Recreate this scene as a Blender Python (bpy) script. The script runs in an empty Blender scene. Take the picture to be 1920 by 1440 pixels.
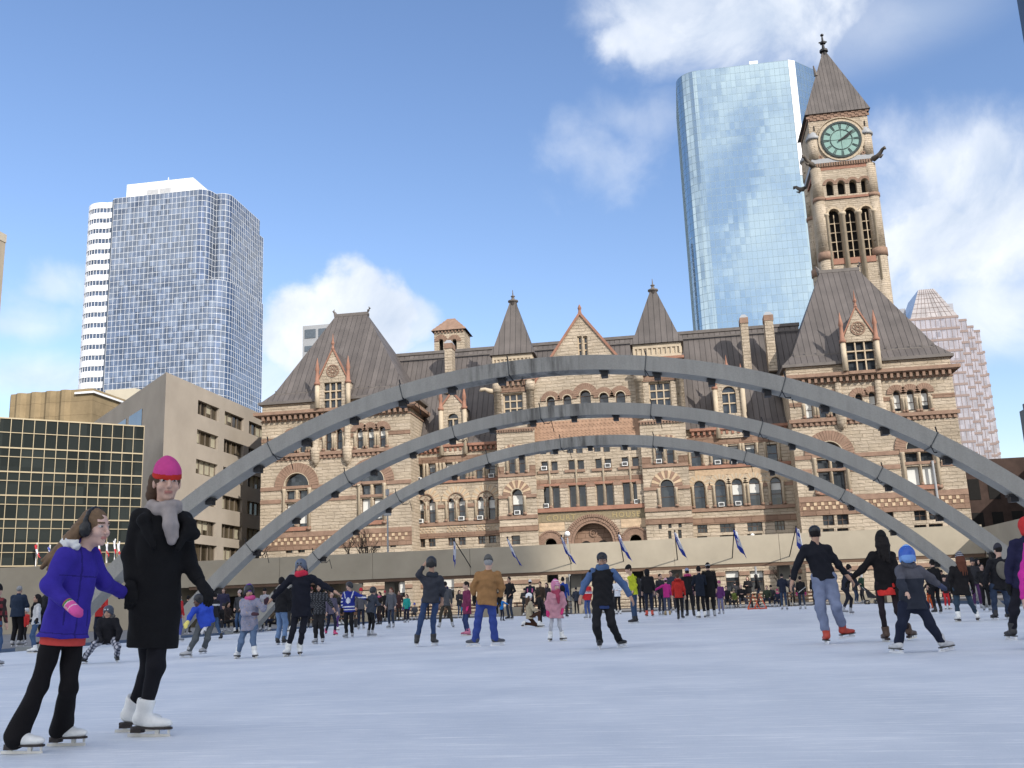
import bpy, math, random
import numpy as np
from mathutils import Vector, Matrix
from mathutils.geometry import delaunay_2d_cdt
random.seed(7); rng = np.random.default_rng(7)
scn = bpy.context.scene
col = scn.collection
# ---------------------------------------------------------------- camera (city-grid axes: x along the facade, y away)
F = 1850.0; CH = .78
PIT = math.radians(12.6); ROL = math.radians(2.15); YAW = math.radians(9)
hd = np.array([-math.sin(YAW), math.cos(YAW), 0.])
fw = hd * math.cos(PIT) + np.array([0, 0, math.sin(PIT)])
r0 = np.array([math.cos(YAW), math.sin(YAW), 0.]); u0 = np.cross(r0, fw)
cr = r0 * math.cos(ROL) - u0 * math.sin(ROL); cu = r0 * math.sin(ROL) + u0 * math.cos(ROL)
CP = np.array([0, 0, CH])
cam = bpy.data.cameras.new('camera'); camo = bpy.data.objects.new('camera', cam); col.objects.link(camo)
mw = Matrix.Identity(4)
for i in range(3):
    mw[i][0] = cr[i]; mw[i][1] = cu[i]; mw[i][2] = -fw[i]; mw[i][3] = CP[i]
camo.matrix_world = mw
cam.sensor_width = 36; cam.lens = 36 * F / 1920; cam.clip_start = .05; cam.clip_end = 5000
scn.camera = camo
def ray(x, y): return fw * F + cr * (x - 960) + cu * (720 - y)
def gnd(x, y, z=0.):
    d = ray(x, y); return d * ((z - CH) / d[2]) + CP
def atY(x, y, Y):
    d = ray(x, y); return d * (Y / d[1]) + CP
def atX(x, y, X):
    d = ray(x, y); return d * (X / d[0]) + CP
# ---------------------------------------------------------------- materials
MATS = {}
def nt_new(name):
    m = bpy.data.materials.new(name); m.use_nodes = True
    t = m.node_tree; b = t.nodes['Principled BSDF']
    return m, t, b
def N(t, typ, **kw):
    n = t.nodes.new(typ)
    for k, v in kw.items():
        if k.startswith('i_'):
            n.inputs[k[2:].replace('_', ' ')].default_value = v
        elif k[0] == 'n' and k[1:].isdigit(): n.inputs[int(k[1:])].default_value = v
        else: setattr(n, k, v)
    return n
def L(t, a, b): t.links.new(a, b)
def c4(c): return (c[0], c[1], c[2], 1)
def mul(c, k): return tuple(min(1, x * k) for x in c)
def mat(name, c, rough=.8, var=.12, vs=1.5, bump=.15, bs=25., metal=0., spec=.3, bd=.02, coat=0.):
    if name in MATS: return MATS[name]
    m, t, b = nt_new(name)
    g = N(t, 'ShaderNodeNewGeometry')
    n1 = N(t, 'ShaderNodeTexNoise', i_Scale=vs, i_Detail=6., i_Roughness=.6); L(t, g.outputs['Position'], n1.inputs['Vector'])
    r = N(t, 'ShaderNodeMapRange', n1=.3, n2=.7, n3=1 - var, n4=1 + var); L(t, n1.outputs['Fac'], r.inputs[0])
    mx = N(t, 'ShaderNodeVectorMath', operation='SCALE'); mx.inputs[0].default_value = c[:3]
    L(t, r.outputs[0], mx.inputs['Scale']); L(t, mx.outputs[0], b.inputs['Base Color'])
    b.inputs['Roughness'].default_value = rough; b.inputs['Metallic'].default_value = metal
    b.inputs['Specular IOR Level'].default_value = spec
    if coat: b.inputs['Coat Weight'].default_value = coat
    if bump:
        n2 = N(t, 'ShaderNodeTexNoise', i_Scale=bs, i_Detail=5.); L(t, g.outputs['Position'], n2.inputs['Vector'])
        bp = N(t, 'ShaderNodeBump', i_Strength=bump, i_Distance=bd); L(t, n2.outputs['Fac'], bp.inputs['Height'])
        L(t, bp.outputs['Normal'], b.inputs['Normal'])
    MATS[name] = m; return m
def uvec(t, g):
    """wall coordinates (x+y along the wall, z up) from world position"""
    s = N(t, 'ShaderNodeSeparateXYZ'); L(t, g.outputs['Position'], s.inputs[0])
    a = N(t, 'ShaderNodeMath', operation='ADD'); L(t, s.outputs[0], a.inputs[0]); L(t, s.outputs[1], a.inputs[1])
    c = N(t, 'ShaderNodeCombineXYZ'); L(t, a.outputs[0], c.inputs[0]); L(t, s.outputs[2], c.inputs[1])
    return c.outputs[0]
def stone(name, c1, c2, mort, bw=.95, rh=.42, ms=.022, bump=1., bd=.12, var=.22):
    m, t, b = nt_new(name); g = N(t, 'ShaderNodeNewGeometry'); v = uvec(t, g)
    # wobble the courses a little
    nw = N(t, 'ShaderNodeTexNoise', i_Scale=1.3, i_Detail=2.); L(t, g.outputs['Position'], nw.inputs['Vector'])
    br = N(t, 'ShaderNodeTexBrick', i_Scale=1., i_Mortar_Size=ms, i_Mortar_Smooth=.4, i_Bias=-.1, i_Brick_Width=bw, i_Row_Height=rh)
    br.offset = .5; br.squash = .7; br.squash_frequency = 3
    br.inputs['Color1'].default_value = c4(c1); br.inputs['Color2'].default_value = c4(c2); br.inputs['Mortar'].default_value = c4(mort)
    nv = N(t, 'ShaderNodeVectorMath', operation='MULTIPLY_ADD'); L(t, nw.outputs['Color'], nv.inputs[0]); nv.inputs[1].default_value = (.5, .16, 0); L(t, v, nv.inputs[2])
    L(t, nv.outputs[0], br.inputs['Vector'])
    n1 = N(t, 'ShaderNodeTexNoise', i_Scale=.35, i_Detail=8., i_Roughness=.65); L(t, g.outputs['Position'], n1.inputs['Vector'])
    r = N(t, 'ShaderNodeMapRange', n1=.3, n2=.7, n3=1 - var, n4=1 + var); L(t, n1.outputs['Fac'], r.inputs[0])
    mx = N(t, 'ShaderNodeVectorMath', operation='SCALE'); L(t, br.outputs['Color'], mx.inputs[0]); L(t, r.outputs[0], mx.inputs['Scale'])
    L(t, mx.outputs[0], b.inputs['Base Color'])
    mp = N(t, 'ShaderNodeMapping'); mp.inputs['Scale'].default_value = (.55, .55, 1.5); L(t, g.outputs['Position'], mp.inputs[0])
    n2 = N(t, 'ShaderNodeTexNoise', i_Scale=3.2, i_Detail=7., i_Roughness=.7); L(t, mp.outputs[0], n2.inputs['Vector'])
    h = N(t, 'ShaderNodeMath', operation='MULTIPLY_ADD', n1=-.9); L(t, br.outputs['Fac'], h.inputs[0]); L(t, n2.outputs['Fac'], h.inputs[2])
    bp = N(t, 'ShaderNodeBump', i_Strength=bump, i_Distance=bd); L(t, h.outputs[0], bp.inputs['Height']); L(t, bp.outputs['Normal'], b.inputs['Normal'])
    b.inputs['Roughness'].default_value = .92; b.inputs['Specular IOR Level'].default_value = .15
    MATS[name] = m; return m
def seam_roof(name, c, pitch=.62):
    """sheet metal / slate roof with thin standing seams running up the slope"""
    m, t, b = nt_new(name); g = N(t, 'ShaderNodeNewGeometry')
    s = N(t, 'ShaderNodeSeparateXYZ'); L(t, g.outputs['Position'], s.inputs[0])
    n = N(t, 'ShaderNodeSeparateXYZ'); L(t, g.outputs['True Normal'], n.inputs[0])
    ax = N(t, 'ShaderNodeMath', operation='ABSOLUTE'); L(t, n.outputs[0], ax.inputs[0])
    ay = N(t, 'ShaderNodeMath', operation='ABSOLUTE'); L(t, n.outputs[1], ay.inputs[0])
    gt = N(t, 'ShaderNodeMath', operation='GREATER_THAN'); L(t, ax.outputs[0], gt.inputs[0]); L(t, ay.outputs[0], gt.inputs[1])
    mx = N(t, 'ShaderNodeMix'); L(t, gt.outputs[0], mx.inputs[0]); L(t, s.outputs[0], mx.inputs[2]); L(t, s.outputs[1], mx.inputs[3])
    dv = N(t, 'ShaderNodeMath', operation='DIVIDE', n1=pitch); L(t, mx.outputs[0], dv.inputs[0])
    fr = N(t, 'ShaderNodeMath', operation='FRACT'); L(t, dv.outputs[0], fr.inputs[0])
    pp = N(t, 'ShaderNodeMath', operation='PINGPONG', n1=.5); L(t, dv.outputs[0], pp.inputs[0])
    ln = N(t, 'ShaderNodeMapRange', n1=.0, n2=.07, n3=1., n4=0.); L(t, pp.outputs[0], ln.inputs[0])
    fl = N(t, 'ShaderNodeMath', operation='FLOOR'); L(t, dv.outputs[0], fl.inputs[0])
    wn = N(t, 'ShaderNodeTexWhiteNoise', noise_dimensions='1D'); L(t, fl.outputs[0], wn.inputs['W'])
    n1 = N(t, 'ShaderNodeTexNoise', i_Scale=.6, i_Detail=7.); L(t, g.outputs['Position'], n1.inputs['Vector'])
    a = N(t, 'ShaderNodeMapRange', n3=.86, n4=1.12); L(t, wn.outputs[0], a.inputs[0])
    a2 = N(t, 'ShaderNodeMapRange', n1=.3, n2=.7, n3=.82, n4=1.15); L(t, n1.outputs['Fac'], a2.inputs[0])
    a3 = N(t, 'ShaderNodeMath', operation='MULTIPLY'); L(t, a.outputs[0], a3.inputs[0]); L(t, a2.outputs[0], a3.inputs[1])
    d = N(t, 'ShaderNodeMapRange', n3=1., n4=.42); L(t, ln.outputs[0], d.inputs[0])
    a4 = N(t, 'ShaderNodeMath', operation='MULTIPLY'); L(t, a3.outputs[0], a4.inputs[0]); L(t, d.outputs[0], a4.inputs[1])
    cc = N(t, 'ShaderNodeVectorMath', operation='SCALE'); cc.inputs[0].default_value = c; L(t, a4.outputs[0], cc.inputs['Scale'])
    L(t, cc.outputs[0], b.inputs['Base Color']); b.inputs['Roughness'].default_value = .6; b.inputs['Specular IOR Level'].default_value = .35
    bp = N(t, 'ShaderNodeBump', i_Strength=.8, i_Distance=.05); L(t, ln.outputs[0], bp.inputs['Height']); L(t, bp.outputs['Normal'], b.inputs['Normal'])
    MATS[name] = m; return m
def panel_glass(name, c, cell, rough=.06, metal=.7, var=.25, tilt=.02, spec=.5):
    """curtain-wall glass: every pane its own shade and a very slightly different tilt"""
    m, t, b = nt_new(name); g = N(t, 'ShaderNodeNewGeometry')
    s = N(t, 'ShaderNodeVectorMath', operation='SNAP'); s.inputs[1].default_value = cell
    L(t, g.outputs['Position'], s.inputs[0])
    w = N(t, 'ShaderNodeTexWhiteNoise', noise_dimensions='3D'); L(t, s.outputs[0], w.inputs['Vector'])
    r = N(t, 'ShaderNodeMapRange', n3=1 - var, n4=1 + var); L(t, w.outputs['Value'], r.inputs[0])
    cc = N(t, 'ShaderNodeVectorMath', operation='SCALE'); cc.inputs[0].default_value = c; L(t, r.outputs[0], cc.inputs['Scale'])
    L(t, cc.outputs[0], b.inputs['Base Color'])
    b.inputs['Roughness'].default_value = rough; b.inputs['Metallic'].default_value = metal; b.inputs['Specular IOR Level'].default_value = spec
    nz = N(t, 'ShaderNodeTexNoise', i_Scale=.12, i_Detail=2.); L(t, g.outputs['Position'], nz.inputs['Vector'])
    sb = N(t, 'ShaderNodeVectorMath', operation='SUBTRACT'); L(t, w.outputs['Color'], sb.inputs[0]); sb.inputs[1].default_value = (.5, .5, .5)
    sb2 = N(t, 'ShaderNodeVectorMath', operation='SUBTRACT'); L(t, nz.outputs['Color'], sb2.inputs[0]); sb2.inputs[1].default_value = (.5, .5, .5)
    sc = N(t, 'ShaderNodeVectorMath', operation='SCALE'); L(t, sb.outputs[0], sc.inputs[0]); sc.inputs['Scale'].default_value = tilt
    sc2 = N(t, 'ShaderNodeVectorMath', operation='MULTIPLY_ADD'); L(t, sb2.outputs[0], sc2.inputs[0]); sc2.inputs[1].default_value = (tilt * 2,) * 3; L(t, sc.outputs[0], sc2.inputs[2])
    ad = N(t, 'ShaderNodeVectorMath', operation='ADD'); L(t, g.outputs['Normal'], ad.inputs[0]); L(t, sc2.outputs[0], ad.inputs[1])
    nm = N(t, 'ShaderNodeVectorMath', operation='NORMALIZE'); L(t, ad.outputs[0], nm.inputs[0]); L(t, nm.outputs[0], b.inputs['Normal'])
    MATS[name] = m; return m
# ---------------------------------------------------------------- object helpers
def tag(o, label=None, cat=None, group=None, kind=None):
    if label: o['label'] = label
    if cat: o['category'] = cat
    if group: o['group'] = group
    if kind: o['kind'] = kind
    return o
def empty(name, loc=(0, 0, 0), label=None, cat=None, group=None):
    o = bpy.data.objects.new(name, None); o.location = loc; o.empty_display_size = .2; col.objects.link(o)
    return tag(o, label, cat, group)
def origin(p):
    v = Vector((0, 0, 0))
    while p is not None: v += p.location; p = p.parent
    return v
class MB:
    """collects shapes in world coordinates; build() links them as ONE mesh object"""
    def __init__(s): s.v = []; s.f = []; s.m = []
    def add(s, vs, fs, mi=0):
        o = len(s.v); s.v += [tuple(map(float, p)) for p in vs]
        s.f += [tuple(i + o for i in f) for f in fs]; s.m += [mi] * len(fs); return s
    def box(s, x0, x1, y0, y1, z0, z1, mi=0):
        return s.add([(x0, y0, z0), (x1, y0, z0), (x1, y1, z0), (x0, y1, z0), (x0, y0, z1), (x1, y0, z1), (x1, y1, z1), (x0, y1, z1)],
              [(3, 2, 1, 0), (4, 5, 6, 7), (0, 1, 5, 4), (1, 2, 6, 5), (2, 3, 7, 6), (3, 0, 4, 7)], mi)
    def prism(s, pts, z0, z1, mi=0, caps=True):
        n = len(pts); vs = [(p[0], p[1], z0) for p in pts] + [(p[0], p[1], z1) for p in pts]
        fs = [(i, (i + 1) % n, (i + 1) % n + n, i + n) for i in range(n)]
        if caps: fs += [tuple(range(n - 1, -1, -1)), tuple(range(n, 2 * n))]
        return s.add(vs, fs, mi)
    def yprism(s, pts, y0, y1, mi=0):
        """polygon in (x,z) extruded along y"""
        n = len(pts); vs = [(p[0], y0, p[1]) for p in pts] + [(p[0], y1, p[1]) for p in pts]
        fs = [(i, (i + 1) % n, (i + 1) % n + n, i + n) for i in range(n)] + [tuple(range(n - 1, -1, -1)), tuple(range(n, 2 * n))]
        return s.add(vs, fs, mi)
    def tube(s, pts, r, n=8, mi=0, caps=True):
        P = [Vector(p) for p in pts]; R = r if isinstance(r, (list, tuple)) else [r] * len(P); vs = []; fs = []
        for i, p in enumerate(P):
            d = (P[min(i + 1, len(P) - 1)] - P[max(i - 1, 0)])
            d = d.normalized() if d.length > 1e-9 else Vector((0, 0, 1))
            a = d.cross(Vector((0, 0, 1)) if abs(d.z) < .9 else Vector((1, 0, 0))).normalized(); b = d.cross(a)
            for k in range(n):
                t = 2 * math.pi * k / n; vs.append(p + (a * math.cos(t) + b * math.sin(t)) * R[i])
        for i in range(len(P) - 1):
            for k in range(n):
                fs.append((i * n + k, i * n + (k + 1) % n, (i + 1) * n + (k + 1) % n, (i + 1) * n + k))
        if caps: fs += [tuple(range(n - 1, -1, -1)), tuple(range((len(P) - 1) * n, len(P) * n))]
        return s.add(vs, fs, mi)
    def lathe(s, x, y, prof, n=12, mi=0):
        return s.tube([(x, y, z) for z, r in prof], [r for z, r in prof], n, mi)
    def ring(s, cx, cz, r1, r2, y0, y1, a0=0, a1=180, n=13, gap=.12, mi=0, alt=None):
        """voussoirs: separate blocks round an arch"""
        for k in range(n):
            t0 = math.radians(a0 + (a1 - a0) * (k + gap / 2) / n); t1 = math.radians(a0 + (a1 - a0) * (k + 1 - gap / 2) / n)
            tm = (t0 + t1) / 2
            p = [(cx + r1 * math.cos(t), cz + r1 * math.sin(t)) for t in (t0, tm, t1)] + [(cx + r2 * math.cos(t), cz + r2 * math.sin(t)) for t in (t1, tm, t0)]
            s.yprism(p, y0 - (.02 if k % 2 else 0), y1, alt if (alt is not None and k % 2) else mi)
        return s
    def pyramid(s, x0, x1, y0, y1, z0, rx0, rx1, ry, z1, mi=0, over=0.):
        """hip roof: eave rectangle to a ridge (rx0..rx1 at ry)"""
        vs = [(x0, y0, z0), (x1, y0, z0), (x1, y1, z0), (x0, y1, z0), (rx0, ry, z1), (rx1, ry, z1)]
        return s.add(vs, [(0, 1, 5, 4), (1, 2, 5), (2, 3, 4, 5), (3, 0, 4), (3, 2, 1, 0)], mi)
    def sheet(s, outline, holes, y, depth, mi=0, mr=None):
        """wall face in the plane y with openings, and reveals going back by depth"""
        V = []; E = []
        for poly in [outline] + holes:
            o = len(V); V += [Vector((p[0], p[1])) for p in poly]; E += [(o + i, o + (i + 1) % len(poly)) for i in range(len(poly))]
        r = delaunay_2d_cdt(V, E, [], 1, 1e-5); fs = []
        def inside(px, pz, poly):
            c = False; n = len(poly)
            for i in range(n):
                (x1, z1), (x2, z2) = poly[i], poly[i - 1]
                if (z1 > pz) != (z2 > pz) and px < (x2 - x1) * (pz - z1) / (z2 - z1) + x1: c = not c
            return c
        for f in r[2]:
            cx = sum(r[0][i][0] for i in f) / len(f); cz = sum(r[0][i][1] for i in f) / len(f)
            if not any(inside(cx, cz, h) for h in holes): fs.append(tuple(f))
        s.add([(p[0], y, p[1]) for p in r[0]], fs, mi)
        for poly in holes:
            n = len(poly)
            s.add([(p[0], y, p[1]) for p in poly] + [(p[0], y + depth, p[1]) for p in poly], [(i, (i + 1) % n, (i + 1) % n + n, i + n) for i in range(n)], mi if mr is None else mr)
        return s
    def build(s, name, mats, parent=None, smooth=False):
        me = bpy.data.meshes.new(name); og = origin(parent)
        me.from_pydata([(p[0] - og.x, p[1] - og.y, p[2] - og.z) for p in s.v], [], s.f)
        if not isinstance(mats, (list, tuple)): mats = [mats]
        for m in mats: me.materials.append(m)
        me.polygons.foreach_set('material_index', s.m)
        if smooth: me.polygons.foreach_set('use_smooth', [True] * len(s.f))
        me.update()
        o = bpy.data.objects.new(name, me); o.parent = parent; col.objects.link(o); return o
def rect(x0, x1, z0, z1): return [(x0, z0), (x1, z0), (x1, z1), (x0, z1)]
def archpoly(xc, w, zb, zt, n=8):
    r = w / 2; zs = zt - r
    return [(xc - r, zb), (xc + r, zb)] + [(xc + r * math.cos(math.pi * k / n), zs + r * math.sin(math.pi * k / n)) for k in range(n + 1)]
# ---------------------------------------------------------------- light, sky
SUN_AZ = math.radians(43); SUN_EL = math.radians(30)      # to the right of and behind the camera
sd = Vector((math.sin(SUN_AZ) * math.cos(SUN_EL), -math.cos(SUN_AZ) * math.cos(SUN_EL), math.sin(SUN_EL)))
sl = bpy.data.lights.new('sun', 'SUN'); sl.energy = 2.9; sl.angle = math.radians(.53); sl.color = (1, .94, .86)
so = bpy.data.objects.new('sun', sl); so.rotation_euler = sd.to_track_quat('Z', 'Y').to_euler(); so.location = (60, -60, 80); col.objects.link(so)
wd = bpy.data.worlds.new('World'); scn.world = wd; wd.use_nodes = True
t = wd.node_tree; bg = t.nodes['Background']; out = t.nodes['World Output']
sky = N(t, 'ShaderNodeTexSky', sky_type='NISHITA', sun_disc=False, sun_elevation=SUN_EL, sun_rotation=math.pi - SUN_AZ, altitude=80., air_density=1.15, dust_density=.25, ozone_density=1.6)
tc = N(t, 'ShaderNodeTexCoord')
sx = N(t, 'ShaderNodeSeparateXYZ'); L(t, tc.outputs['Generated'], sx.inputs[0])
az = N(t, 'ShaderNodeMath', operation='ARCTAN2'); L(t, sx.outputs[0], az.inputs[0]); L(t, sx.outputs[1], az.inputs[1])
el = N(t, 'ShaderNodeMath', operation='ARCSINE'); L(t, sx.outputs[2], el.inputs[0])
ae = N(t, 'ShaderNodeCombineXYZ'); L(t, az.outputs[0], ae.inputs[0]); L(t, el.outputs[0], ae.inputs[1])
nz = N(t, 'ShaderNodeTexNoise', i_Scale=7., i_Detail=9., i_Roughness=.58, i_Distortion=.35); L(t, ae.outputs[0], nz.inputs['Vector'])
nz2 = N(t, 'ShaderNodeTexNoise', i_Scale=2.6, i_Detail=5., i_Roughness=.5, i_Distortion=.6)
mp = N(t, 'ShaderNodeMapping'); mp.inputs['Scale'].default_value = (.7, 1.5, 1); mp.inputs['Location'].default_value = (3, 1, 0); L(t, ae.outputs[0], mp.inputs[0]); L(t, mp.outputs[0], nz2.inputs['Vector'])
nsum = N(t, 'ShaderNodeMath', operation='MULTIPLY_ADD', n1=1.6, n2=-.8); L(t, nz.outputs['Fac'], nsum.inputs[0])
nsum2 = N(t, 'ShaderNodeMath', operation='MULTIPLY_ADD', n1=1.7, n2=-.85); L(t, nz2.outputs['Fac'], nsum2.inputs[0])
def cloud(px, py, wx, wy, amp, soft, dens, noise):
    """one bank of cloud at a fixed place in the sky"""
    d = ray(px, py); d = d / np.linalg.norm(d); a0 = math.atan2(d[0], d[1]); e0 = math.asin(d[2])
    sb = N(t, 'ShaderNodeVectorMath', operation='SUBTRACT'); L(t, ae.outputs[0], sb.inputs[0]); sb.inputs[1].default_value = (a0, e0, 0)
    ml = N(t, 'ShaderNodeVectorMath', operation='MULTIPLY'); L(t, sb.outputs[0], ml.inputs[0]); ml.inputs[1].default_value = (F / wx, F / wy, 0)
    ln = N(t, 'ShaderNodeVectorMath', operation='LENGTH'); L(t, ml.outputs[0], ln.inputs[0])
    ad = N(t, 'ShaderNodeMath', operation='MULTIPLY_ADD', n1=amp); L(t, noise.outputs[0], ad.inputs[0])
    iv = N(t, 'ShaderNodeMath', operation='SUBTRACT', n0=1.); L(t, ln.outputs['Value'], iv.inputs[1]); L(t, iv.outputs[0], ad.inputs[2])
    mr = N(t, 'ShaderNodeMapRange', interpolation_type='SMOOTHSTEP', n1=0., n2=soft, n3=0., n4=dens); L(t, ad.outputs[0], mr.inputs[0])
    return mr.outputs[0]
nz3 = N(t, 'ShaderNodeTexNoise', i_Scale=17., i_Detail=10., i_Roughness=.56, i_Distortion=.25); L(t, ae.outputs[0], nz3.inputs['Vector'])
nsum3 = N(t, 'ShaderNodeMath', operation='MULTIPLY_ADD', n1=1.9, n2=-.95); L(t, nz3.outputs['Fac'], nsum3.inputs[0])
CL = [cloud(655, 600, 165, 118, .55, .34, 1., nsum3), cloud(760, 600, 80, 60, .6, .5, .8, nsum3), cloud(560, 630, 100, 85, .6, .45, .9, nsum3), cloud(700, 700, 330, 110, .5, .9, .7, nsum), cloud(1400, 40, 330, 120, .9, .75, .9, nsum), cloud(1230, 70, 150, 75, .7, .6, .8, nsum3),
      cloud(1270, 0, 220, 110, .8, .6, .8, nsum), cloud(1120, 290, 150, 110, 1.0, 1.1, .42, nsum3), cloud(1180, 220, 150, 70, .9, 1.1, .35, nsum3), cloud(1870, 400, 330, 230, .9, .85, .95, nsum), cloud(1760, 470, 200, 150, .9, .7, .95, nsum3), cloud(1820, 580, 300, 110, .7, .9, .8, nsum),
      cloud(1790, 310, 240, 90, .8, .8, .8, nsum3), cloud(60, 600, 150, 60, 1., 1., .42, nsum3), cloud(110, 535, 80, 55, .9, .9, .5, nsum3), cloud(30, 610, 160, 35, .8, .9, .5, nsum3), cloud(1700, 30, 350, 110, 1., 1.2, .5, nsum2), cloud(500, 720, 260, 110, .8, 1., .6, nsum), cloud(90, 710, 240, 60, .7, .9, .65, nsum)]
ov = N(t, 'ShaderNodeMapRange', interpolation_type='SMOOTHSTEP', n1=-.22, n2=.22, n3=.25, n4=1.); L(t, nsum.outputs[0], ov.inputs[0])
# bright unseen cloud added behind the camera to fill the shade (and for reflections)
bh = N(t, 'ShaderNodeMapRange', interpolation_type='SMOOTHSTEP', n1=.25, n2=-.2); L(t, sx.outputs[1], bh.inputs[0])
ovb = N(t, 'ShaderNodeMath', operation='MULTIPLY'); L(t, ov.outputs[0], ovb.inputs[0]); L(t, bh.outputs[0], ovb.inputs[1])
CLB = ovb.outputs[0]; acc = CL[0]
for c in CL[1:]:
    mxm = N(t, 'ShaderNodeMath', operation='MAXIMUM'); L(t, acc, mxm.inputs[0]); L(t, c, mxm.inputs[1]); acc = mxm.outputs[0]
ccol = N(t, 'ShaderNodeMix', data_type='RGBA'); ccol.inputs[6].default_value = (3.2, 3.7, 4.5, 1); ccol.inputs[7].default_value = (5.5, 5.65, 5.85, 1)
sh = N(t, 'ShaderNodeMapRange', n1=-.25, n2=.3); L(t, nsum.outputs[0], sh.inputs[0]); L(t, sh.outputs[0], ccol.inputs[0])
cm = N(t, 'ShaderNodeMix', data_type='RGBA'); hs_ = N(t, 'ShaderNodeHueSaturation', i_Saturation=1.1, i_Value=1.); L(t, sky.outputs[0], hs_.inputs['Color']); L(t, acc, cm.inputs[0]); tn_ = N(t, 'ShaderNodeVectorMath', operation='MULTIPLY'); tn_.inputs[1].default_value = (.96, .895, .97); L(t, hs_.outputs[0], tn_.inputs[0]); L(t, tn_.outputs[0], cm.inputs[6]); L(t, ccol.outputs[2], cm.inputs[7])
cm2 = N(t, 'ShaderNodeMix', data_type='RGBA'); L(t, CLB, cm2.inputs[0]); L(t, cm.outputs[2], cm2.inputs[6]); cm2.inputs[7].default_value = (8.9, 8.9, 9.1, 1)
L(t, cm2.outputs[2], bg.inputs['Color']); bg.inputs['Strength'].default_value = .118
scn.view_settings.view_transform = 'Standard'; scn.view_settings.look = 'None'; scn.view_settings.gamma = 1; scn.view_settings.use_curve_mapping = False
scn.view_settings.exposure = .8
# ---------------------------------------------------------------- stone, roof and city materials
SAND = stone('sandstone', (.46, .385, .295), (.40, .33, .245), (.22, .175, .12), bw=1.35, rh=.36, ms=.014, bump=1., bd=.17)
BROWN = stone('brownstone', (.235, .155, .11), (.195, .125, .09), (.12, .075, .05), bw=1.3, rh=.5, bump=.7, bd=.08)
BROWNP = mat('brownstone_trim', (.245, .16, .115), .9, .2, 1.5, .6, 9, bd=.05)
RED = mat('red_stone', (.28, .145, .10), .85, .15, 1.5, .4, 12)
BUFF = mat('buff_trim', (.45, .375, .275), .9, .12, 1.2, .4, 10, bd=.03)
CHECK = mat('pale_check_stone', (.48, .36, .24), .9, .2, 2., .5, 9)
ROOF = seam_roof('seam_roof', (.108, .094, .086))
ROOFT = mat('roof_lead', (.13, .115, .105), .55, .15, 1.5, .1)
WGL = panel_glass('old_window_glass', (.03, .035, .04), (.45, 3, .6), .08, 0., .5, .03, .6)
BLIND = mat('blind', (.62, .62, .58), .9, .06, .5, 0)
WFR = mat('window_frame', (.11, .07, .05), .7, .1)
WMUL = mat('stone_mullion', (.46, .37, .26), .9, .1)
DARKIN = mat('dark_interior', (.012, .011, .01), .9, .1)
WHITEP = mat('white_paint', (.75, .75, .73), .5, .05)
GREYP = mat('grey_paint', (.3, .31, .32), .5, .05)
BLACKM = mat('black_metal', (.015, .015, .017), .5, .1)
CONC = mat('arch_concrete', (.255, .27, .27), .9, .1, .8, .25, 30, bd=.01)
WALKC = mat('walkway_concrete', (.34, .297, .225), .92, .1, .5, .3, 40, bd=.01)
CONCB = mat('block_concrete', (.345, .30, .245), .92, .1, .25, .3, 25)
PAVE = mat('paving', (.19, .185, .18), .9, .15, .6, .3, 20)
# ---------------------------------------------------------------- ground, plaza, ice
m, t, b = nt_new('ice'); g = N(t, 'ShaderNodeNewGeometry')
n1 = N(t, 'ShaderNodeTexNoise', i_Scale=.5, i_Detail=7., i_Roughness=.65); L(t, g.outputs['Position'], n1.inputs['Vector'])
r = N(t, 'ShaderNodeMapRange', n1=.3, n2=.7, n3=.0, n4=1.); L(t, n1.outputs['Fac'], r.inputs[0])
# skate scratches: stretched noise in three directions
hs = None
for k, (ang, sc) in enumerate(((12, 5.), (-38, 4.), (70, 3.5), (100, 6), (25, 9), (-15, 12), (150, 8))):
    mp = N(t, 'ShaderNodeMapping'); mp.inputs['Rotation'].default_value = (0, 0, math.radians(ang)); mp.inputs['Scale'].default_value = (.06 * sc, sc, 1)
    L(t, g.outputs['Position'], mp.inputs[0])
    w = N(t, 'ShaderNodeTexNoise', i_Scale=3., i_Detail=6., i_Roughness=.75, i_Distortion=.4); L(t, mp.outputs[0], w.inputs['Vector'])
    q = N(t, 'ShaderNodeMapRange', n1=.58, n2=.72); L(t, w.outputs['Fac'], q.inputs[0])
    if hs is None: hs = q.outputs[0]
    else:
        a = N(t, 'ShaderNodeMath', operation='ADD'); L(t, hs, a.inputs[0]); L(t, q.outputs[0], a.inputs[1]); hs = a.outputs[0]
fa = N(t, 'ShaderNodeMath', operation='MULTIPLY_ADD', n1=.75); L(t, hs, fa.inputs[0]); 
r2 = N(t, 'ShaderNodeMath', operation='MULTIPLY', n1=.55); L(t, r.outputs[0], r2.inputs[0]); L(t, r2.outputs[0], fa.inputs[2])
mx = N(t, 'ShaderNodeMix', data_type='RGBA', clamp_factor=True); mx.inputs[6].default_value = (.52, .565, .62, 1); mx.inputs[7].default_value = (.90, .895, .885, 1); L(t, fa.outputs[0], mx.inputs[0])
L(t, mx.outputs[2], b.inputs['Base Color'])
rr = N(t, 'ShaderNodeMapRange', n3=.42, n4=.7); L(t, fa.outputs[0], rr.inputs[0]); L(t, rr.outputs[0], b.inputs['Roughness']); b.inputs['Specular IOR Level'].default_value = .35
n2 = N(t, 'ShaderNodeTexNoise', i_Scale=60., i_Detail=4.); L(t, g.outputs['Position'], n2.inputs['Vector'])
hh = N(t, 'ShaderNodeMath', operation='MULTIPLY_ADD', n1=.5); L(t, hs, hh.inputs[0]); L(t, n2.outputs['Fac'], hh.inputs[2])
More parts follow.
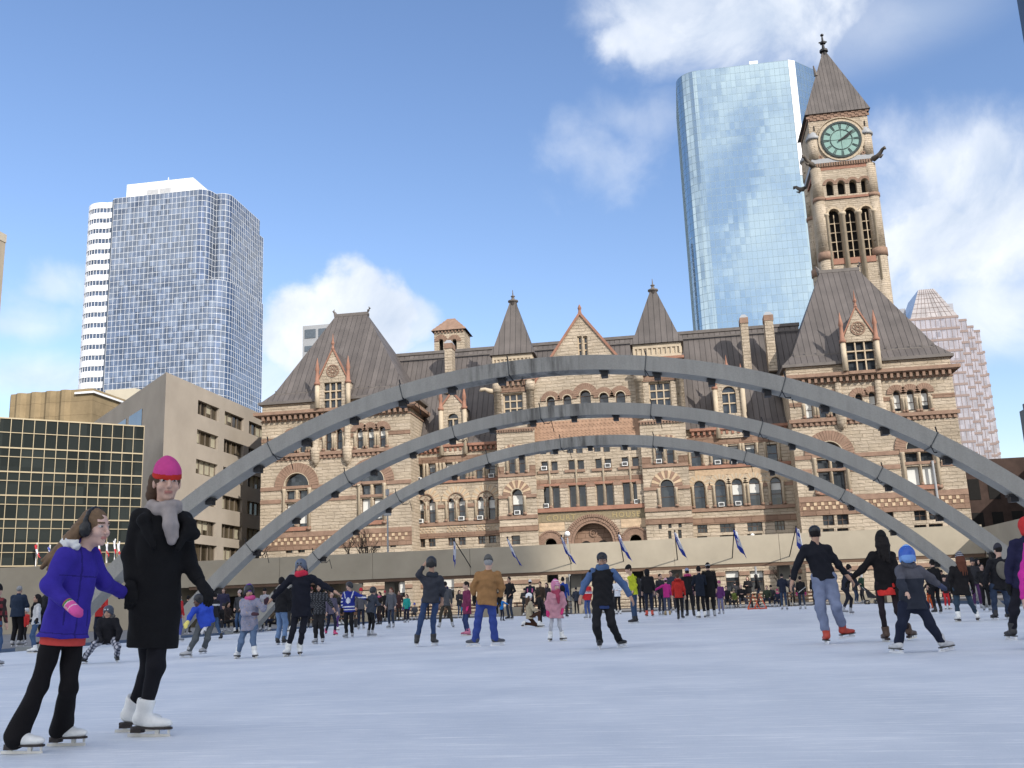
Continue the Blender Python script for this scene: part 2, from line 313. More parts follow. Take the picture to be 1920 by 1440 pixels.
bp = N(t, 'ShaderNodeBump', i_Strength=.35, i_Distance=.012); L(t, hh.outputs[0], bp.inputs['Height']); L(t, bp.outputs['Normal'], b.inputs['Normal'])
ICE = m
MATT = mat('blue_rubber', (.03, .055, .10), .85, .2, 1.5, .3, 30)
tag(MB().add([(-1500, -800, -.02), (1500, -800, -.02), (1500, 2500, -.02), (-1500, 2500, -.02)], [(0, 1, 2, 3)]).build('ground', mat('asphalt', (.07, .07, .07), .95, .15, .3)), kind='structure')
tag(MB().add([(-58, -60, -.012), (40, -60, -.012), (40, 96, -.012), (-58, 96, -.012)], [(0, 1, 2, 3)]).build('plaza', PAVE), kind='structure')
RX0, RX1, RY1 = -17.9, 13.2, 66.2
tag(MB().prism([(RX0 - 3.2, -40), (RX1 + 4, -40), (RX1 + 4, RY1 + 3), (RX0 - 3.2, RY1 + 3)], -.006, .012).build('rubber_matting', MATT), kind='structure')
ip = [(RX0, -36), (RX1, -36), (RX1, RY1 - 3), (RX1 - 3, RY1), (RX0 + 3, RY1), (RX0, RY1 - 4)]
tag(MB().prism(ip, -.003, .03).build('ice_rink', ICE), kind='structure')
# ---------------------------------------------------------------- old city hall (sandstone)
och = empty('old_city_hall', (-8, 112, 0), 'long sandstone town hall with steep dark roofs, corner pavilions and arched windows behind the arches', 'city hall')
class Sec:
    """one section of the facade in the plane y = Y; openings are measured as (x, top, bottom, width) in photo pixels on that plane"""
    def __init__(s, Y, name): s.Y = Y; s.k = Y / F * .985; s.holes = []; s.wins = []; s.mb = MB(); s.tr = MB(); s.name = name
    def X(s, px, py): return atY(px, py, s.Y)[0]
    def Z(s, px, py): return atY(px, py, s.Y)[2]
    def win(s, x, yt, yb, w, arch=False, cols=1, rows=2, blind=0., ac=0, style='frame', blindx=0, z=None):
        ym = (yt + yb) / 2
        xc = s.X(x, ym); zt = s.Z(x, yt); zb = s.Z(x, yb); ww = w * s.k
        s.holes.append(archpoly(xc, ww, zb, zt) if arch else rect(xc - ww / 2, xc + ww / 2, zb, zt))
        s.wins.append((xc, zb, zt, ww, arch, cols, rows, blind, ac, style)); return xc, zb, zt, ww
    def finish(s, outline, wallmat=None, depth=.42):
        s.mb.sheet(outline, s.holes, s.Y, depth)
        s.mb.build('wall', wallmat or SAND, och)
        yb = s.Y + depth
        for (xc, zb, zt, w, arch, cols, rows, blind, ac, style) in s.wins:
            poly = archpoly(xc, w, zb, zt) if arch else rect(xc - w / 2, xc + w / 2, zb, zt)
            f = MB(); mi = .05 if style == 'frame' else .13; yf = yb - .1 if style == 'frame' else yb - .22
            # frame: edge strips, mullions and transoms
            f.box(xc - w / 2, xc - w / 2 + mi, yf, yb, zb, zt - (w / 2 if arch else 0)); f.box(xc + w / 2 - mi, xc + w / 2, yf, yb, zb, zt - (w / 2 if arch else 0))
            f.box(xc - w / 2 + mi, xc + w / 2 - mi, yf, yb, zb, zb + mi)
            if arch: f.ring(xc, zt - w / 2, w / 2 - mi, w / 2, yf, yb, 0, 180, 8, 0)
            else: f.box(xc - w / 2 + mi, xc + w / 2 - mi, yf, yb, zt - mi, zt)
            zr = zt - (w / 2 if arch else 0)
            for c in range(1, cols): x = xc - w / 2 + w * c / cols; f.box(x - mi / 2, x + mi / 2, yf + .02, yb, zb + mi, zr - .002)
            for q in range(1, rows):
                z = zb + (zr - zb) * q / rows; f.box(xc - w / 2 + mi, xc + w / 2 - mi, yf + .03, yb - .01, z - mi / 2, z + mi / 2)
            if arch: f.box(xc - w / 2 + mi, xc + w / 2 - mi, yf + .03, yb - .01, zr - mi / 2, zr + mi / 2)
            o = f.build('window', WFR if style == 'frame' else WMUL, och)
            MB().yprism(poly, yb, yb + .05).build('pane', WGL, o)
            if blind:
                zt2 = zr - .05; MB().box(xc - w / 2 + .06, xc + w / 2 - .06, yb - .035, yb - .004, zt2 - (zt2 - zb) * blind, zt2).build('blind', BLIND, o)
            if ac:
                a = MB().box(xc - .33, xc + .27, yb - .75, yb - .11, zb + .06, zb + .5, 0).box(xc - .27, xc + .21, yb - .762, yb - .752, zb + .12, zb + .44, 1)
                a.build('air_conditioner', [WHITEP, mat('grille', (.07, .07, .07), .7)], o)
    def band(s, xl, xr, yt, yb, px, proj=.07, m=BROWNP, part='stone_band'):
        """string course: heights read at pixel column px; xl, xr in metres"""
        zt = s.Z(px, yt); zb = s.Z(px, yb)
        b = MB().box(xl, xr, s.Y - proj, s.Y + .01, zb, zt); return b.build(part, m, och)
    def cut(s, xl, xr, zb, zt, proj, m, skip=(), part='stone_band'):
        """band interrupted where openings (x0, x1) pass through it"""
        xs = [(xl, xr)]
        for a, c in sorted(skip):
            n = []
            for p, q in xs:
                if c <= p or a >= q: n.append((p, q))
                else:
                    if a > p: n.append((p, a))
                    if c < q: n.append((c, q))
            xs = n
        for p, q in xs:
            if q - p > .02: MB().box(p, q, s.Y - proj, s.Y + .01, zb, zt).build(part, m, och)
    def spans(s, z0, z1, pad=.0): return [(w[0] - w[3] / 2 - pad, w[0] + w[3] / 2 + pad) for w in s.wins if w[1] < z1 and w[2] > z0]
    def bandw(s, xl, xr, yt, yb, px, proj=.07, m=BROWNP, pad=.12):
        zt = s.Z(px, yt); zb = s.Z(px, yb); return s.cut(xl, xr, zb, zt, proj, m, s.spans(zb, zt, pad))
    def hood(s, x, z, r1, r2, n=15, m=BROWNP, alt=None, proj=.12, a0=0, a1=180):
        return MB().ring(x, z, r1, r2, s.Y - proj, s.Y + .012, a0, a1, n, .1, 0, 1 if alt else None).build('window_arch', [m, alt] if alt else m, och)
    def checks(s, xl, xr, zb, zt, nrow=2, cell=.42):
        """chequer of projecting stones"""
        b = MB(); h = (zt - zb) / nrow
        for q in range(nrow):
            x = xl + (cell if q % 2 else 0)
            while x + cell <= xr:
                b.box(x + .03, x + cell - .03, s.Y - .09, s.Y + .01, zb + q * h + .04, zb + (q + 1) * h - .04); x += 2 * cell
        return b.build('chequer_frieze', CHECK, och)
    def cornice(s, xl, xr, zb, zt, proj=.8, bracket=.5, m=BROWNP, top=ROOFT, y1=None, ret=True):
        """projecting cornice on a row of brackets"""
        h = zt - zb; b = MB(); yb = s.Y + .01 if y1 is None else y1
        b.box(xl - proj * ret, xr + proj * ret, s.Y - proj, yb, zb + h * .62, zt)
        b.box(xl - proj * .8 * ret, xr + proj * .8 * ret, s.Y - proj * .8, yb, zb + h * .5, zb + h * .617)
        b.box(xl - .1 * ret, xr + .1 * ret, s.Y - .1, yb, zb - .14, zb - .002)
        n = max(2, int((xr - xl) / bracket))
        for k in range(n):
            x = xl + (xr - xl) * (k + .5) / n; w = bracket * .22
            b.box(x - w, x + w, s.Y - proj * .72, s.Y + .01, zb, zb + h * .497)
        return b.build('cornice', m, och)
    def columns(s, xs, zb, zt, r=.16, m=BUFF, proj=.06):
        for x in xs:
            b = MB().lathe(x, s.Y - proj, [(zb + .2, r), (zt - .35, r * .95), (zt - .3, r * 1.15), (zt - .05, r * 1.5), (zt, r * 1.5)], 10, 0)
            b.box(x - r * 1.3, x + r * 1.3, s.Y - proj - r * 1.3, s.Y + .01, zb, zb + .25, 1); b.build('column', [m, BROWNP], och, True)
PX = lambda s, px, py: (s.X(px, py), s.Z(px, py))
Zc = lambda px, py, Y: atY(px, py, Y)[2]
ZE = 23.9                                                            # pavilion eave
def pavilion(Y, xl, xr, big, row3, base, lights, depth=17):
    s = Sec(Y, 'pavilion')
    for a in row3: s.win(a[0], a[1], a[2], 12.5 if Y else 0, True, 1, 2, a[3] if len(a) > 3 else 0)
    z3b = min(w[1] for w in s.wins); z3t = max(w[2] for w in s.wins); n3 = list(s.wins)
    bigs = []
    for (xa, xb, w, yat, yas, t1, b1, t2, b2, bl) in big:
        xm = (xa + xb) / 2
        x0 = s.X(xa, t1); x1 = s.X(xb, t1); xc = (x0 + x1) / 2; wt = (x1 - x0) + w * s.k
        zs = s.Z(xm, yas); r = (s.Z(xm, yat) - zs)
        s.holes.append([(xc + r * math.cos(math.pi * k / 12), zs + r * math.sin(math.pi * k / 12)) for k in range(13)])
        s.wins.append((xc, zs, zs + r, 2 * r, True, 5, 1, 0, 0, 'frame'))
        for xx in (x0, x1):
            for (ta, ba, bb) in ((t1, b1, 0), (t2, b2, bl)):
                zt = s.Z(xm, ta); zb = s.Z(xm, ba); ww = w * s.k
                s.holes.append(rect(xx - ww / 2, xx + ww / 2, zb, zt)); s.wins.append((xx, zb, zt, ww, False, 1, 1, bb, 0, 'frame'))
        bigs.append((xc, zs, r, wt, s.Z(xm, t1), s.Z(xm, b2)))
    for (x, yt, yb, w) in base: s.win(x, yt, yb, w, False, 2, 2)
    for (x, yt, yb, w) in lights: s.win(x, yt, yb, w, False, 2, 1, .7)
    s.finish(rect(xl, xr, 0, ZE))
    # returns and back
    r = MB(); r.add([(xr, Y, 0), (xr, Y + depth, 0), (xr, Y + depth, ZE), (xr, Y, ZE), (xl, Y, 0), (xl, Y + depth, 0), (xl, Y + depth, ZE), (xl, Y, ZE)], [(0, 1, 2, 3), (4, 5, 6, 7), (1, 5, 6, 2)]); r.build('side_wall', SAND, och)
    zc = 22.0
    s.cornice(xl, xr, zc, zc + .95, .75, .62, y1=Y + depth)
    for xx, sg in ((xl, -1), (xr, 1)): pass
    g = MB().box(xl - .35, xr + .35, Y - .35, Y + depth + .35, ZE - .02, ZE + .28).build('gutter', ROOFT, och)
    for (xc, zs, r_, wt, zt, zb) in bigs:
        s.hood(xc, zs, r_ + .08, r_ + 1.15, 23, BROWNP, None, .14)
        MB().ring(xc, zs, r_ + .0, r_ + .075, Y - .16, Y + .02, 0, 180, 12, 0).build('window_arch', BUFF, och)
        s.columns([xc - wt / 2 - .28, xc + wt / 2 + .28], zb - .4, zs - .3, .17)
        s.columns([xc], zb, zt, .11, WMUL, .0)
        zz = zs - .33
        MB().box(xc - wt / 2 - .5, xc + wt / 2 + .5, Y - .15, Y + .01, zs - .32, zs - .005).build('window_lintel', BROWNP, och)
        MB().box(xc - wt / 2 - .45, xc + wt / 2 + .45, Y - .2, Y + .01, zb - .45, zb - .01).build('window_sill', RED, och)
        if zt - zb > 2.5:
            zm = [w for w in s.wins if abs(w[0] - xc) < wt and not w[4] and w[2] < zs and w[1] > zb + 1]
            if zm: MB().box(xc - wt / 2 - .2, xc + wt / 2 + .2, Y - .12, Y + .01, zm[0][1] - .3, zm[0][1] - .01).build('window_lintel', BROWNP, och)
    # bands
    zs = bigs[0][1]
    s.cut(xl, xr, zs - .42, zs - .004, .1, BROWNP, [(b[0] - b[3] / 2 - .55, b[0] + b[3] / 2 + .55) for b in bigs])
    s.cut(xl, xr, zs - 1.85, zs - 1.4, .08, BROWNP, [(b[0] - b[3] / 2 - .6, b[0] + b[3] / 2 + .6) for b in bigs])
    zf = bigs[0][5] - 1.0
    s.cut(xl, xr, zf - .12, zf + .42, .09, BROWNP, []); s.cut(xl, xr, zf - 1.5, zf - .95, .09, BROWN, [])
    s.cut(xl, xr, zf - .948, zf - .122, .03, BROWN, []); s.checks(xl + .3, xr - .3, zf - .94, zf - .14, 2, .36)
    s.cut(xl, xr, 5.35, 5.9, .12, BROWNP, s.spans(5.35, 5.9)); s.cut(xl, xr, 2.9, 3.3, .14, BROWNP, s.spans(2.9, 3.3, .05))
    # arcade of the top storey
    z0 = z3b - .05
    MB().box(xl - .22, xr + .22, Y - .3, Y + .01, z0 - .38, z0 - .005).build('stone_band', BROWNP, och)
    b = MB(); n = int((xr - xl) / .55)
    for k in range(n): x = xl + (xr - xl) * (k + .5) / n; b.box(x - .14, x + .14, Y - .2, Y + .01, z0 - .75, z0 - .382)
    b.box(xl, xr, Y - .05, Y + .01, z0 - .76, z0 - .375); b.build('corbel_table', BROWNP, och)
    s.cut(xl, xr, z3t - 1.05, z3t - .62, .08, BROWN, [(w[0] - w[3], w[0] + w[3]) for w in n3])
    for w in n3: s.hood(w[0], w[2] - w[3] / 2, w[3] / 2 + .03, w[3] / 2 + .62, 11, BROWNP, None, .13)
    xs = []
    for w in n3: xs += [w[0] - w[3] / 2 - .19, w[0] + w[3] / 2 + .19]
    s.columns(xs, z3b, z3t - .85, .13)
    return s
LP = pavilion(104, -45.3, -28.0,
    [(544.8, 568, 17.5, 887.5, 911, 919.5, 936, 943, 988, .85), (685.7, 708, 17.5, 878, 902, 909, 927, 934, 976, .9)],
    [(547, 813, 850), (567, 811, 848), (588, 809, 846), (615.6, 806, 844), (636, 804, 842), (674.4, 803, 840, .3), (695, 802, 839, .35), (717, 800, 837.5, .3)],
    [(542, 1019, 1037, 15), (565, 1018, 1036, 15), (611, 1015, 1033, 13), (681, 1011, 1029, 17), (706, 1010, 1028, 16), (737, 1010, 1026, 12)], [(592, 1085, 1118, 34), (650, 1098, 1120, 30), (748, 1090, 1120, 24)])
RP = pavilion(104, 12.6, 28.9,
    [(1542.5, 1570, 21, 828, 852, 861, 878, 884, 919, 0), (1708, 1737, 22, 820, 841, 848, 865, 874, 910, .95)],
    [(1517, 746, 785, .9), (1542, 744, 783), (1566, 741, 780, .4), (1611.6, 738, 776), (1636.5, 735, 774, .8), (1682.5, 732.5, 771, .8), (1708, 731, 770, .9), (1734.5, 729, 768, .7)],
    [(1553.7, 965, 985, 20), (1580.7, 964, 984, 20), (1664, 960, 977, 22), (1726, 957, 976, 21), (1755, 955, 974, 24), (1553.7, 991, 1001, 20), (1580.7, 990, 1000, 20), (1726, 984, 994, 21), (1755, 982, 992, 24)], [])
for nm, s, xl, xr, ry0, ry1, zt in (('l', LP, -45.1, -28.0, -39.55, -35.55, 36.3), ('r', RP, 12.6, 28.8, 18.4, 22.65, 36.6)):
    Y = 104; D = 17
    rf = MB().add([(xl - .3, Y - .3, ZE + .25), (xr + .3, Y - .3, ZE + .25), (xr + .3, Y + D + .3, ZE + .25), (xl - .3, Y + D + .3, ZE + .25),
        (xl + .9, Y + .9, ZE + 1.55), (xr - .9, Y + .9, ZE + 1.55), (xr - .9, Y + D - .9, ZE + 1.55), (xl + .9, Y + D - .9, ZE + 1.55),
        (ry0, Y + 8.2, zt), (ry1, Y + 8.2, zt), (ry1, Y + 8.9, zt), (ry0, Y + 8.9, zt)],
        [(0, 1, 5, 4), (1, 2, 6, 5), (2, 3, 7, 6), (3, 0, 4, 7), (4, 5, 9, 8), (5, 6, 10, 9), (6, 7, 11, 10), (7, 4, 8, 11), (8, 9, 10, 11)]).build('roof', ROOF, och)
    b = MB().box(ry0 - .12, ry1 + .12, Y + 8.1, Y + 9, zt - .1, zt + .28)
    for x, d in ((ry0, -1), (ry1, 1)): b.tube([(x, Y + 8.5, zt + .1), (x + d * .15, Y + 8.5, zt + .55), (x + d * .35, Y + 8.5, zt + .8), (x + d * .2, Y + 8.5, zt + 1.0)], [.26, .18, .13, .05], 6)
    b.build('ridge_crest', ROOFT, rf)
    b = MB().box(xl + 1.05, xr - 1.05, Y + .64, Y + .70, ZE + 1.15, ZE + 1.4); n = 13
    for k in range(n):
        x = xl + 1.1 + (xr - xl - 2.2) * k / (n - 1); b.box(x - .05, x + .05, Y + .62, Y + .75, ZE + 1.3, ZE + 1.72)
    b.build('snow_guard', ROOFT, rf)
def dormer(Y, xc, hw, zb, zg, zp, yb, rows, cols, wz0, wz1, ww, arch=False, pin=True, disc=True, zpin=None):
    d = MB(); hole = archpoly(xc, ww, wz0, wz1) if arch else rect(xc - ww / 2, xc + ww / 2, wz0, wz1)
    d.sheet([(xc - hw, zb), (xc + hw, zb), (xc + hw, zg), (xc, zp), (xc - hw, zg)], [hole], Y, .4)
    d.add([(xc - hw, Y, zb), (xc - hw, Y, zg), (xc - hw, yb, zg), (xc - hw, yb, zb), (xc + hw, Y, zb), (xc + hw, Y, zg), (xc + hw, yb, zg), (xc + hw, yb, zb)], [(0, 1, 2, 3), (4, 5, 6, 7)])
    o = d.build('dormer', SAND, och)
    w = MB(); mi = .13; x0 = xc - ww / 2; zr = wz1 - (ww / 2 if arch else 0)
    for c in range(1, cols): x = x0 + ww * c / cols; w.box(x - mi / 2, x + mi / 2, Y + .12, Y + .4, wz0, zr if arch else wz1)
    zz = [wz0 + (zr - wz0) * (q / rows if rows < 3 else (.42 if q == 1 else .71)) for q in range(1, rows)] + ([zr] if arch else [])
    for z in zz: w.box(x0, x0 + ww, Y + .14, Y + .39, z - mi / 2, z + mi / 2)
    w.build('window_frame', WMUL, o)
    MB().yprism(hole, Y + .4, Y + .45).build('pane', WGL, o)
    # roof of the dormer running back into the slope, coping, finial
    MB().add([(xc - hw - .1, Y + .2, zg - .05), (xc, Y + .2, zp + .05), (xc, yb, zp + .05), (xc - hw - .1, yb, zg - .05), (xc + hw + .1, Y + .2, zg - .05), (xc + hw + .1, yb, zg - .05)], [(0, 1, 2, 3), (4, 5, 2, 1)]).build('dormer_roof', ROOF, o)
    c = MB(); a = .16
    for sg in (-1, 1): c.yprism([(xc + sg * (hw + .12), zg - .1), (xc + sg * (hw + .12), zg + .22), (xc, zp + .34), (xc, zp + .0)][::sg], Y - .1, Y + .3)
    c.lathe(xc, Y, [(zp + .1, .2), (zp + .5, .1), (zp + .75, .2), (zp + 1.0, .12), (zp + 1.9, .02)], 8)
    c.build('coping', RED, o)
    if pin:
        zq = zpin or zg + 1.5
        for sg in (-1, 1):
            p = MB(); x = xc + sg * (hw + .12)
            p.lathe(x, Y - .05, [(zb, .26), (zg - .4, .26)], 10, 0)
            p.lathe(x, Y - .05, [(zg - .4, .34), (zg - .1, .34), (zg - .1, .24), (zq - .8, .18), (zq - .6, .26), (zq + .8, .02)], 10, 1)
            p.build('pinnacle', [BUFF, RED], o, True)
    if disc:
        p = MB(); z0 = zg + (zp - zg) * .32
        p.ring(xc, z0, .62, .74, Y - .07, Y + .01, 0, 360, 24, 0); p.ring(xc, z0, .14, .24, Y - .07, Y + .01, 0, 360, 12, 0)
        for k in range(6):
            a = math.radians(60 * k + 30); p.ring(xc + .43 * math.cos(a), z0 + .43 * math.sin(a), .12, .18, Y - .06, Y + .01, 0, 360, 8, 0)
        p.build('rosette', BROWNP, o)
    return o
def P4(px, py, Y): q = atY(px, py, Y); return q[0], q[2]
YD = 103.2
x0, _ = P4(597, 720, YD); x1, _ = P4(651, 720, YD)
dormer(YD, (x0 + x1) / 2, (x1 - x0) / 2, 22.97, P4(624, 714, YD)[1], P4(624, 656, YD)[1], 112, 3, 3, P4(624, 771, YD)[1], P4(624, 717, YD)[1], 37 * .0553, zpin=P4(596, 684, YD)[1])
x0, _ = P4(1579, 650, YD); x1, _ = P4(1646, 650, YD)
dormer(YD, (x0 + x1) / 2, (x1 - x0) / 2 - .2, 22.97, P4(1610, 634, YD)[1], P4(1606, 577, YD)[1], 112, 3, 3, P4(1612, 700, YD)[1], P4(1612, 640, YD)[1], 49 * .0553, zpin=P4(1573, 600, YD)[1])
# pilasters and pendants under the big dormers
for pxs in (((592, 850), (652, 847)), ((1577, 780), (1652, 770))):
    for (x, y) in pxs:
        q, z = P4(x, y, 103.9)
        MB().lathe(q, 103.85, [(z - 1.5, .05), (z - .9, .45), (z - .1, .55), (z + .6, .55), (z + .65, .34), (21.9, .34)], 12).build('pilaster', SAND, och, True)
# ------------------------------------------------ wings
def wing(s, xl, xr, zt, cz, bandz):
    s.finish(rect(xl, xr, 0, zt))
ZW = Zc(860, 838, 107.5)
lw = Sec(107.5, 'left wing')
for i, (x, yt, yb) in enumerate(((786, 872, 904), (810, 869, 902), (841.5, 868, 900.5), (866, 866, 899), (898, 864, 898), (922, 862, 897))): lw.win(x, yt, yb, 13, False, 1, 2, (0, .2, .35, .2, 0, .1)[i], i in (0, 5))
la = []
for i, (x, yt, yb) in enumerate(((789, 937, 982), (810, 935.5, 980.5), (845.7, 934, 978), (866, 932.5, 977), (901, 931, 975.5), (922, 929.5, 973.5))): la.append(lw.win(x, yt, yb, 13, True, 1, 2, (.35, .35, .3, .2, .4, .4)[i], i in (0, 3, 4)))
for x, yt, yb in ((790.5, 1009, 1026), (810, 1008, 1025), (847, 1005, 1023), (866.5, 1004, 1022), (903, 1002, 1020), (923.5, 1001, 1018)): lw.win(x, yt, yb, 14, False, 2, 2)
for x in (838, 915): lw.win(x, 1082, 1122, 28, False, 1, 2, .6)
lw.finish(rect(-28, -17.5, 0, ZW + .3))
zi = lw.Z(830, 946)
for a, c in ((0, 1), (2, 3), (4, 5)):
    xm = (la[a][0] + la[c][0]) / 2; zz = la[a][2] - la[a][3] / 2
    lw.hood(xm, zz + .05, .95, 1.62, 17, CHECK, BUFF, .1); MB().ring(xm, zz + .05, .84, .93, 107.35, 107.52, 0, 180, 14, 0).build('window_arch', BROWNP, och)
    b = MB()
    for q in range(3):
        for p in range(3 - q): b.add([(xm + (p - (2 - q) / 2) * .3 + dx, 107.44, zz + .22 + q * .2 + dz) for dx, dz in ((-.1, 0), (0, -.1), (.1, 0), (0, .1))], [(0, 1, 2, 3)])
    b.build('tracery', BROWNP, och)
    lw.columns([la[a][0] - .55, xm, la[c][0] + .55], la[a][1], zz, .12)
    lw.checks(la[a][0] - .5, la[c][0] + .5, la[a][1] - 1.15, la[a][1] - .5, 3, .2)
lw.cut(-28, -17.5, zi - .42, zi - .02, .1, BROWNP, lw.spans(zi - .4, zi))
zq = la[2][1]; lw.cut(-28, -17.5, zq - .4, zq - .02, .14, BROWNP, []); lw.cut(-28, -17.5, zq - 1.75, zq - 1.2, .1, BROWN, [])
lw.cut(-28, -17.5, 5.35, 5.9, .12, BROWNP, lw.spans(5.35, 5.9)); lw.cut(-28, -17.5, 2.9, 3.3, .14, BROWNP, lw.spans(2.9, 3.3, .05))
z3 = lw.wins[2][1]; lw.cut(-28, -17.5, z3 - .3, z3 - .02, .2, RED, []); zt3 = lw.wins[2][2]
xs = []
for w in lw.wins[:6]: xs += [w[0] - w[3] / 2 - .2, w[0] + w[3] / 2 + .2]
lw.columns(xs + [(lw.wins[1][0] + lw.wins[2][0]) / 2, (lw.wins[3][0] + lw.wins[4][0]) / 2], z3, zt3 + .05, .12)
lw.cut(-28, -17.5, zt3 + .05, zt3 + .75, .12, BROWN, []); lw.cornice(-28, -17.6, ZW - .45, ZW + .3, .55, .55, RED, ret=False)
rw = Sec(107.5, 'right wing')
for i, (x, yt, yb) in enumerate(((1305, 838, 874), (1345, 835, 872), (1376, 835, 871), (1407, 833, 869), (1448.5, 833, 866))): rw.win(x, yt, yb, 18.5, False, 1, 2, (.25, .3, .1, .2, 0)[i], i in (1, 2))
ra = [rw.win(x, yt, yb, 19.5, True, 1, 2, bl, ac) for x, yt, yb, bl, ac in ((1312, 902, 953.5, 0, 0), (1351.5, 899.5, 951, 0, 1), (1383, 897.5, 949, .45, 1), (1415.5, 896, 948, .4, 0), (1456, 894.5, 946.5, .3, 0))]
for x, yt, yb, w in ((1317, 981, 999, 18), (1364, 979, 998, 27), (1415.5, 976.5, 996, 27), (1462, 974, 994, 18), (1317, 1005, 1016, 18), (1364, 1003, 1014, 27), (1415.5, 1001, 1012, 27)): rw.win(x, yt, yb, w, False, 3, 2)
for x in (1374, 1420, 1330): rw.win(x, 1070, 1110, 24, False, 1, 2, .3)
ZR = ZW
rw.finish(rect(1.8, 12.7, 0, ZR + .3))
for w in ra: rw.hood(w[0], w[2] - w[3] / 2, w[3] / 2 + .05, w[3] / 2 + .62, 15, CHECK, BUFF, .08)
zz = ra[1][2] - ra[1][3] / 2; xs = []
for w in ra: xs += [w[0] - w[3] / 2 - .16, w[0] + w[3] / 2 + .16]
rw.columns(xs, ra[1][1], zz, .13); rw.cut(1.8, 12.7, zz - .42, zz - .02, .08, BROWNP, rw.spans(zz - .4, zz, .3))
zq = ra[1][1]; rw.cut(1.8, 12.7, zq - .4, zq - .02, .14, BROWNP, []); rw.cut(1.8, 12.7, zq - 1.75, zq - 1.05, .1, BROWN, [])
rw.cut(1.8, 12.7, 5.3, 5.75, .12, BROWNP, rw.spans(5.3, 5.75)); rw.cut(1.8, 12.7, 2.9, 3.3, .14, BROWNP, rw.spans(2.9, 3.3, .05))
z3 = rw.wins[1][1]; zt3 = rw.wins[1][2]; rw.cut(1.8, 12.7, z3 - .35, z3 - .02, .2, RED, [])
xs = []
for w in rw.wins[:5]: xs += [w[0] - w[3] / 2 - .2, w[0] + w[3] / 2 + .2]
rw.columns(xs, z3, zt3 + .02, .12); rw.cut(1.8, 12.7, zt3 + .05, zt3 + 1., .12, BROWN, []); rw.cornice(2.3, 12.6, ZR - .45, ZR + .3, .55, .6, RED, ret=False)
# brick-like diaper work above the right wing's arches
b = MB(); zb = ra[1][2] + .55
for k in range(22):
    x = 2.6 + k * .4
    for q in range(4): b.box(x + q * .1, x + q * .1 + .2, 107.43, 107.51, zb + q * .14, zb + q * .14 + .1)
b.box(2.5, 11.6, 107.465, 107.51, zb - .05, zb + .58); b.build('diaper_work', CHECK, och)
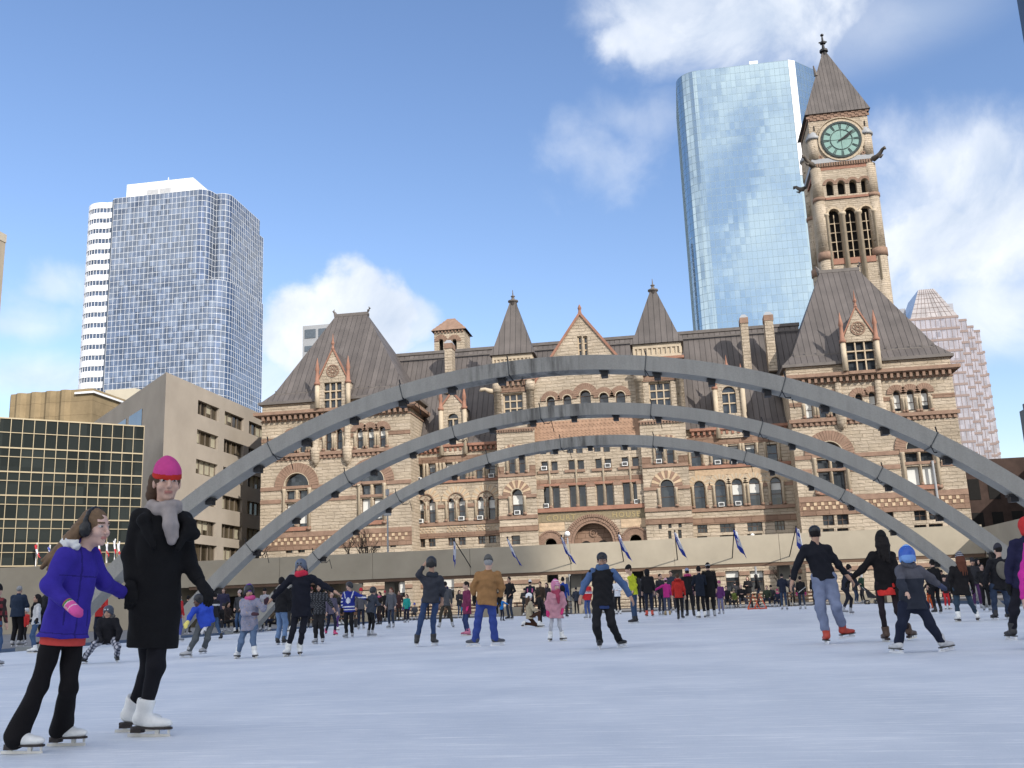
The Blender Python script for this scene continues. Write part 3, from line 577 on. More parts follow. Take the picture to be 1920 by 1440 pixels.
# ------------------------------------------------ stair turrets
def turret(xl, xr, grid, zgrid, pair, ptop, pbot, big, bigw, slits, ac):
    s = Sec(105.3, 'turret'); ca = []
    gx = [s.X(p, zgrid[0]) for p in grid]; zt = s.Z(grid[1], zgrid[0]); zb = s.Z(grid[1], zgrid[1]); w = gx[2] - gx[0]; xc = (gx[0] + gx[2]) / 2
    s.holes.append(rect(gx[0], gx[2], zb, zt)); s.wins.append((xc, zb, zt, w, False, 3, 3, 0, 0, 'stone'))
    pr = [s.win(p, ptop, pbot, 12.5, True, 1, 2, .3 if ac else 0, ac and i == 0) for i, p in enumerate(pair)]
    bw = s.win(big[0], big[1], big[2], bigw, True, 1, 2, 0 if ac else .45, not ac)
    for a in slits: s.win(*a, False, 1, 2)
    ztop = ZTP - 1.75
    s.finish(rect(xl, xr, 0, ztop), depth=.5)
    MB().add([(xl, 105.3, 0), (xl, 110, 0), (xl, 110, ztop), (xl, 105.3, ztop), (xr, 105.3, 0), (xr, 110, 0), (xr, 110, ztop), (xr, 105.3, ztop)], [(0, 1, 2, 3), (4, 5, 6, 7)]).build('side_wall', SAND, och)
    for w in pr: s.hood(w[0], w[2] - w[3] / 2, w[3] / 2 + .05, w[3] / 2 + .5, 9, CHECK, BROWNP, .1)
    s.columns([pr[0][0] - .5, (pr[0][0] + pr[1][0]) / 2, pr[1][0] + .5], pr[0][1], pr[0][2] - .4, .13)
    s.hood(bw[0], bw[2] - bw[3] / 2, bw[3] / 2 + .12, bw[3] / 2 + .95, 13, BROWNP, CHECK, .12); MB().ring(bw[0], bw[2] - bw[3] / 2, bw[3] / 2, bw[3] / 2 + .1, 105.12, 105.32, 0, 180, 12, 0).build('window_arch', BUFF, och)
    s.columns([bw[0] - bw[3] / 2 - .22, bw[0] + bw[3] / 2 + .22], bw[1], bw[2] - bw[3] / 2 - .2, .14)
    z = bw[2] - bw[3] / 2; s.cut(xl, xr, z - .38, z - .02, .14, BROWNP, s.spans(z - .3, z, .08)); z = bw[1]
    s.cut(xl - .05, xr + .05, z - .4, z - .01, .12, BROWNP, []); s.cut(xl - .04, xr + .04, z - 1.75, z - 1.15, .1, BROWN, []); z = pr[0][1]
    s.cut(xl, xr, z - .35, z - .01, .12, BROWNP, []); s.cut(xl, xr, z + .01, z + .8, .05, BROWN, s.spans(z, z + .8, .5)); s.cut(xl, xr, 5.3, 5.8, .12, BROWNP, s.spans(5.3, 5.8)); s.cut(xl, xr, 2.9, 3.3, .14, BROWNP, s.spans(2.9, 3.3, .05))
    zd = s.Z((grid[1]), zgrid[2]); b = MB(); n = 15
    for k in range(n): x = xl + (xr - xl) * (k + .5) / n; b.box(x - .08, x + .08, 105.12, 105.31, zd - .2, zd + .02)
    b.box(xl - .08, xr + .08, 105.1, 105.31, zd + .022, zd + .2); b.build('dentil_course', BROWNP, och)
    zg = s.Z(grid[1], zgrid[0]); s.cut(xl, xr, zg + .1, zg + .75, .1, BROWN, [])
    b = MB()
    for k in range(7): x = xl + (xr - xl) * (k + .5) / 7; b.yprism([(x - .12, zg + .76), (x + .12, zg + .76), (x + .12, zg + 1.3), (x - .12, zg + 1.3)], 104.95, 105.31)
    b.box(xl - .35, xr + .35, 104.9, 105.31, zg + 1.3, zg + 1.55); b.build('corbel_table', BROWNP, och)
    for x in (xl + .25, xr - .25): MB().lathe(x, 105.4, [(zb - 1.2, .42), (zg + .2, .42), (zg + .22, .55), (zg + 1.3, .55)], 14).build('corner_shaft', SAND, och, True)
    # arcaded parapet, pyramid roof
    x0, x1, y0, y1 = xl - .15, xr + .15, 105.15, 105.15 + (xr - xl) + .3
    pa = MB().box(x0, x1, y0 + .12, y1 - .12, ztop - .3, ZTP); n = 10
    for k in range(n + 1):
        q = x0 + (x1 - x0) * k / n; pa.box(q - .09, q + .09, y0, y0 + .2, ztop + .5, ZTP - .5); pa.box(x0, x0 + .2, y0 + (y1 - y0) * k / n - .09, y0 + (y1 - y0) * k / n + .09, ztop + .5, ZTP - .5); pa.box(x1 - .2, x1, y0 + (y1 - y0) * k / n - .09, y0 + (y1 - y0) * k / n + .09, ztop + .5, ZTP - .5)
    pa.box(x0 - .02, x1 + .02, y0 - .02, y1 + .02, ZTP - .5, ZTP - .02).box(x0 - .03, x1 + .03, y0 - .03, y1 + .03, ztop + .2, ztop + .5)
    pa.build('parapet', BUFF, och)
    MB().box(x0 - .25, x1 + .25, y0 - .25, y1 + .25, ztop - .1, ztop + .18).build('stone_band', RED, och)
    xc, yc = (x0 + x1) / 2, (y0 + y1) / 2; h = (x1 - x0) / 2 + .3; za = ZTP + 6.75
    rf = MB().add([(xc - h, yc - h, ZTP), (xc + h, yc - h, ZTP), (xc + h, yc + h, ZTP), (xc - h, yc + h, ZTP), (xc - h * .8, yc - h * .8, ZTP + 1.2), (xc + h * .8, yc - h * .8, ZTP + 1.2), (xc + h * .8, yc + h * .8, ZTP + 1.2), (xc - h * .8, yc + h * .8, ZTP + 1.2), (xc - .3, yc - .3, za), (xc + .3, yc - .3, za), (xc + .3, yc + .3, za), (xc - .3, yc + .3, za)],
        [(0, 1, 5, 4), (1, 2, 6, 5), (2, 3, 7, 6), (3, 0, 4, 7), (4, 5, 9, 8), (5, 6, 10, 9), (6, 7, 11, 10), (7, 4, 8, 11), (3, 2, 1, 0)]).build('turret_roof', ROOF, och)
    MB().lathe(xc, yc, [(za - .5, .5), (za - .05, .42), (za, .6), (za + .15, .6), (za + .2, .3), (za + .55, .12), (za + .6, .22), (za + .7, .26), (za + .8, .08), (za + 1.45, .03)], 10).build('finial', ROOFT, rf, True)
ZTP = 27.95
turret(-18.6, -14.45, (942.7, 961, 980), (737, 779, 807), (959, 978), 842, 888, (970, 917, 966), 21, [(967, 1004, 1021, 17)], False)
turret(-3.0, 1.85, (1215.6, 1236, 1257), (716, 762, 791), (1235, 1256), 824, 870, (1251.5, 899, 951), 25, [(1237.7, 980, 992, 6), (1256, 978.5, 990, 6), (1256, 995, 1010, 6), (1275, 977, 989, 6), (1275, 993, 1009, 6)], True)
# gargoyles
for x, z, d in ((-18.7, Zc(928, 733, 105), -1), (1.9, Zc(1283, 705, 105), 1)):
    MB().tube([(x, 105.4, z), (x + d * .6, 105.2, z + .1), (x + d * 1.0, 105.1, z + .3), (x + d * 1.4, 105., z + .22), (x + d * 1.6, 105, z + .1)], [.3, .28, .2, .24, .08], 8).build('gargoyle', BUFF, och, True)
# ------------------------------------------------ centre block with the court house entrance
ce = Sec(105.9, 'centre'); xl, xr = -14.45, -3.0
gz0 = Zc(1100, 717, 105.9); gza = Zc(1087, 590, 105.9); gxa = ce.X(1087, 590)
ce.win(1087.5, 630, 668, 9, False, 1, 3, style='stone'); ce.win(1098, 630, 668, 9, False, 1, 3, style='stone')
five = [ce.win(x, yt, yb, w, True, 1, 1) for x, yt, yb, w in ((1033, 744, 782, 16), (1064, 741, 780, 16), (1098, 732, 778, 21), (1132.7, 736.5, 777, 17.5), (1164, 734, 776, 18))]
cw = []
for i, (xa, xb, dy) in enumerate(((1021, 1039.5, 0), (1071.5, 1089, -2.5), (1122.5, 1140, -5), (1172, 1191.5, -8))):
    for j, x in enumerate((xa, xb)):
        ce.win(x, 865 + dy, 883 + dy, 12.5, False, 1, 1, 0, (i, j) in ((0, 0), (2, 1), (3, 0))); cw.append(ce.win(x + 3, 913 + dy, 953.5 + dy, 13.5, False, 1, 1, 0, (i, j) in ((0, 0), (3, 1))))
        ce.win(x - 3, 838 + dy, 852 + dy, 13, False, 1, 1)
ex = ce.X(1113, 1018); ez = ce.Z(1113, 1018); er = 2.1; eo = 3.05
ce.holes.append([(ex - er, ez - 4)] + [(ex + er, ez - 4)] + [(ex + er * math.cos(math.pi * k / 16), ez + er * math.sin(math.pi * k / 16)) for k in range(17)])
sa = [(ce.X(1033, 1020), ce.Z(1033, 1021)), (ce.X(1192, 1014), ce.Z(1192, 1014))]
for x, z in sa: ce.holes.append([(x - .62, z - 4), (x + .62, z - 4)] + [(x + .62 * math.cos(math.pi * k / 8), z + .62 * math.sin(math.pi * k / 8)) for k in range(9)])
ce.finish([(xl, 0), (xr, 0), (xr, gz0), (gxa, gza), (xl, gz0)], depth=.45)
g = MB()
for sg, x in ((-1, xl), (1, xr)): g.yprism([(x, gz0 - .1), (x, gz0 + .35), (gxa, gza + .4), (gxa, gza - .05)][::sg], 105.75, 106.3)
g.lathe(gxa, 106, [(gza, .25), (gza + .5, .15), (gza + .8, .22), (gza + 1.2, .05)], 8); g.build('gable_coping', RED, och)
MB().add([(xl, 106.2, gz0), (gxa, 106.2, gza), (gxa, 116, gza), (xl, 116, gz0), (xr, 106.2, gz0), (xr, 116, gz0)], [(0, 1, 2, 3), (4, 5, 2, 1)]).build('gable_roof', ROOF, och)
for w, n in zip(five, (13, 13, 17, 13, 13)):
    ce.hood(w[0], w[2] - w[3] / 2, w[3] / 2 + .1, w[3] / 2 + (.62 if n < 15 else .8), n, BROWNP, None, .14 + (.03 if n > 15 else 0)); MB().ring(w[0], w[2] - w[3] / 2, w[3] / 2, w[3] / 2 + .09, 105.72, 105.92, 0, 180, 12, 0).build('window_arch', BUFF, och)
zf = ce.Z(1100, 786); zf2 = ce.Z(1100, 822); ce.cut(xl, xr, zf2, zf, .04, BROWN, [])
b = MB()
for k in range(26):                                                   # carved frieze: lozenges and zigzag
    x = xl + .3 + k * .42; z = zf - .5
    b.yprism([(x - .17, z), (x, z - .2), (x + .17, z), (x, z + .2)], 105.8, 105.89); b.box(x - .05, x + .05, 105.78, 105.89, z + .28, z + .4); b.box(x + .16, x + .26, 105.79, 105.89, z - .34, z - .24)
    for q in range(3):
        z2 = zf - 1.15 - q * .28; b.yprism([(x - .2, z2), (x, z2 - .17), (x + .2, z2), (x + .2, z2 + .08), (x, z2 - .09), (x - .2, z2 + .08)], 105.81, 105.89)
b.box(xl + .02, xr - .02, 105.852, 105.9, zf2 + .02, zf - .02); b.build('carved_frieze', mat('frieze_stone', (.36, .23, .155), .9, .15, 2, .4, 9), och)
zs = cw[0][1]; ce.cut(xl, xr, zs - .45, zs - .02, .3, RED, [])
zlin = ce.wins[8][2]; 
for i in range(4):
    xa = cw[2 * i][0] - .17; xb = cw[2 * i + 1][0] - .17; xm = (xa + xb) / 2
    MB().box(xa - .45, xb + .75, 105.72, 105.91, cw[2 * i][2] + .02, cw[2 * i][2] + .28).build('window_lintel', RED, och)
    MB().box(xa - .6, xb + .6, 105.74, 105.91, ce.wins[7 + i * 6][1] - .3, ce.wins[7 + i * 6][1] - .02).build('window_sill', BROWNP, och)
    ce.columns([xm + .12], cw[0][1], ce.wins[7][2] + .05, .13, BUFF)
for px_ in (1007, 1057, 1107, 1158, 1204):                             # piers of the great hall
    x = ce.X(px_, 900); x = min(max(x, xl + .3), xr - .3); MB().box(x - .42, x + .42, 105.6, 105.92, zs, zlin + .1).build('pier', SAND, och)
    MB().box(x - .48, x + .48, 105.55, 105.92, zlin - .25, zlin + .12).build('capital', BROWNP, och)
ce.cut(xl, xr, zlin + .13, zlin + .75, .12, BROWN, [])
zt = zs - .55; zt2 = zt - .95
MB().box(xl, xr, 105.84, 105.91, zt2, zt).build('name_band', mat('mosaic_stone', (.22, .18, .115), .9, .3, 6, .8, 12, bd=.04), och)
GOLD = mat('gold_lettering', (.36, .285, .14), .7, .1)
def text(s_, x, z, size, y, m, parent, name, face=(math.pi / 2, 0, 0), spacing=1.):
    cu_ = bpy.data.curves.new(name, 'FONT'); cu_.body = s_; cu_.size = size; cu_.extrude = .02; cu_.align_x = 'CENTER'; cu_.space_character = spacing
    o = bpy.data.objects.new(name, cu_); col.objects.link(o); dg = bpy.context.evaluated_depsgraph_get(); me = bpy.data.meshes.new_from_object(o.evaluated_get(dg))
    bpy.data.objects.remove(o); q = bpy.data.objects.new(name, me); me.materials.clear(); me.materials.append(m); q.parent = parent
    q.location = Vector((x, y, z)) - origin(parent); q.rotation_euler = face; col.objects.link(q); return q
text('COURT', ex - 3.35, zt2 + .17, .8, 105.82, GOLD, och, 'lettering', spacing=1.25); text('HOUSE', ex + 3.6, zt2 + .17, .8, 105.82, GOLD, och, 'lettering', spacing=1.25)
b = MB().box(xl + .05, ex - 3.02, 105.845, 105.9, zt2 - .95, zt2 - .05); b2 = MB().box(ex + 3.02, xr - .05, 105.845, 105.9, zt2 - .95, zt2 - .05)
for k in range(24):
    x = xl + .35 + k * .46
    for q in range(2):
        if abs(x - ex) > 2.9 + .1: (b if x < ex else b2).yprism([(x - .2, zt2 - .35 - q * .42), (x, zt2 - .15 - q * .42), (x + .2, zt2 - .35 - q * .42), (x, zt2 - .42 - q * .42)], 105.82, 105.91)
b.build('chequer_frieze', CHECK, och); b2.build('chequer_frieze', CHECK, och)
MB().ring(ex, ez, er + .25, eo - .35, 105.6, 105.92, 0, 180, 29, .1).ring(ex, ez, eo - .34, eo, 105.5, 105.92, 0, 180, 40, .25).ring(ex, ez, er - .02, er + .23, 105.68, 106.1, 0, 180, 20, 0).build('entrance_arch', BROWNP, och)
for x, z in sa: MB().ring(x, z, .66, 1.3, 105.7, 105.92, 0, 180, 17, .1).ring(x, z, 1.31, 1.5, 105.62, 105.92, 0, 180, 22, .25).build('entrance_arch', BROWNP, och)
b = MB().yprism([(ex + er * math.cos(math.pi * k / 16), ez + er * math.sin(math.pi * k / 16)) for k in range(17)], 106.6, 106.7).build('tympanum', BROWN, och)
MB().ring(ex, ez + 1.1, .28, .42, 106.5, 106.61, 0, 360, 16, 0).ring(ex, ez + 1.1, .05, .14, 106.48, 106.61, 0, 360, 10, 0).build('boss', BROWNP, b)
for x in (ex - .85, ex + .95): MB().yprism([(x + .6 * math.cos(math.pi * k / 8), ez - .3 + .6 * math.sin(math.pi * k / 8)) for k in range(9)], 106.55, 106.59).build('doorway', DARKIN, och)
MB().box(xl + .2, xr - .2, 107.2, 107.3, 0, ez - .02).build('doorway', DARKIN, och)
# ------------------------------------------------ main roof, ridge, chimneys, bell turret, wing dormers
yr = 115.5; zr = Zc(905, 654, yr)
mr = MB().add([(-28.6, 107.1, ZW + .25), (12.9, 107.1, ZW + .25), (16, yr, zr), (-33, yr, zr), (-28.6, 124, ZW + .25), (12.9, 124, ZW + .25), (-28.6, 108.3, ZW + 1.2), (12.9, 108.3, ZW + 1.2)],
    [(0, 1, 7, 6), (6, 7, 2, 3), (4, 5, 2, 3)]).build('roof', ROOF, och)
MB().box(-33, 16, yr - .25, yr + .25, zr - .2, zr + .16).box(-33, 16, yr - .85, yr - .72, zr - .98, zr - .8).build('ridge_cap', ROOFT, mr)
def chimney(px0, px1, pt, pb, Y, depth=1.6):
    x0 = atY(px0, pt, Y)[0]; x1 = atY(px1, pt, Y)[0]; zt = Zc(px0, pt, Y); zb = Zc(px0, pb, Y) - 2.5
    MB().box(x0, x1, Y, Y + depth, zb, zt - .9, 0).box(x0 - .06, x1 + .06, Y - .06, Y + depth + .06, zt - .9, zt - .25, 1).add([(x0 - .06, Y - .06, zt - .25), (x1 + .06, Y - .06, zt - .25), (x1 + .06, Y + depth + .06, zt - .25), (x0 - .06, Y + depth + .06, zt - .25), (x0 + .2, Y + .3, zt + .2), (x1 - .2, Y + .3, zt + .2), (x1 - .2, Y + depth - .3, zt + .2), (x0 + .2, Y + depth - .3, zt + .2)],
        [(0, 1, 5, 4), (1, 2, 6, 5), (2, 3, 7, 6), (3, 0, 4, 7), (4, 5, 6, 7)], 2).build('chimney', [SAND, BROWNP, GREYP], och)
chimney(833, 847, 640, 699, 111.5); chimney(1387, 1401, 592, 660, 110.8); chimney(1432, 1448, 587, 655, 110.8)
s = MB(); Y = 130; x0 = atY(814, 640, Y)[0]; x1 = atY(871, 640, Y)[0]; zb = zr - 6; zt = Zc(840, 618, Y)
hl = [archpoly(atY(q, 640, Y)[0], .62, Zc(q, 659, Y), Zc(q, 636, Y), 6) for q in (827, 852)]
s.sheet(rect(x0, x1, zb, zt), hl, Y, .5)
s.add([(x0, Y, zb), (x0, Y + 4, zb), (x0, Y + 4, zt), (x0, Y, zt), (x1, Y, zb), (x1, Y + 4, zb), (x1, Y + 4, zt), (x1, Y, zt)], [(0, 1, 2, 3), (4, 5, 6, 7), (1, 5, 6, 2)])
bt = s.build('bell_turret', SAND, och)
b = MB()
for q in (827, 852): x = atY(q, 640, Y)[0]; b.ring(x, Zc(q, 636, Y) - .31, .34, .95, Y - .1, Y + .01, 0, 180, 9)
for k in range(9): x = x0 + (x1 - x0) * (k + .5) / 9; b.box(x - .1, x + .1, Y - .2, Y + .01, zt - .45, zt - .1)
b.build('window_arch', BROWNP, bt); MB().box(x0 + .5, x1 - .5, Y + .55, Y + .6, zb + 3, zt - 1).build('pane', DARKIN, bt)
xm = (x0 + x1) / 2; b = MB()
for k in range(5):
    f0, f1 = 1 - k * .16, 1 - (k + 1) * .16 + .03; hw = (x1 - x0) / 2 + .35; z0 = zt - .1 + k * .42
    b.add([(xm - hw * f0, Y + 2 - 2.35 * f0, z0), (xm + hw * f0, Y + 2 - 2.35 * f0, z0), (xm + hw * f0, Y + 2 + 2.35 * f0, z0), (xm - hw * f0, Y + 2 + 2.35 * f0, z0), (xm - hw * f1, Y + 2 - 2.35 * f1, z0 + .42), (xm + hw * f1, Y + 2 - 2.35 * f1, z0 + .42), (xm + hw * f1, Y + 2 + 2.35 * f1, z0 + .42), (xm - hw * f1, Y + 2 + 2.35 * f1, z0 + .42)], [(0, 1, 5, 4), (1, 2, 6, 5), (2, 3, 7, 6), (3, 0, 4, 7), (4, 5, 6, 7)])
b.build('turret_roof', BROWNP, bt)
x, _ = P4(849, 780, 107.2); dormer(107.2, x, 1.25, ZW - .9, P4(849, 762, 107.2)[1], P4(849, 737, 107.2)[1], 111.5, 2, 2, P4(849, 825, 107.2)[1], P4(849, 775, 107.2)[1], 1.25, True, True, False)
x, _ = P4(1367, 745, 107.2); dormer(107.2, x, 1.35, ZW - .9, P4(1367, 722, 107.2)[1], P4(1367, 697, 107.2)[1], 111.5, 2, 2, P4(1367, 775, 107.2)[1], P4(1367, 724, 107.2)[1], 1.45, True, True, False)
# body behind, downpipe
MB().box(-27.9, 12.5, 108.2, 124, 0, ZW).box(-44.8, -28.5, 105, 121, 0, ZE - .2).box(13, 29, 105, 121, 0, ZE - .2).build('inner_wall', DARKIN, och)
q0 = atY(1748, 864, 103.8); q1 = atY(1765, 950, 103.8); MB().tube([(q0[0], 103.8, q0[2]), (q0[0] + .05, 103.8, q1[2])], .12, 8).build('downpipe', GREYP, och)
# ---------------------------------------------------------------- clock tower
ct = empty('clock_tower', (31.9, 165, 0), 'tall sandstone clock tower with pyramid roof and green clock dial', 'clock tower')
def PT(px, py): q = atY(px, py, 160); return q[0], q[2]
CX0, CX1, CY0, CY1 = 26.9, 36.9, 160., 170.
hl = []; wn = []
for px, w in ((1554.5, 13), (1576, 13.5), (1598, 13.5), (1620, 13.5)):
    x, zt = PT(px, 341 - (px - 1554) * .09); _, zb = PT(px, 367 - (px - 1554) * .09); hl.append(archpoly(x, w * .088, zb, zt)); wn.append((x, zb, zt, w * .088, 0))
for px, w in ((1562.5, 19.5), (1592.5, 20), (1622.5, 19.5)):
    x, zt = PT(px, 392 - (px - 1562) * .09); _, zb = PT(px + 6, 488 - (px - 1562) * .09); hl.append(archpoly(x, w * .089, zb, zt)); wn.append((x, zb, zt, w * .089, 1))
for k, px in enumerate((1552, 1640)): pass
s = MB(); zr_ = 79.9
s.sheet(rect(CX0 + .5, CX1 - .5, 0, 71.2), hl, CY0, 1.0)
s.add([(CX0 + .5, CY0, 0), (CX0 + .5, CY1, 0), (CX0 + .5, CY1, 71.2), (CX0 + .5, CY0, 71.2), (CX1 - .5, CY0, 0), (CX1 - .5, CY1, 0), (CX1 - .5, CY1, 71.2), (CX1 - .5, CY0, 71.2)], [(0, 1, 2, 3), (4, 5, 6, 7), (1, 5, 6, 2)])
s.box(CX0 + .2, CX1 - .2, CY0 + .1, CY1 - .1, 71.2, 79.2); s.build('shaft', SAND, ct)
for (x, zb, zt, w, big) in wn:
    f = MB()
    if big:
        f.box(x - .07, x + .07, CY0 + .5, CY0 + .7, zb, zt - w / 2)
        for q in range(1, 5): z = zb + (zt - w / 2 - zb) * q / 5 + .1; f.box(x - w / 2, x + w / 2, CY0 + .52, CY0 + .68, z - .06, z + .06)
        f.box(x - w / 2, x + w / 2, CY0 + .1, CY0 + .9, zb - .02, zb + .25)
        f.ring(x, zt - w / 2, w / 2 + .02, w / 2 + .3, CY0 - .12, CY0 + .02, 0, 180, 12, .05)
    else: f.ring(x, zt - w / 2, w / 2 + .05, w / 2 + .5, CY0 - .12, CY0 + .02, 0, 180, 10, .1)
    o = f.build('belfry_opening' if big else 'arcade_opening', WMUL if big else BROWNP, ct)
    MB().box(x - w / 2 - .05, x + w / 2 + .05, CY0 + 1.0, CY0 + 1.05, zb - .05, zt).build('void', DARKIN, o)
b = MB()
for x in ((wn[4][0] + wn[5][0]) / 2, (wn[5][0] + wn[6][0]) / 2): b.lathe(x, CY0 - .15, [(wn[5][1] - 4, .42), (wn[5][2] - 1.3, .42), (wn[5][2] - 1.2, .6), (wn[5][2] - .8, .6)], 12)
for x in (wn[4][0] - 1.2, wn[6][0] + 1.2): b.lathe(x, CY0 - .1, [(wn[5][1] - 4, .25), (wn[5][2] - 1.2, .25), (wn[5][2] - 1.1, .4), (wn[5][2] - .8, .4)], 10)
b.build('column', BUFF, ct, True)
for x, y in ((CX0 + .75, CY0 + .75), (CX1 - .75, CY0 + .75), (CX0 + .75, CY1 - .75), (CX1 - .75, CY1 - .75)):
    b = MB().lathe(x, y, [(0, 1.15), (54, 1.1)], 18, 0).lathe(x, y, [(54, 1.25), (55.3, 1.25)], 18, 1).lathe(x, y, [(55.3, 1.05), (64.3, 1.02)], 18, 0).lathe(x, y, [(64.3, 1.15), (64.9, 1.15)], 18, 1).lathe(x, y, [(64.9, 1.0), (70.2, 1.0)], 18, 0)
    b.build('corner_shaft', [SAND, BROWNP], ct, True)
    MB().lathe(x, y, [(71.7, 1.0), (75.4, .98)], 16, 0).lathe(x, y, [(75.4, 1.2), (75.7, 1.25), (76.6, .75), (77.4, .3), (77.8, .05)], 16, 1).build('corner_turret', [SAND, GREYP], ct, True)
    d = Vector((1 if x > 32 else -1, 1 if y > 165 else -1)).normalized(); q = Vector((x, y)) + d * .9
    P = [(q.x, q.y, 70.8), (q.x + d.x * .9, q.y + d.y * .9, 71.0), (q.x + d.x * 1.4, q.y + d.y * 1.4, 71.3), (q.x + d.x * 1.9, q.y + d.y * 1.9, 71.8), (q.x + d.x * 2.3, q.y + d.y * 2.3, 71.9), (q.x + d.x * 2.5, q.y + d.y * 2.5, 71.6)]
    MB().tube(P, [.5, .4, .32, .27, .3, .1], 8).tube([(P[1][0], P[1][1], 71), (P[2][0], P[2][1], 70.6), (P[3][0], P[3][1], 70.9)], [.25, .22, .1], 6).build('gargoyle', mat('dark_stone', (.11, .095, .08), .9, .2), ct, True)
MB().box(CX0, CX1, CY0 - .1, CY1 + .1, 70.9, 71.7, 0).box(CX0 + .2, CX1 - .2, CY0 - .05, CY1 + .05, 69.6, 70.2, 1).build('cornice', [GREYP, RED], ct)
b = MB()
for k in range(22): x = CX0 + .6 + (CX1 - CX0 - 1.2) * (k + .5) / 22; b.box(x - .1, x + .1, CY0 - .3, CY0 + .02, 70.2, 70.85)
b.build('corbel_table', BROWNP, ct)
MB().box(CX0 + 1.6, CX1 - 1.6, CY0 - .2, CY0 + .02, 64.3, 64.7).box(CX0 + 1.6, CX1 - 1.6, CY0 - .15, CY0 + .02, 53.0, 54.0).build('stone_band', RED, ct)
s = MB(); nc = 18; w = (CX1 - CX0 + .2) / nc
for q in range(3):
    for k in range(nc):
        if (k + q) % 2: s.box(CX0 - .1 + k * w, CX0 - .1 + (k + 1) * w, CY0 - .12, CY0 + .12, 78.75 + q * .38, 78.75 + (q + 1) * .38)
s.box(CX0 + .2, CX1 - .2, CY0 - .02, CY1, 78.7, 79.9).build('chequer_frieze', BROWNP, ct)
h = 5.35; xc, yc = 31.9, 165
MB().add([(xc - h, yc - h, 79.85), (xc + h, yc - h, 79.85), (xc + h, yc + h, 79.85), (xc - h, yc + h, 79.85), (xc - .35, yc - .35, 93.8), (xc + .35, yc - .35, 93.8), (xc + .35, yc + .35, 93.8), (xc - .35, yc + .35, 93.8)],
    [(0, 1, 5, 4), (1, 2, 6, 5), (2, 3, 7, 6), (3, 0, 4, 7), (3, 2, 1, 0)]).build('spire_roof', ROOF, ct)
MB().lathe(xc, yc, [(93.3, .6), (94.0, .4), (94.1, .75), (94.5, .7), (94.7, .3), (95.6, .2), (95.7, .5), (96, .55), (96.2, .2), (97.2, .12), (97.3, .3), (97.5, .3), (97.7, .05)], 8).box(xc - .7, xc + .7, yc - .08, yc + .08, 95.9, 96.1).build('finial', BLACKM, ct)
MB().tube([(xc - 2.2, yc - 2.2, 88.5), (xc - 2.5, yc - 2.5, 90.3)], [.35, .1], 6).build('roof_vent', ROOFT, ct)
qx, qz = PT(1577, 264); qz += .1; CR = 3.25; yf = CY0 - .28
cf = MB().yprism([(qx + CR * math.cos(a * math.pi / 24), qz + CR * math.sin(a * math.pi / 24)) for a in range(48)], yf, CY0 + .15).build('clock_face', mat('verdigris_dial', (.19, .315, .28), .5, .08, 1.5, 0), ct)
nb = MB(); DK = mat('dial_ironwork', (.02, .035, .035), .5, .1)
nb.ring(qx, qz, CR - .35, CR + .02, yf - .12, yf - .002, 0, 360, 60, 0).ring(qx, qz, CR * .53, CR * .56, yf - .08, yf - .002, 0, 360, 40, 0)
for k in range(12):
    a = math.radians(90 - 30 * k); c, s_ = math.cos(a), math.sin(a)
    for o in ((-.16, -.05), (.05, .16)):
        p = [(qx + r_ * c - q * s_, qz + r_ * s_ + q * c) for r_, q in ((CR * .6, o[0] * .8), (CR * .6, o[1] * .8), (CR * .87, o[1] * 1.25), (CR * .87, o[0] * 1.25))]; nb.yprism(p, yf - .06, yf - .002)
for a in (0, 90, 180, 270):
    c, s_ = math.cos(math.radians(a)), math.sin(math.radians(a)); nb.yprism([(qx - .02 * s_, qz + .02 * c), (qx + .02 * s_, qz - .02 * c), (qx + CR * .53 * c + .02 * s_, qz + CR * .53 * s_ - .02 * c), (qx + CR * .53 * c - .02 * s_, qz + CR * .53 * s_ + .02 * c)], yf - .05, yf - .002)
nb.build('numerals', DK, cf)
for nm, ang, ln, wd_ in (('hour_hand', 90 - 64, 1.75, .17), ('minute_hand', 90 - 54, 2.75, .12)):
    a = math.radians(ang); c, s_ = math.cos(a), math.sin(a)
    MB().yprism([(qx + r_ * c - q * s_, qz + r_ * s_ + q * c) for r_, q in ((-.6, -wd_ * .6), (ln * .7, -wd_), (ln, 0), (ln * .7, wd_), (-.6, wd_ * .6))], yf - (.22 if nm[0] == 'h' else .3), yf - (.16 if nm[0] == 'h' else .23)).build(nm, BLACKM, cf)
MB().ring(qx, qz, CR + .05, CR + .45, CY0 - .22, CY0 + .12, 0, 360, 40, .03).ring(qx, qz + .1, CR + .62, CR + .8, CY0 - .2, CY0 + .12, 12, 168, 44, .3).build('dial_surround', BUFF, ct)
for x in (qx - 3.6, qx + 3.3): MB().ring(x, qz - 2.7, .12, .34, CY0 - .1, CY0 + .12, 0, 360, 12, 0).build('roundel', BROWNP, ct)
for x in (qx - 4.1, qx + 4.1): MB().box(x - .07, x + .07, CY0 - .03, CY0 + .13, qz + 2.2, qz + 3.1).build('slit_window', DARKIN, ct)
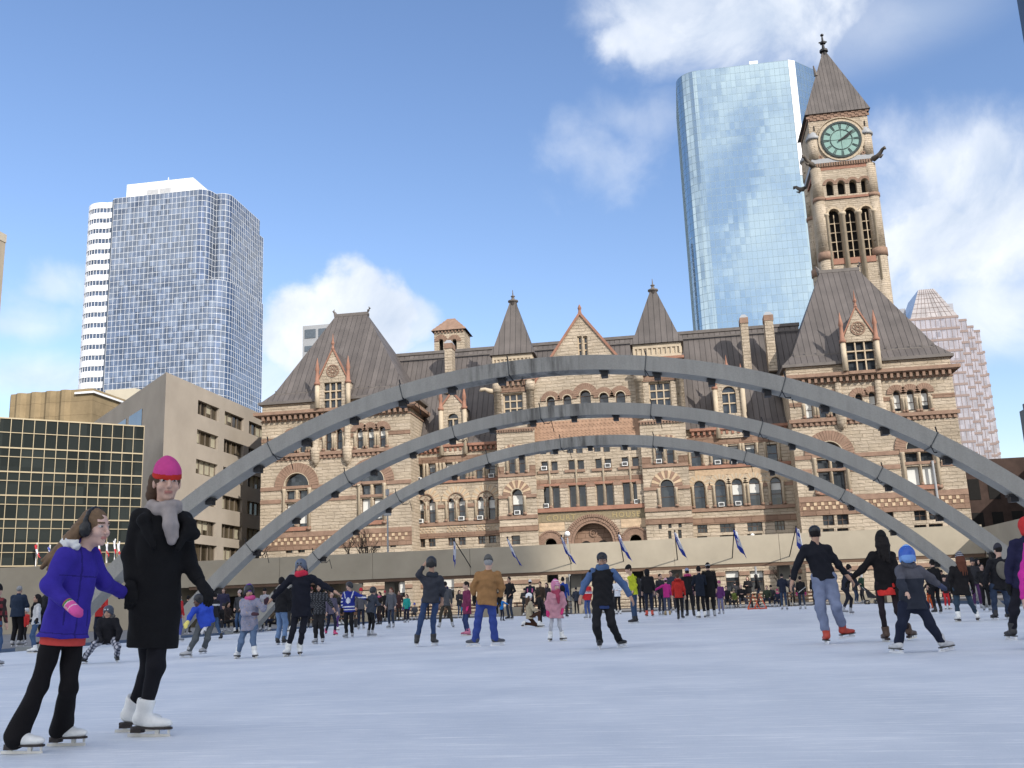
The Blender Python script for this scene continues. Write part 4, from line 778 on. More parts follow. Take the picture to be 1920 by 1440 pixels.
# ---------------------------------------------------------------- city towers
def arc(cx, cy, r, a0, a1, n=7): return [(cx + r * math.cos(math.radians(a0 + (a1 - a0) * k / n)), cy + r * math.sin(math.radians(a0 + (a1 - a0) * k / n))) for k in range(n + 1)]
def curtain(outline, z0, z1, fh, bay, glass, bar, parent, bw=.18, bh=.22, proj=.12, top=.6, skipback=True):
    """glass shell, floor bands and vertical bars following the plan outline"""
    MB().prism(outline, z0, z1).build('glazing', glass, parent)
    P = [Vector((p[0], p[1])) for p in outline]; n = len(P); b = MB()
    ctr = sum(P, Vector((0, 0))) / n
    def off(d):
        o = []
        for i in range(n):
            a = (P[i] - P[i - 1]).normalized(); c = (P[(i + 1) % n] - P[i]).normalized(); na = Vector((a.y, -a.x)); nc_ = Vector((c.y, -c.x)); m_ = (na + nc_).normalized(); k = max(.4, m_.dot(na)); o.append(P[i] + m_ * (d / k))
        return [(q.x, q.y) for q in o]
    oo = off(proj); nf = int(round((z1 - z0) / fh))
    for k in range(nf):
        z = z1 - k * (z1 - z0) / nf
        b.prism(oo, z - bh, z, 0, True)
    b.build('floor_bands', bar, parent)
    v = MB(); acc_ = 0
    for i in range(n):
        a, c = P[i], P[(i + 1) % n]; d = c - a; Ln = d.length
        if Ln < 1e-6: continue
        d = d / Ln; nn = Vector((d.y, -d.x)); s0 = (bay - acc_) % bay; u = s0
        while u < Ln:
            q = a + d * u; e = d * bw / 2; f_ = nn * (proj + .02)
            if not skipback or nn.y < .3: v.prism([(q - e), (q + e), (q + e + f_), (q - e + f_)][::-1], z0, z1 - .01)
            u += bay
        acc_ = (acc_ + Ln) % bay
    return v.build('mullions', bar, parent)
K = 1.83
def S(x, y): return (x * K, y * K)
def SZ(z): return (z - CH) * K + CH
WB = mat('white_cladding', (.78, .79, .80), .45, .04, .1, 0)
WBG = mat('tower_grid_white', (.62, .64, .66), .45, .04, .1, 0)
TG1 = panel_glass('blue_tower_glass', (.16, .195, .255), (2.9, 2.9, 3.7), .05, .75, .3, .03)
tw = empty('office_tower', (-170 * K, 315 * K, 0), 'blue glass tower with white grid and white banded round stair bay at its left', 'office tower')
oa = [S(*p) for p in [(-187.6, 300), (-152.5, 300)] + arc(-152.5, 307.5, 7.5, -90, 0, 6) + [(-145, 332), (-187.6, 332)]]
curtain(oa, 0, SZ(113), 3.7, 2.9, TG1, WBG, tw, .17, .22, .08)
ob = [S(*p) for p in [(-187.6, 300), (-155.5, 300)] + arc(-155.5, 303.5, 3.5, -90, -15, 4) + [(-151.6, 305.2)] + arc(-150.2, 308.2, 3.2, -75, 0, 4) + [(-147, 332), (-187.6, 332)]]
curtain(ob, SZ(113), SZ(146.3), 3.7, 2.9, TG1, WBG, tw, .17, .22, .08)
curtain([S(*p) for p in [(-160, 333), (-148.5, 333), (-148.5, 339), (-160, 339)]], 0, SZ(142), 3.7, 2.9, TG1, WBG, tw, .17, .22, .08)
oc = [S(*p) for p in [(-188.4, 301.2)] + arc(-194, 307, 6.3, -62, -190, 12) + [(-200, 318), (-188.4, 318)]][::-1]
oc = oc if sum((oc[i][0] - oc[i - 1][0]) * (oc[i][1] + oc[i - 1][1]) for i in range(len(oc))) < 0 else oc[::-1]
rb = MB(); rg = MB(); zt = SZ(145.6); nfl = 24; fh = 7.05
rg.prism(oc, 0, zt - .5)
z = zt
ctr = Vector(S(-194, 309))
obig = [tuple(ctr + (Vector(p) - ctr) * 1.025) for p in oc]
while z > 3: rb.prism(obig, z - fh * .56, z); z -= fh
rb.build('white_bands', WB, tw); rg.build('glazing', panel_glass('strip_glass', (.10, .13, .18), (2.4, 2.4, 7.05), .06, .6, .35, .02), tw)
v = MB()
for i in range(len(oc)):
    a, c = Vector(oc[i]), Vector(oc[(i + 1) % len(oc)]); nn = max(1, int((c - a).length / 2.4))
    for q in range(nn): p = a + (c - a) * q / nn; p = ctr + (p - ctr) * 1.008; v.box(p.x - .12, p.x + .12, p.y - .12, p.y + .12, 0, zt - 1)
v.build('mullions', WB, tw)
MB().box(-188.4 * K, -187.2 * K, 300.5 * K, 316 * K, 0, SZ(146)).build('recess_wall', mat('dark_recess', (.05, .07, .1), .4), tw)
ph = MB().box(-186.6 * K, -161 * K, 306 * K, 326 * K, SZ(146), SZ(154.0)).build('penthouse', WB, tw)
for xa in (-178.5, -173.6): MB().box(xa * K, (xa + 4.2) * K, 305.8 * K, 306.05 * K, SZ(147.3), SZ(151)).build('louvre', mat('louvre', (.42, .43, .44), .7), ph)
mb = MB()
for x in (-176, -174.5, -171, -169): mb.tube([(x * K, 315 * K, SZ(154)), (x * K, 315 * K, SZ(157.5))], .25, 5)
mb.tube([(-176 * K, 315 * K, SZ(156)), (-169 * K, 315 * K, SZ(156.4))], .2, 5).tube([(-175 * K, 314 * K, SZ(154)), (-175 * K, 314 * K, SZ(159))], .3, 6); mb.build('roof_mast', WB, ph)
# right glass tower
K = 1.17
TG2 = panel_glass('pale_tower_glass', (.35, .445, .495), (2.0, 2.0, 3.15), .03, .9, .035, .008)
GB = mat('tower_grid', (.22, .29, .32), .4, .05, .1, 0, metal=.5)
bt2 = empty('glass_tower', (35 * K, 345 * K, 0), 'tall pale blue mirrored glass tower with rounded left corner beside the clock tower', 'office tower')
o2 = [S(*p) for p in [(19, 330), (51.2, 330), (53.6, 331.2), (66, 343.5), (66, 365), (12, 365)] + arc(19.5, 337.5, 7.5, 180, 267, 8)]
curtain(o2, 0, SZ(186), 3.15, 2.0, TG2, GB, bt2, .1, .14, .03)
MB().prism([S(51.3, 329.85), S(53.7, 331.05), S(53.65, 331.25), S(51.3, 330.05)], SZ(142), SZ(186)).build('corner_strip', WB, bt2)
MB().prism([S(33, 338), S(41, 338), S(41, 350), S(33, 350)], SZ(186), SZ(189.2)).build('roof_plant', mat('plant', (.25, .27, .28), .6), bt2)
MB().prism([S(38.5, 335), S(41.5, 335), S(41.5, 338), S(38.5, 338)], SZ(186), SZ(190)).build('plant_box', WB, bt2)
# stepped pink granite tower far right (zig-zag plan, bands of stone)
PK = panel_glass('rose_glass', (.36, .33, .34), (3., 3., 3.6), .12, .55, .2, .03)
PB = mat('rose_granite', (.25, .19, .17), .6, .1, .2, 0)
pt = empty('stepped_tower', (180, 660, 0), 'pinkish stepped granite and glass tower with sloping crown at the right', 'office tower')
for (xa, xb, ya, zt_) in ((150, 189, 650, 172), (188, 194.5, 653, 170), (194, 199, 656, 166), (198.5, 203.5, 659, 163.5), (203, 205.6, 662, 150), (205, 207.5, 666, 136)):
    p = [(xa, ya), (xb, ya), (xb, 700), (xa, 700)]; MB().prism(p, 0, zt_).build('glazing', PK, pt); b = MB(); z = zt_
    while z > 20: b.prism([(xa - .2, ya - .3), (xb + .3, ya - .3), (xb + .3, 700), (xa - .2, 700)], z - 1.5, z); z -= 7.4
    b.build('stone_bands', PB, pt); v = MB()
    x = xa
    while x < xb: v.box(x, x + .3, ya - .15, ya + .1, 0, zt_ - .01); x += 3.1
    v.build('mullions', PB, pt)
pc = MB().add([(160, 650, 172), (189, 650, 172), (189, 690, 172), (160, 690, 172), (168.3, 655, 192.5), (178, 655, 192.5), (178, 685, 192.5), (168.3, 685, 192.5)], [(0, 1, 5, 4), (1, 2, 6, 5), (2, 3, 7, 6), (3, 0, 4, 7), (4, 5, 6, 7)]).build('crown', panel_glass('crown_glass', (.40, .365, .345), (3, 3, 3.6), .2, .4, .15, .02), pt)
v = MB()
for k in range(1, 9):
    f_ = k / 9; v.tube([(160 + 29 * f_, 649.9, 172), (168.3 + 9.7 * f_, 654.9, 192.5)], .12, 4)
for q in range(1, 6): f_ = q / 6; v.tube([(160 + 8.3 * f_, 649.9 + 5 * f_, 172 + 20.5 * f_), (189 - 11 * f_, 649.9 + 5 * f_, 172 + 20.5 * f_)], .12, 4)
v.build('glazing_bars', PB, pc)
MB().box(176, 191, 664, 690, 170, 184).build('upper_block', mat('grey_plant', (.3, .31, .34), .6, .05), pt); MB().box(149, 160, 660, 690, 170, 182).build('upper_block', mat('grey_plant', (.3, .31, .34), .6), pt)
# small pale block behind the left pavilion
sb = empty('office_block', (-150, 410, 0), 'small pale grey office block peeping out behind the left pavilion roof', 'office block')
MB().box(-156, -130, 400, 420, 0, 124.3).build('wall', mat('pale_cladding', (.30, .31, .32), .6, .05, .2, 0), sb)
for q in range(10):
    for k in range(3): MB().box(-155 + k * 6.3, -150 + k * 6.3, 399.8, 400.05, 118.5 - q * 5 - (1 if q else 0), 122.5 - q * 5 - (2.5 if q else 0)).build('window', mat('dim_glass', (.09, .11, .13), .2, .2), sb)
# left edge and right edge slivers of tall blocks
a = empty('slab_tower', (-200, 260, 0), 'beige concrete tower cut off by the left edge of the view', 'office tower')
MB().box(-240, -209.9, 258, 275, 0, 124.9).build('wall', mat('beige_concrete', (.34, .29, .22), .9, .1, .3), a); MB().box(-240.2, -209.7, 257.8, 275.1, 122.6, 125.4).build('parapet', mat('beige_cap', (.42, .37, .29), .9), a)
a = empty('dark_tower', (70, 158, 0), 'very tall dark tower cut off by the top right corner', 'office tower')
MB().box(67.5, 95, 150, 172, 0, 150).build('wall', panel_glass('dark_bronze_glass', (.03, .03, .035), (1.5, 1.5, 3.6), .15, .2, .3, .02), a)
b = MB()
for k in range(17): b.box(67.6 + k * 1.5, 67.8 + k * 1.5, 149.8, 150.02, 0, 150)
b.build('mullions', BLACKM, a)
a = empty('dark_slab', (140, 410, 0), 'narrow dark slab block at the right edge above the low eaves', 'office block')
MB().box(140.3, 156, 400, 420, 0, 69.3).build('wall', mat('dark_cladding', (.03, .03, .045), .5), a); MB().box(141.5, 154, 402, 419, 69.3, 72).build('roof_plant', mat('dark_cladding', (.03, .03, .045), .5), a)
# dark building with deep eaves on the right, brick wall under it
a = empty('eaved_building', (52, 140, 0), 'dark low building with bracketed eaves at the right behind the walkway', 'building')
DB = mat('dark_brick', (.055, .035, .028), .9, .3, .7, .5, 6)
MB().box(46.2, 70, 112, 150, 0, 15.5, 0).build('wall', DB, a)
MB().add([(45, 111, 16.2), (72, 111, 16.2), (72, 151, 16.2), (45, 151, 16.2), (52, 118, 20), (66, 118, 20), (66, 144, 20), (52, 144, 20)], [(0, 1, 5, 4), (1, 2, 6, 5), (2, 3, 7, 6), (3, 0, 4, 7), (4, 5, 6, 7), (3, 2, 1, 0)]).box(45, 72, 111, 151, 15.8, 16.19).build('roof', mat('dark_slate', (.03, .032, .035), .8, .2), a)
b = MB()
for k in range(40): b.box(45.2, 46.19, 111.5 + k, 111.9 + k, 15, 15.79)
b.build('eaves_brackets', mat('bracket_paint', (.06, .065, .06), .8), a)
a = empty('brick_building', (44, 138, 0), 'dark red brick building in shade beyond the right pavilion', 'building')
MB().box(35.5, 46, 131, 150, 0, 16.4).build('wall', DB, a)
for q in range(3):
    for k in range(4): MB().box(36.5 + k * 2.3, 37.8 + k * 2.3, 130.95, 131.02, 3 + q * 4.2, 5.6 + q * 4.2).build('window', DARKIN, a)
# ---------------------------------------------------------------- left: concrete block, bronze glass hall, ribbed block
a = empty('concrete_block', (-60, 108, 0), 'wedge shaped concrete office block with ribbon windows behind the pink hat', 'office block')
zt = 25.2; s = MB()
# right face lies in the plane x = -50: build it as a sheet in (y, z) turned round
def xsheet(mb_, y0, y1, z0, z1, holes, x, depth):
    q = MB(); q.sheet(rect(y0, y1, z0, z1), holes, 0, depth); mb_.add([(x - p[1], p[0], p[2]) for p in q.v], q.f, 0)
hl = []
for r_ in range(5):
    for yy in ((97.9, 103.0), (104.4, 109.6), (111.0, 116.3), (117.6, 123)): hl.append(rect(yy[0], yy[1], zt - 3.05 - r_ * 3.22, zt - 1.5 - r_ * 3.22))
for yy in ((97.2, 103.4), (105, 110), (112, 124)): hl.append(rect(yy[0], yy[1], 6.1, 8.3))
xsheet(s, 90.9, 126, 0, zt, hl, -50, .5)
s.add([(-50, 90.9, 0), (-50, 90.9, zt), (-72, 113, zt), (-72, 113, 0), (-72, 126, zt), (-50, 126, zt), (-72, 126, 0), (-50, 126, 0)], [(0, 1, 2, 3), (1, 2, 4, 5), (5, 4, 6, 7)])
s.build('wall', CONCB, a)
BZ = panel_glass('bronze_window', (.07, .055, .035), (3, 1.3, 3), .1, .1, .7, .03, .6)
for i, h in enumerate(hl):
    y0, y1, z0, z1 = h[0][0], h[1][0], h[0][1], h[2][1]; f = MB(); n = 4
    for k in range(n + 1): y = y0 + (y1 - y0 - .08) * k / n; f.box(-50.42, -50.3, y, y + .08, z0, z1)
    f.box(-50.42, -50.3, y0 + .082, y1 - .082, z0, z0 + .07); o = f.build('window', mat('bronze_frame', (.16, .13, .1), .6), a)
    MB().box(-50.5, -50.43, y0, y1, z0, z1).build('pane', BZ, o)
    m_ = MB(); rr_ = random.Random(i)
    for k in range(n):
        if rr_.random() < .45: yy = y0 + (y1 - y0) * k / n; m_.box(-50.428, -50.42, yy + .12, yy + (y1 - y0) / n - .06, z0 + (z1 - z0) * rr_.choice((.15, .4, .1)), z1)
    if m_.v: m_.build('blind', mat('cream_blind', (.36, .33, .24), .9, .1), o)
d = Vector((-.7071, .7071)); nn = Vector((-.7071, -.7071))
for u, ln in ((8.2, 5.2), (14.6, 4.6), (20, 5)):
    p = Vector((-50, 90.9)) + d * u; q = p + d * ln; e = nn * .03; g_ = [(p + e), (q + e), (q - nn * .1), (p - nn * .1)]
    MB().prism([tuple(x) for x in g_], zt - 4.2, zt - 2.3).build('window', BZ, a)
a = empty('bronze_glass_hall', (-56, 82, 0), 'dark glass building with pale gold window grid at the left', 'office block')
A0 = Vector((-49.5, 86.25)); A1 = Vector((-61.6, 75.5)); zt = 18.8; zb = 5.6
dd = (A1 - A0).normalized(); nn = Vector((-dd.y, dd.x)); nn = nn if nn.y < 0 else -nn; Ln = (A1 - A0).length
MB().prism([tuple(A0), tuple(A0 - nn * 5), tuple(A1 - nn * 5), tuple(A1)], 0, zt - .05).build('glazing', panel_glass('bronze_glass', (.028, .033, .031), (1.3, 1.3, 1.6), .03, .12, .25, .012, .5), a)
GM = mat('gold_anodised', (.36, .30, .20), .35, .08, .3, 0, metal=.35)
b = MB(); n = int(Ln / .92)
for k in range(n + 1):
    p = A0 + dd * (Ln * k / n); e = dd * .028; b.prism([tuple(p - e + nn * .1), tuple(p + e + nn * .1), tuple(p + e), tuple(p - e)], zb, zt)
b.build('mullions', GM, a)
b = MB(); zz = [zt]
z = zt - 2.0; big = True
rows = [zt] + [zt - q * .75 for q in (1.75, 3.55, 4.65, 6.4, 7.5, 9.2, 10.3, 12.0, 13.1, 14.8, 15.9)] + [zb + .12]
for i, z in enumerate(rows):
    h = .12 if i in (0, 2, 4, 6, 8, 10, 12) else .065; b.prism([tuple(A0 + nn * .09), tuple(A0 - nn * .02), tuple(A1 - nn * .02), tuple(A1 + nn * .09)], z - h, z)
b.build('transoms', GM, a)
a = empty('ribbed_block', (-93, 140, 0), 'brown ribbed concrete block above the gold gridded glass building', 'plant block')
pts = [(-101.2, 136.5), (-100, 135)]; x = -99.2; k = 0
while x < -90: pts += [(x, 135 - (.5 if k % 2 else 0)), (x + .62, 135 - (0 if k % 2 else .5))]; x += 1.25; k += 1
pts += [(-86.2, 135), (-86.2, 148), (-101.2, 148)]
MB().prism(pts, 0, 35.4).build('wall', stone('ribbed_concrete', (.27, .205, .12), (.235, .18, .105), (.14, .1, .06), 40, 2.1, .03, .4, .03), a)
MB().box(-89, -85.8, 134.6, 147, 34.6, 34.9).build('roof_edge', WB, a)
a = empty('stair_block', (-90, 155, 0), 'pale concrete stair block rising behind the slanted concrete roof', 'plant block')
MB().prism([(-97, 158), (-93.5, 150), (-88, 150), (-86, 158)], 0, 38.7).build('wall', mat('pale_concrete', (.48, .44, .35), .9, .06, .3), a)
MB().box(-95.9, -93.9, 149.5, 158, 0, 38.4).build('shaded_side', mat('shaft_concrete', (.3, .28, .25), .9, .06, .3), a)  # box in darker concrete, painting in the block's shaded left side
# ---------------------------------------------------------------- the tall hotel behind the camera that shades the square
ld = Vector((math.sin(SUN_AZ), -math.cos(SUN_AZ))); lp = Vector((-ld.y, ld.x)); lp = lp if lp.x < 0 else -lp
P0 = Vector((-9.3, 70)) + ld * 230
q = [P0, P0 + lp * 120, P0 + lp * 120 + ld * 34, P0 + ld * 34]
HH = 5 + 262 * math.tan(SUN_EL)
a = empty('hotel_tower', (P0.x, P0.y, 0), 'broad tall hotel slab off to the right whose shade covers the square', 'hotel')
MB().prism([tuple(p) for p in q], 0, HH).build('wall', mat('hotel_concrete', (.16, .15, .14), .85, .1, .2), a)
H2 = 1.2 + (67.5 + 100) / math.cos(SUN_AZ) * math.tan(SUN_EL)
MB().box(P0.x, P0.x + 70, -125, -100, 0, H2).build('wing', MATS['hotel_concrete'], a)  # unseen lower volume, added and sized to shade the ice at far right
b = MB()
for fl in range(int(HH / 3.4)):
    z = 3 + fl * 3.4; e = -ld * .15; b.prism([tuple(P0 + lp * 2 + e), tuple(P0 + lp * 118 + e), tuple(P0 + lp * 118), tuple(P0 + lp * 2)][::-1], z, z + 1.7)
b.build('window_bands', panel_glass('hotel_glass', (.08, .09, .1), (3, 3, 3.4), .1, .4, .4, .02), a)
# ---------------------------------------------------------------- three concrete arches
AZ = lambda s: 7.4 - .0258 * s * s - 3e-5 * s ** 4
SL = lambda s: -.0516 * s - 12e-5 * s ** 3
JT = mat('joint_dark', (.08, .085, .085), .9)
m, t, b_ = nt_new('arch_concrete_stained'); g = N(t, 'ShaderNodeNewGeometry')
mp = N(t, 'ShaderNodeMapping'); mp.inputs['Scale'].default_value = (2.2, 1, .25); L(t, g.outputs['Position'], mp.inputs[0])
n1 = N(t, 'ShaderNodeTexNoise', i_Scale=1.6, i_Detail=7., i_Roughness=.65); L(t, mp.outputs[0], n1.inputs['Vector'])
n2 = N(t, 'ShaderNodeTexNoise', i_Scale=28., i_Detail=4.); L(t, g.outputs['Position'], n2.inputs['Vector'])
tcn = N(t, 'ShaderNodeTexCoord'); sx_ = N(t, 'ShaderNodeSeparateXYZ'); L(t, tcn.outputs['Object'], sx_.inputs[0])
ab = N(t, 'ShaderNodeMath', operation='ABSOLUTE'); sh_ = N(t, 'ShaderNodeMath', operation='ADD', n1=.8); L(t, sx_.outputs[0], sh_.inputs[0]); L(t, sh_.outputs[0], ab.inputs[0])
near = N(t, 'ShaderNodeMapRange', n1=1.0, n2=2.4, n3=1., n4=0.); L(t, ab.outputs[0], near.inputs[0])
st = N(t, 'ShaderNodeMapRange', n1=.42, n2=.62); L(t, n1.outputs['Fac'], st.inputs[0])
stn = N(t, 'ShaderNodeMath', operation='MULTIPLY'); L(t, near.outputs[0], stn.inputs[0]); L(t, st.outputs[0], stn.inputs[1])
va = N(t, 'ShaderNodeMapRange', n1=.3, n2=.7, n3=.88, n4=1.1); L(t, n1.outputs['Fac'], va.inputs[0])
vb = N(t, 'ShaderNodeMapRange', n1=.3, n2=.7, n3=.93, n4=1.07); L(t, n2.outputs['Fac'], vb.inputs[0])
v1 = N(t, 'ShaderNodeMath', operation='MULTIPLY'); L(t, va.outputs[0], v1.inputs[0]); L(t, vb.outputs[0], v1.inputs[1])
cc = N(t, 'ShaderNodeMix', data_type='RGBA'); cc.inputs[6].default_value = (.30, .29, .262, 1); cc.inputs[7].default_value = (.10, .095, .085, 1); L(t, stn.outputs[0], cc.inputs[0])
vm = N(t, 'ShaderNodeVectorMath', operation='SCALE'); L(t, cc.outputs[2], vm.inputs[0]); L(t, v1.outputs[0], vm.inputs['Scale']); L(t, vm.outputs[0], b_.inputs['Base Color'])
b_.inputs['Roughness'].default_value = .9
bp = N(t, 'ShaderNodeBump', i_Strength=.3, i_Distance=.01); L(t, n2.outputs['Fac'], bp.inputs['Height']); L(t, bp.outputs['Normal'], b_.inputs['Normal'])
ARC = m
LT = mat('floodlight_black', (.012, .012, .014), .5)
for (Y, cx, lab, skip, ph) in ((26.2, -3.05, 'concrete arch nearest the camera, the tallest of the three in view', (3,), -1.45), (33.0, -3.1, 'middle concrete arch of the three over the rink', (), -.05), (39.8, -3.2, 'farthest concrete arch, the lowest of the three in view', (), .0)):
    a = empty('concrete_arch', (cx, Y, 0), lab, 'arch', 'concrete arches over the rink')
    # right end is nearer in the photo only through the grid; the plane is y = Y
    w2 = .32; th = .41; n = 72; vs = []
    for k in range(n + 1):
        s = -15.3 + 30.6 * k / n; z = AZ(s); sl_ = SL(s); q = math.hypot(1, sl_); nx, nz_ = sl_ / q, -1 / q
        vs += [(cx + s, Y, z), (cx + s, Y + 2 * w2, z), (cx + s + nx * th, Y + 2 * w2, z + nz_ * th), (cx + s + nx * th, Y, z + nz_ * th)]
    fs = [(0, 1, 2, 3), (4 * n + 3, 4 * n + 2, 4 * n + 1, 4 * n)]
    for k in range(n):
        for e in range(4): fs.append((4 * k + e, 4 * k + (e + 1) % 4, 4 * k + 4 + (e + 1) % 4, 4 * k + 4 + e))
    MB().add(vs, fs).build('beam', ARC, a)
    k = -9
    for k in range(-9, 10):
        s = ph + k * 1.46
        if abs(s) > 13.2 or (lab.startswith('concrete') and k == 1): continue
        z = AZ(s); sl_ = SL(s); q = math.hypot(1, sl_); bx, bz = cx + s + sl_ / q * th, z - th / q
        mbx = MB().box(bx - .09, bx + .09, Y + .12, Y + .4, bz - .17, bz - .03).box(bx - .13, bx + .13, Y + .1, Y + .42, bz - .03, bz + .02)
        mbx.build('floodlight', LT, a)
    for s in (-11.8, -8.2, -4.3, -1.2, 2.6, 6.2, 9.8):
        z = AZ(s); sl_ = SL(s); q = math.hypot(1, sl_); tx, tz = 1 / q, sl_ / q; nx, nz_ = sl_ / q, -1 / q; g_ = .012; e = .02
        P = [(cx + s - nx * e, z - nz_ * e), (cx + s + nx * (th + e), z + nz_ * (th + e))]
        MB().yprism([(P[0][0] - tx * g_, P[0][1] - tz * g_), (P[0][0] + tx * g_, P[0][1] + tz * g_), (P[1][0] + tx * g_, P[1][1] + tz * g_), (P[1][0] - tx * g_, P[1][1] - tz * g_)], Y - .012, Y + 2 * w2 + .012).build('joint', JT, a)
        bx, bz = P[1]
        MB().tube([(bx, Y - .03, bz + .05), (bx + .1, Y + .1, bz - .12), (bx + .25, Y + .3, bz - .1), (bx + .3, Y + .5, bz + .02), (bx + .36, Y + .6, bz - .35)], .014, 5).build('cable', BLACKM, a); MB().tube([(P[0][0], Y + .1, P[0][1]), (P[0][0] - .03, Y + .1, P[0][1] + .16)], .02, 5).build('lifting_hook', BLACKM, a)
    for sg in (-1, 1): MB().box(cx + sg * 15.15 - .42, cx + sg * 15.15 + .42, Y - .08, Y + 2 * w2 + .08, -.01, .12).build('footing', CONC, a)
# ---------------------------------------------------------------- raised walkway
wk = empty('raised_walkway', (-5, 72, 0), 'long raised concrete walkway with solid parapet across the back of the rink', 'walkway')
xs = [-36, -28.9, -21.8, -14.6, -7.4, -.2, 6.9, 13.6, 20]
for i in range(len(xs) - 1): MB().box(xs[i] + .012, xs[i + 1] - .012, 70, 70.3, 2.95, 4.82).build('parapet', WALKC, wk)
MB().box(-36, 20.6, 70.3, 75, 3.0, 3.5).build('deck', WALKC, wk)
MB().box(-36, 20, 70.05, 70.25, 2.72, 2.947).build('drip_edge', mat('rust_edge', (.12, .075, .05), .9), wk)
for i in range(len(xs) - 1): MB().box(xs[i] + .012, xs[i + 1] - .012, 74.8, 75.1, 3.5, 4.6).build('parapet', WALKC, wk)
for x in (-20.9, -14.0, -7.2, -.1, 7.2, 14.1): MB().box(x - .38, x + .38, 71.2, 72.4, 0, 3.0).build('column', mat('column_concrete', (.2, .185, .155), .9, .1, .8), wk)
MB().box(-64, -37.0, 70, 75, -.01, 5.0).box(-37.0, -36.0, 70, 75, 2.9, 4.9).build('end_wall', WALKC, wk)
br = empty('walkway_ramp', (22, 45, 0), 'shaded concrete walkway wing running along the right of the rink', 'walkway')
for y0, y1 in ((20, 36), (36.02, 52), (52.02, 69.9)): MB().box(20.0, 20.3, y0, y1, 2.7, 4.62).build('parapet', WALKC, br)
MB().box(20.3, 24.5, 20, 78, 2.9, 3.4).build('deck', WALKC, br)
MB().box(20.3, 20.62, 69.9, 78, 2.7, 4.62).build('parapet', WALKC, br)
MB().box(24.5, 24.8, 20, 78, 3.0, 4.4).build('parapet', WALKC, br)
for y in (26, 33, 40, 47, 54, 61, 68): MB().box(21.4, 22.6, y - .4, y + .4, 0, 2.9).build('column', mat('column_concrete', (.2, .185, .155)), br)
# shaded shop wall under the left of the walkway
uw = empty('ticket_pavilion', (-30, 77, 0), 'shaded concrete pavilion wall with dark windows under the walkway at left', 'pavilion')
MB().sheet(rect(-37, -25.8, 0, 2.95), [rect(-35.8, -33.2, .9, 2.2), rect(-32, -30.9, .1, 2.1), rect(-29.6, -27, 1.0, 2.2)], 73.5, .2).box(-25.8, -25.5, 73.5, 79, 0, 2.9).build('wall', WALKC, uw)
for r_ in ((-35.8, -33.2, .9, 2.2), (-32, -30.9, .1, 2.1), (-29.6, -27, 1.0, 2.2)): MB().box(r_[0], r_[1], 73.72, 73.75, r_[2], r_[3]).box(r_[0] + .5, r_[0] + .56, 73.6, 73.71, r_[2], r_[3]).build('window', DARKIN, uw)
st = empty('staircase', (-24.5, 73, 0), 'dark open stair descending under the walkway behind the hockey jersey', 'staircase')
b = MB()
for k in range(13): x = -28.6 + k * .52; b.box(x, x + .5, 71.5, 73.2, 2.75 - k * .21, 2.82 - k * .21)
b.build('tread', mat('stair_tread', (.3, .26, .19), .8), st)
for y in (71.4, 73.22): MB().yprism([(-28.8, 2.95), (-21.8, .1), (-21.8, -.01), (-22.2, -.01), (-28.8, 2.6)], y, y + .08).build('stringer', mat('stair_steel', (.03, .022, .02), .7), st)
MB().tube([(-28.6, 71.4, 3.6), (-22.2, 71.4, 1.0)], .035, 6).tube([(-25.5, 71.4, 1.5), (-25.5, 71.4, 2.4)], .03, 6).tube([(-22.3, 71.4, .1), (-22.3, 71.4, 1.0)], .03, 6).build('handrail', BLACKM, st)
# ---------------------------------------------------------------- flags on the walkway
FB = mat('flag_blue', (.035, .06, .33), .85, .1); FW = mat('flag_white', (.62, .63, .68), .85, .08); FR = mat('flag_red', (.45, .03, .04), .85, .1)
def flag(name, x, y, z, m, rows, n, wid, drop, dx, lab, group, pole, pr, mats, fn, seed=0):
    a = empty(name, (x, y, z), lab, 'flag', group)
    MB().tube(pole, pr, 8).lathe(pole[-1][0], pole[-1][1], [(pole[-1][2] - .02, pr * 1.2), (pole[-1][2] + .04, pr * 2), (pole[-1][2] + .1, pr * .4)], 8).build('pole', m, a)
    r_ = random.Random(seed); p = Vector(pole[-1]); q = Vector(pole[0]); vs = []; fs = []; mi = []
    nu, nv = 10, 18
    for j in range(nv + 1):
        v_ = j / nv; base = p.lerp(q, min(.6, v_ * .3)); 
        for i in range(nu + 1):
            u_ = i / nu; fold = math.sin(u_ * 9 + v_ * 3 + seed) * .07 + math.sin(u_ * 17 + seed * 2) * .03
            w = wid * (.32 + .68 * v_)
            vs.append((base.x + dx * (v_ ** 1.2) * (.55 + .45 * u_) + (u_ - .2) * w * .55 + fold * .6, base.y - .12 - u_ * .25 + fold, p.z - .05 - v_ * drop * (.62 + .38 * u_) - u_ * .12))
    for j in range(nv):
        for i in range(nu):
            k = j * (nu + 1) + i; fs.append((k, k + 1, k + nu + 2, k + nu + 1)); mi.append(fn(i / nu, j / nv))
    b = MB(); b.v = vs; b.f = fs; b.m = mi; o = b.build('cloth', mats, a, True)
    return a
def city(u, v):
    if v > .66: return 0
    if .12 < v < .3 and .3 < u < .8: return 0
    return 0 if u < .16 else (2 if .42 < v < .5 and .4 < u < .6 else 1)
fl = [(-14.55, 3.5, -15.0, 5.4, -.55), (-11., 3.5, -11.3, 5.5, .42), (-7.35, 3.45, -7.6, 5.6, .4), (-3.7, 3.45, -3.75, 5.5, .42), (0, 3.4, -.05, 5.55, .4), (3.7, 3.35, 3.8, 5.55, .42), (7.5, 3.3, 7.75, 5.3, .3)]
wh = ('first flag from the left on the walkway, blowing to the left', 'blue and white flag beside the brown jacket man, second from left', 'blue and white flag just left of the boy in the black cap', 'drooping white and blue flag just right of the boy in the black cap',
      'blue and white flag third from the right on the parapet', 'white and blue flag second from the right on the parapet', 'blue and white flag partly hidden by the man in the black cap')
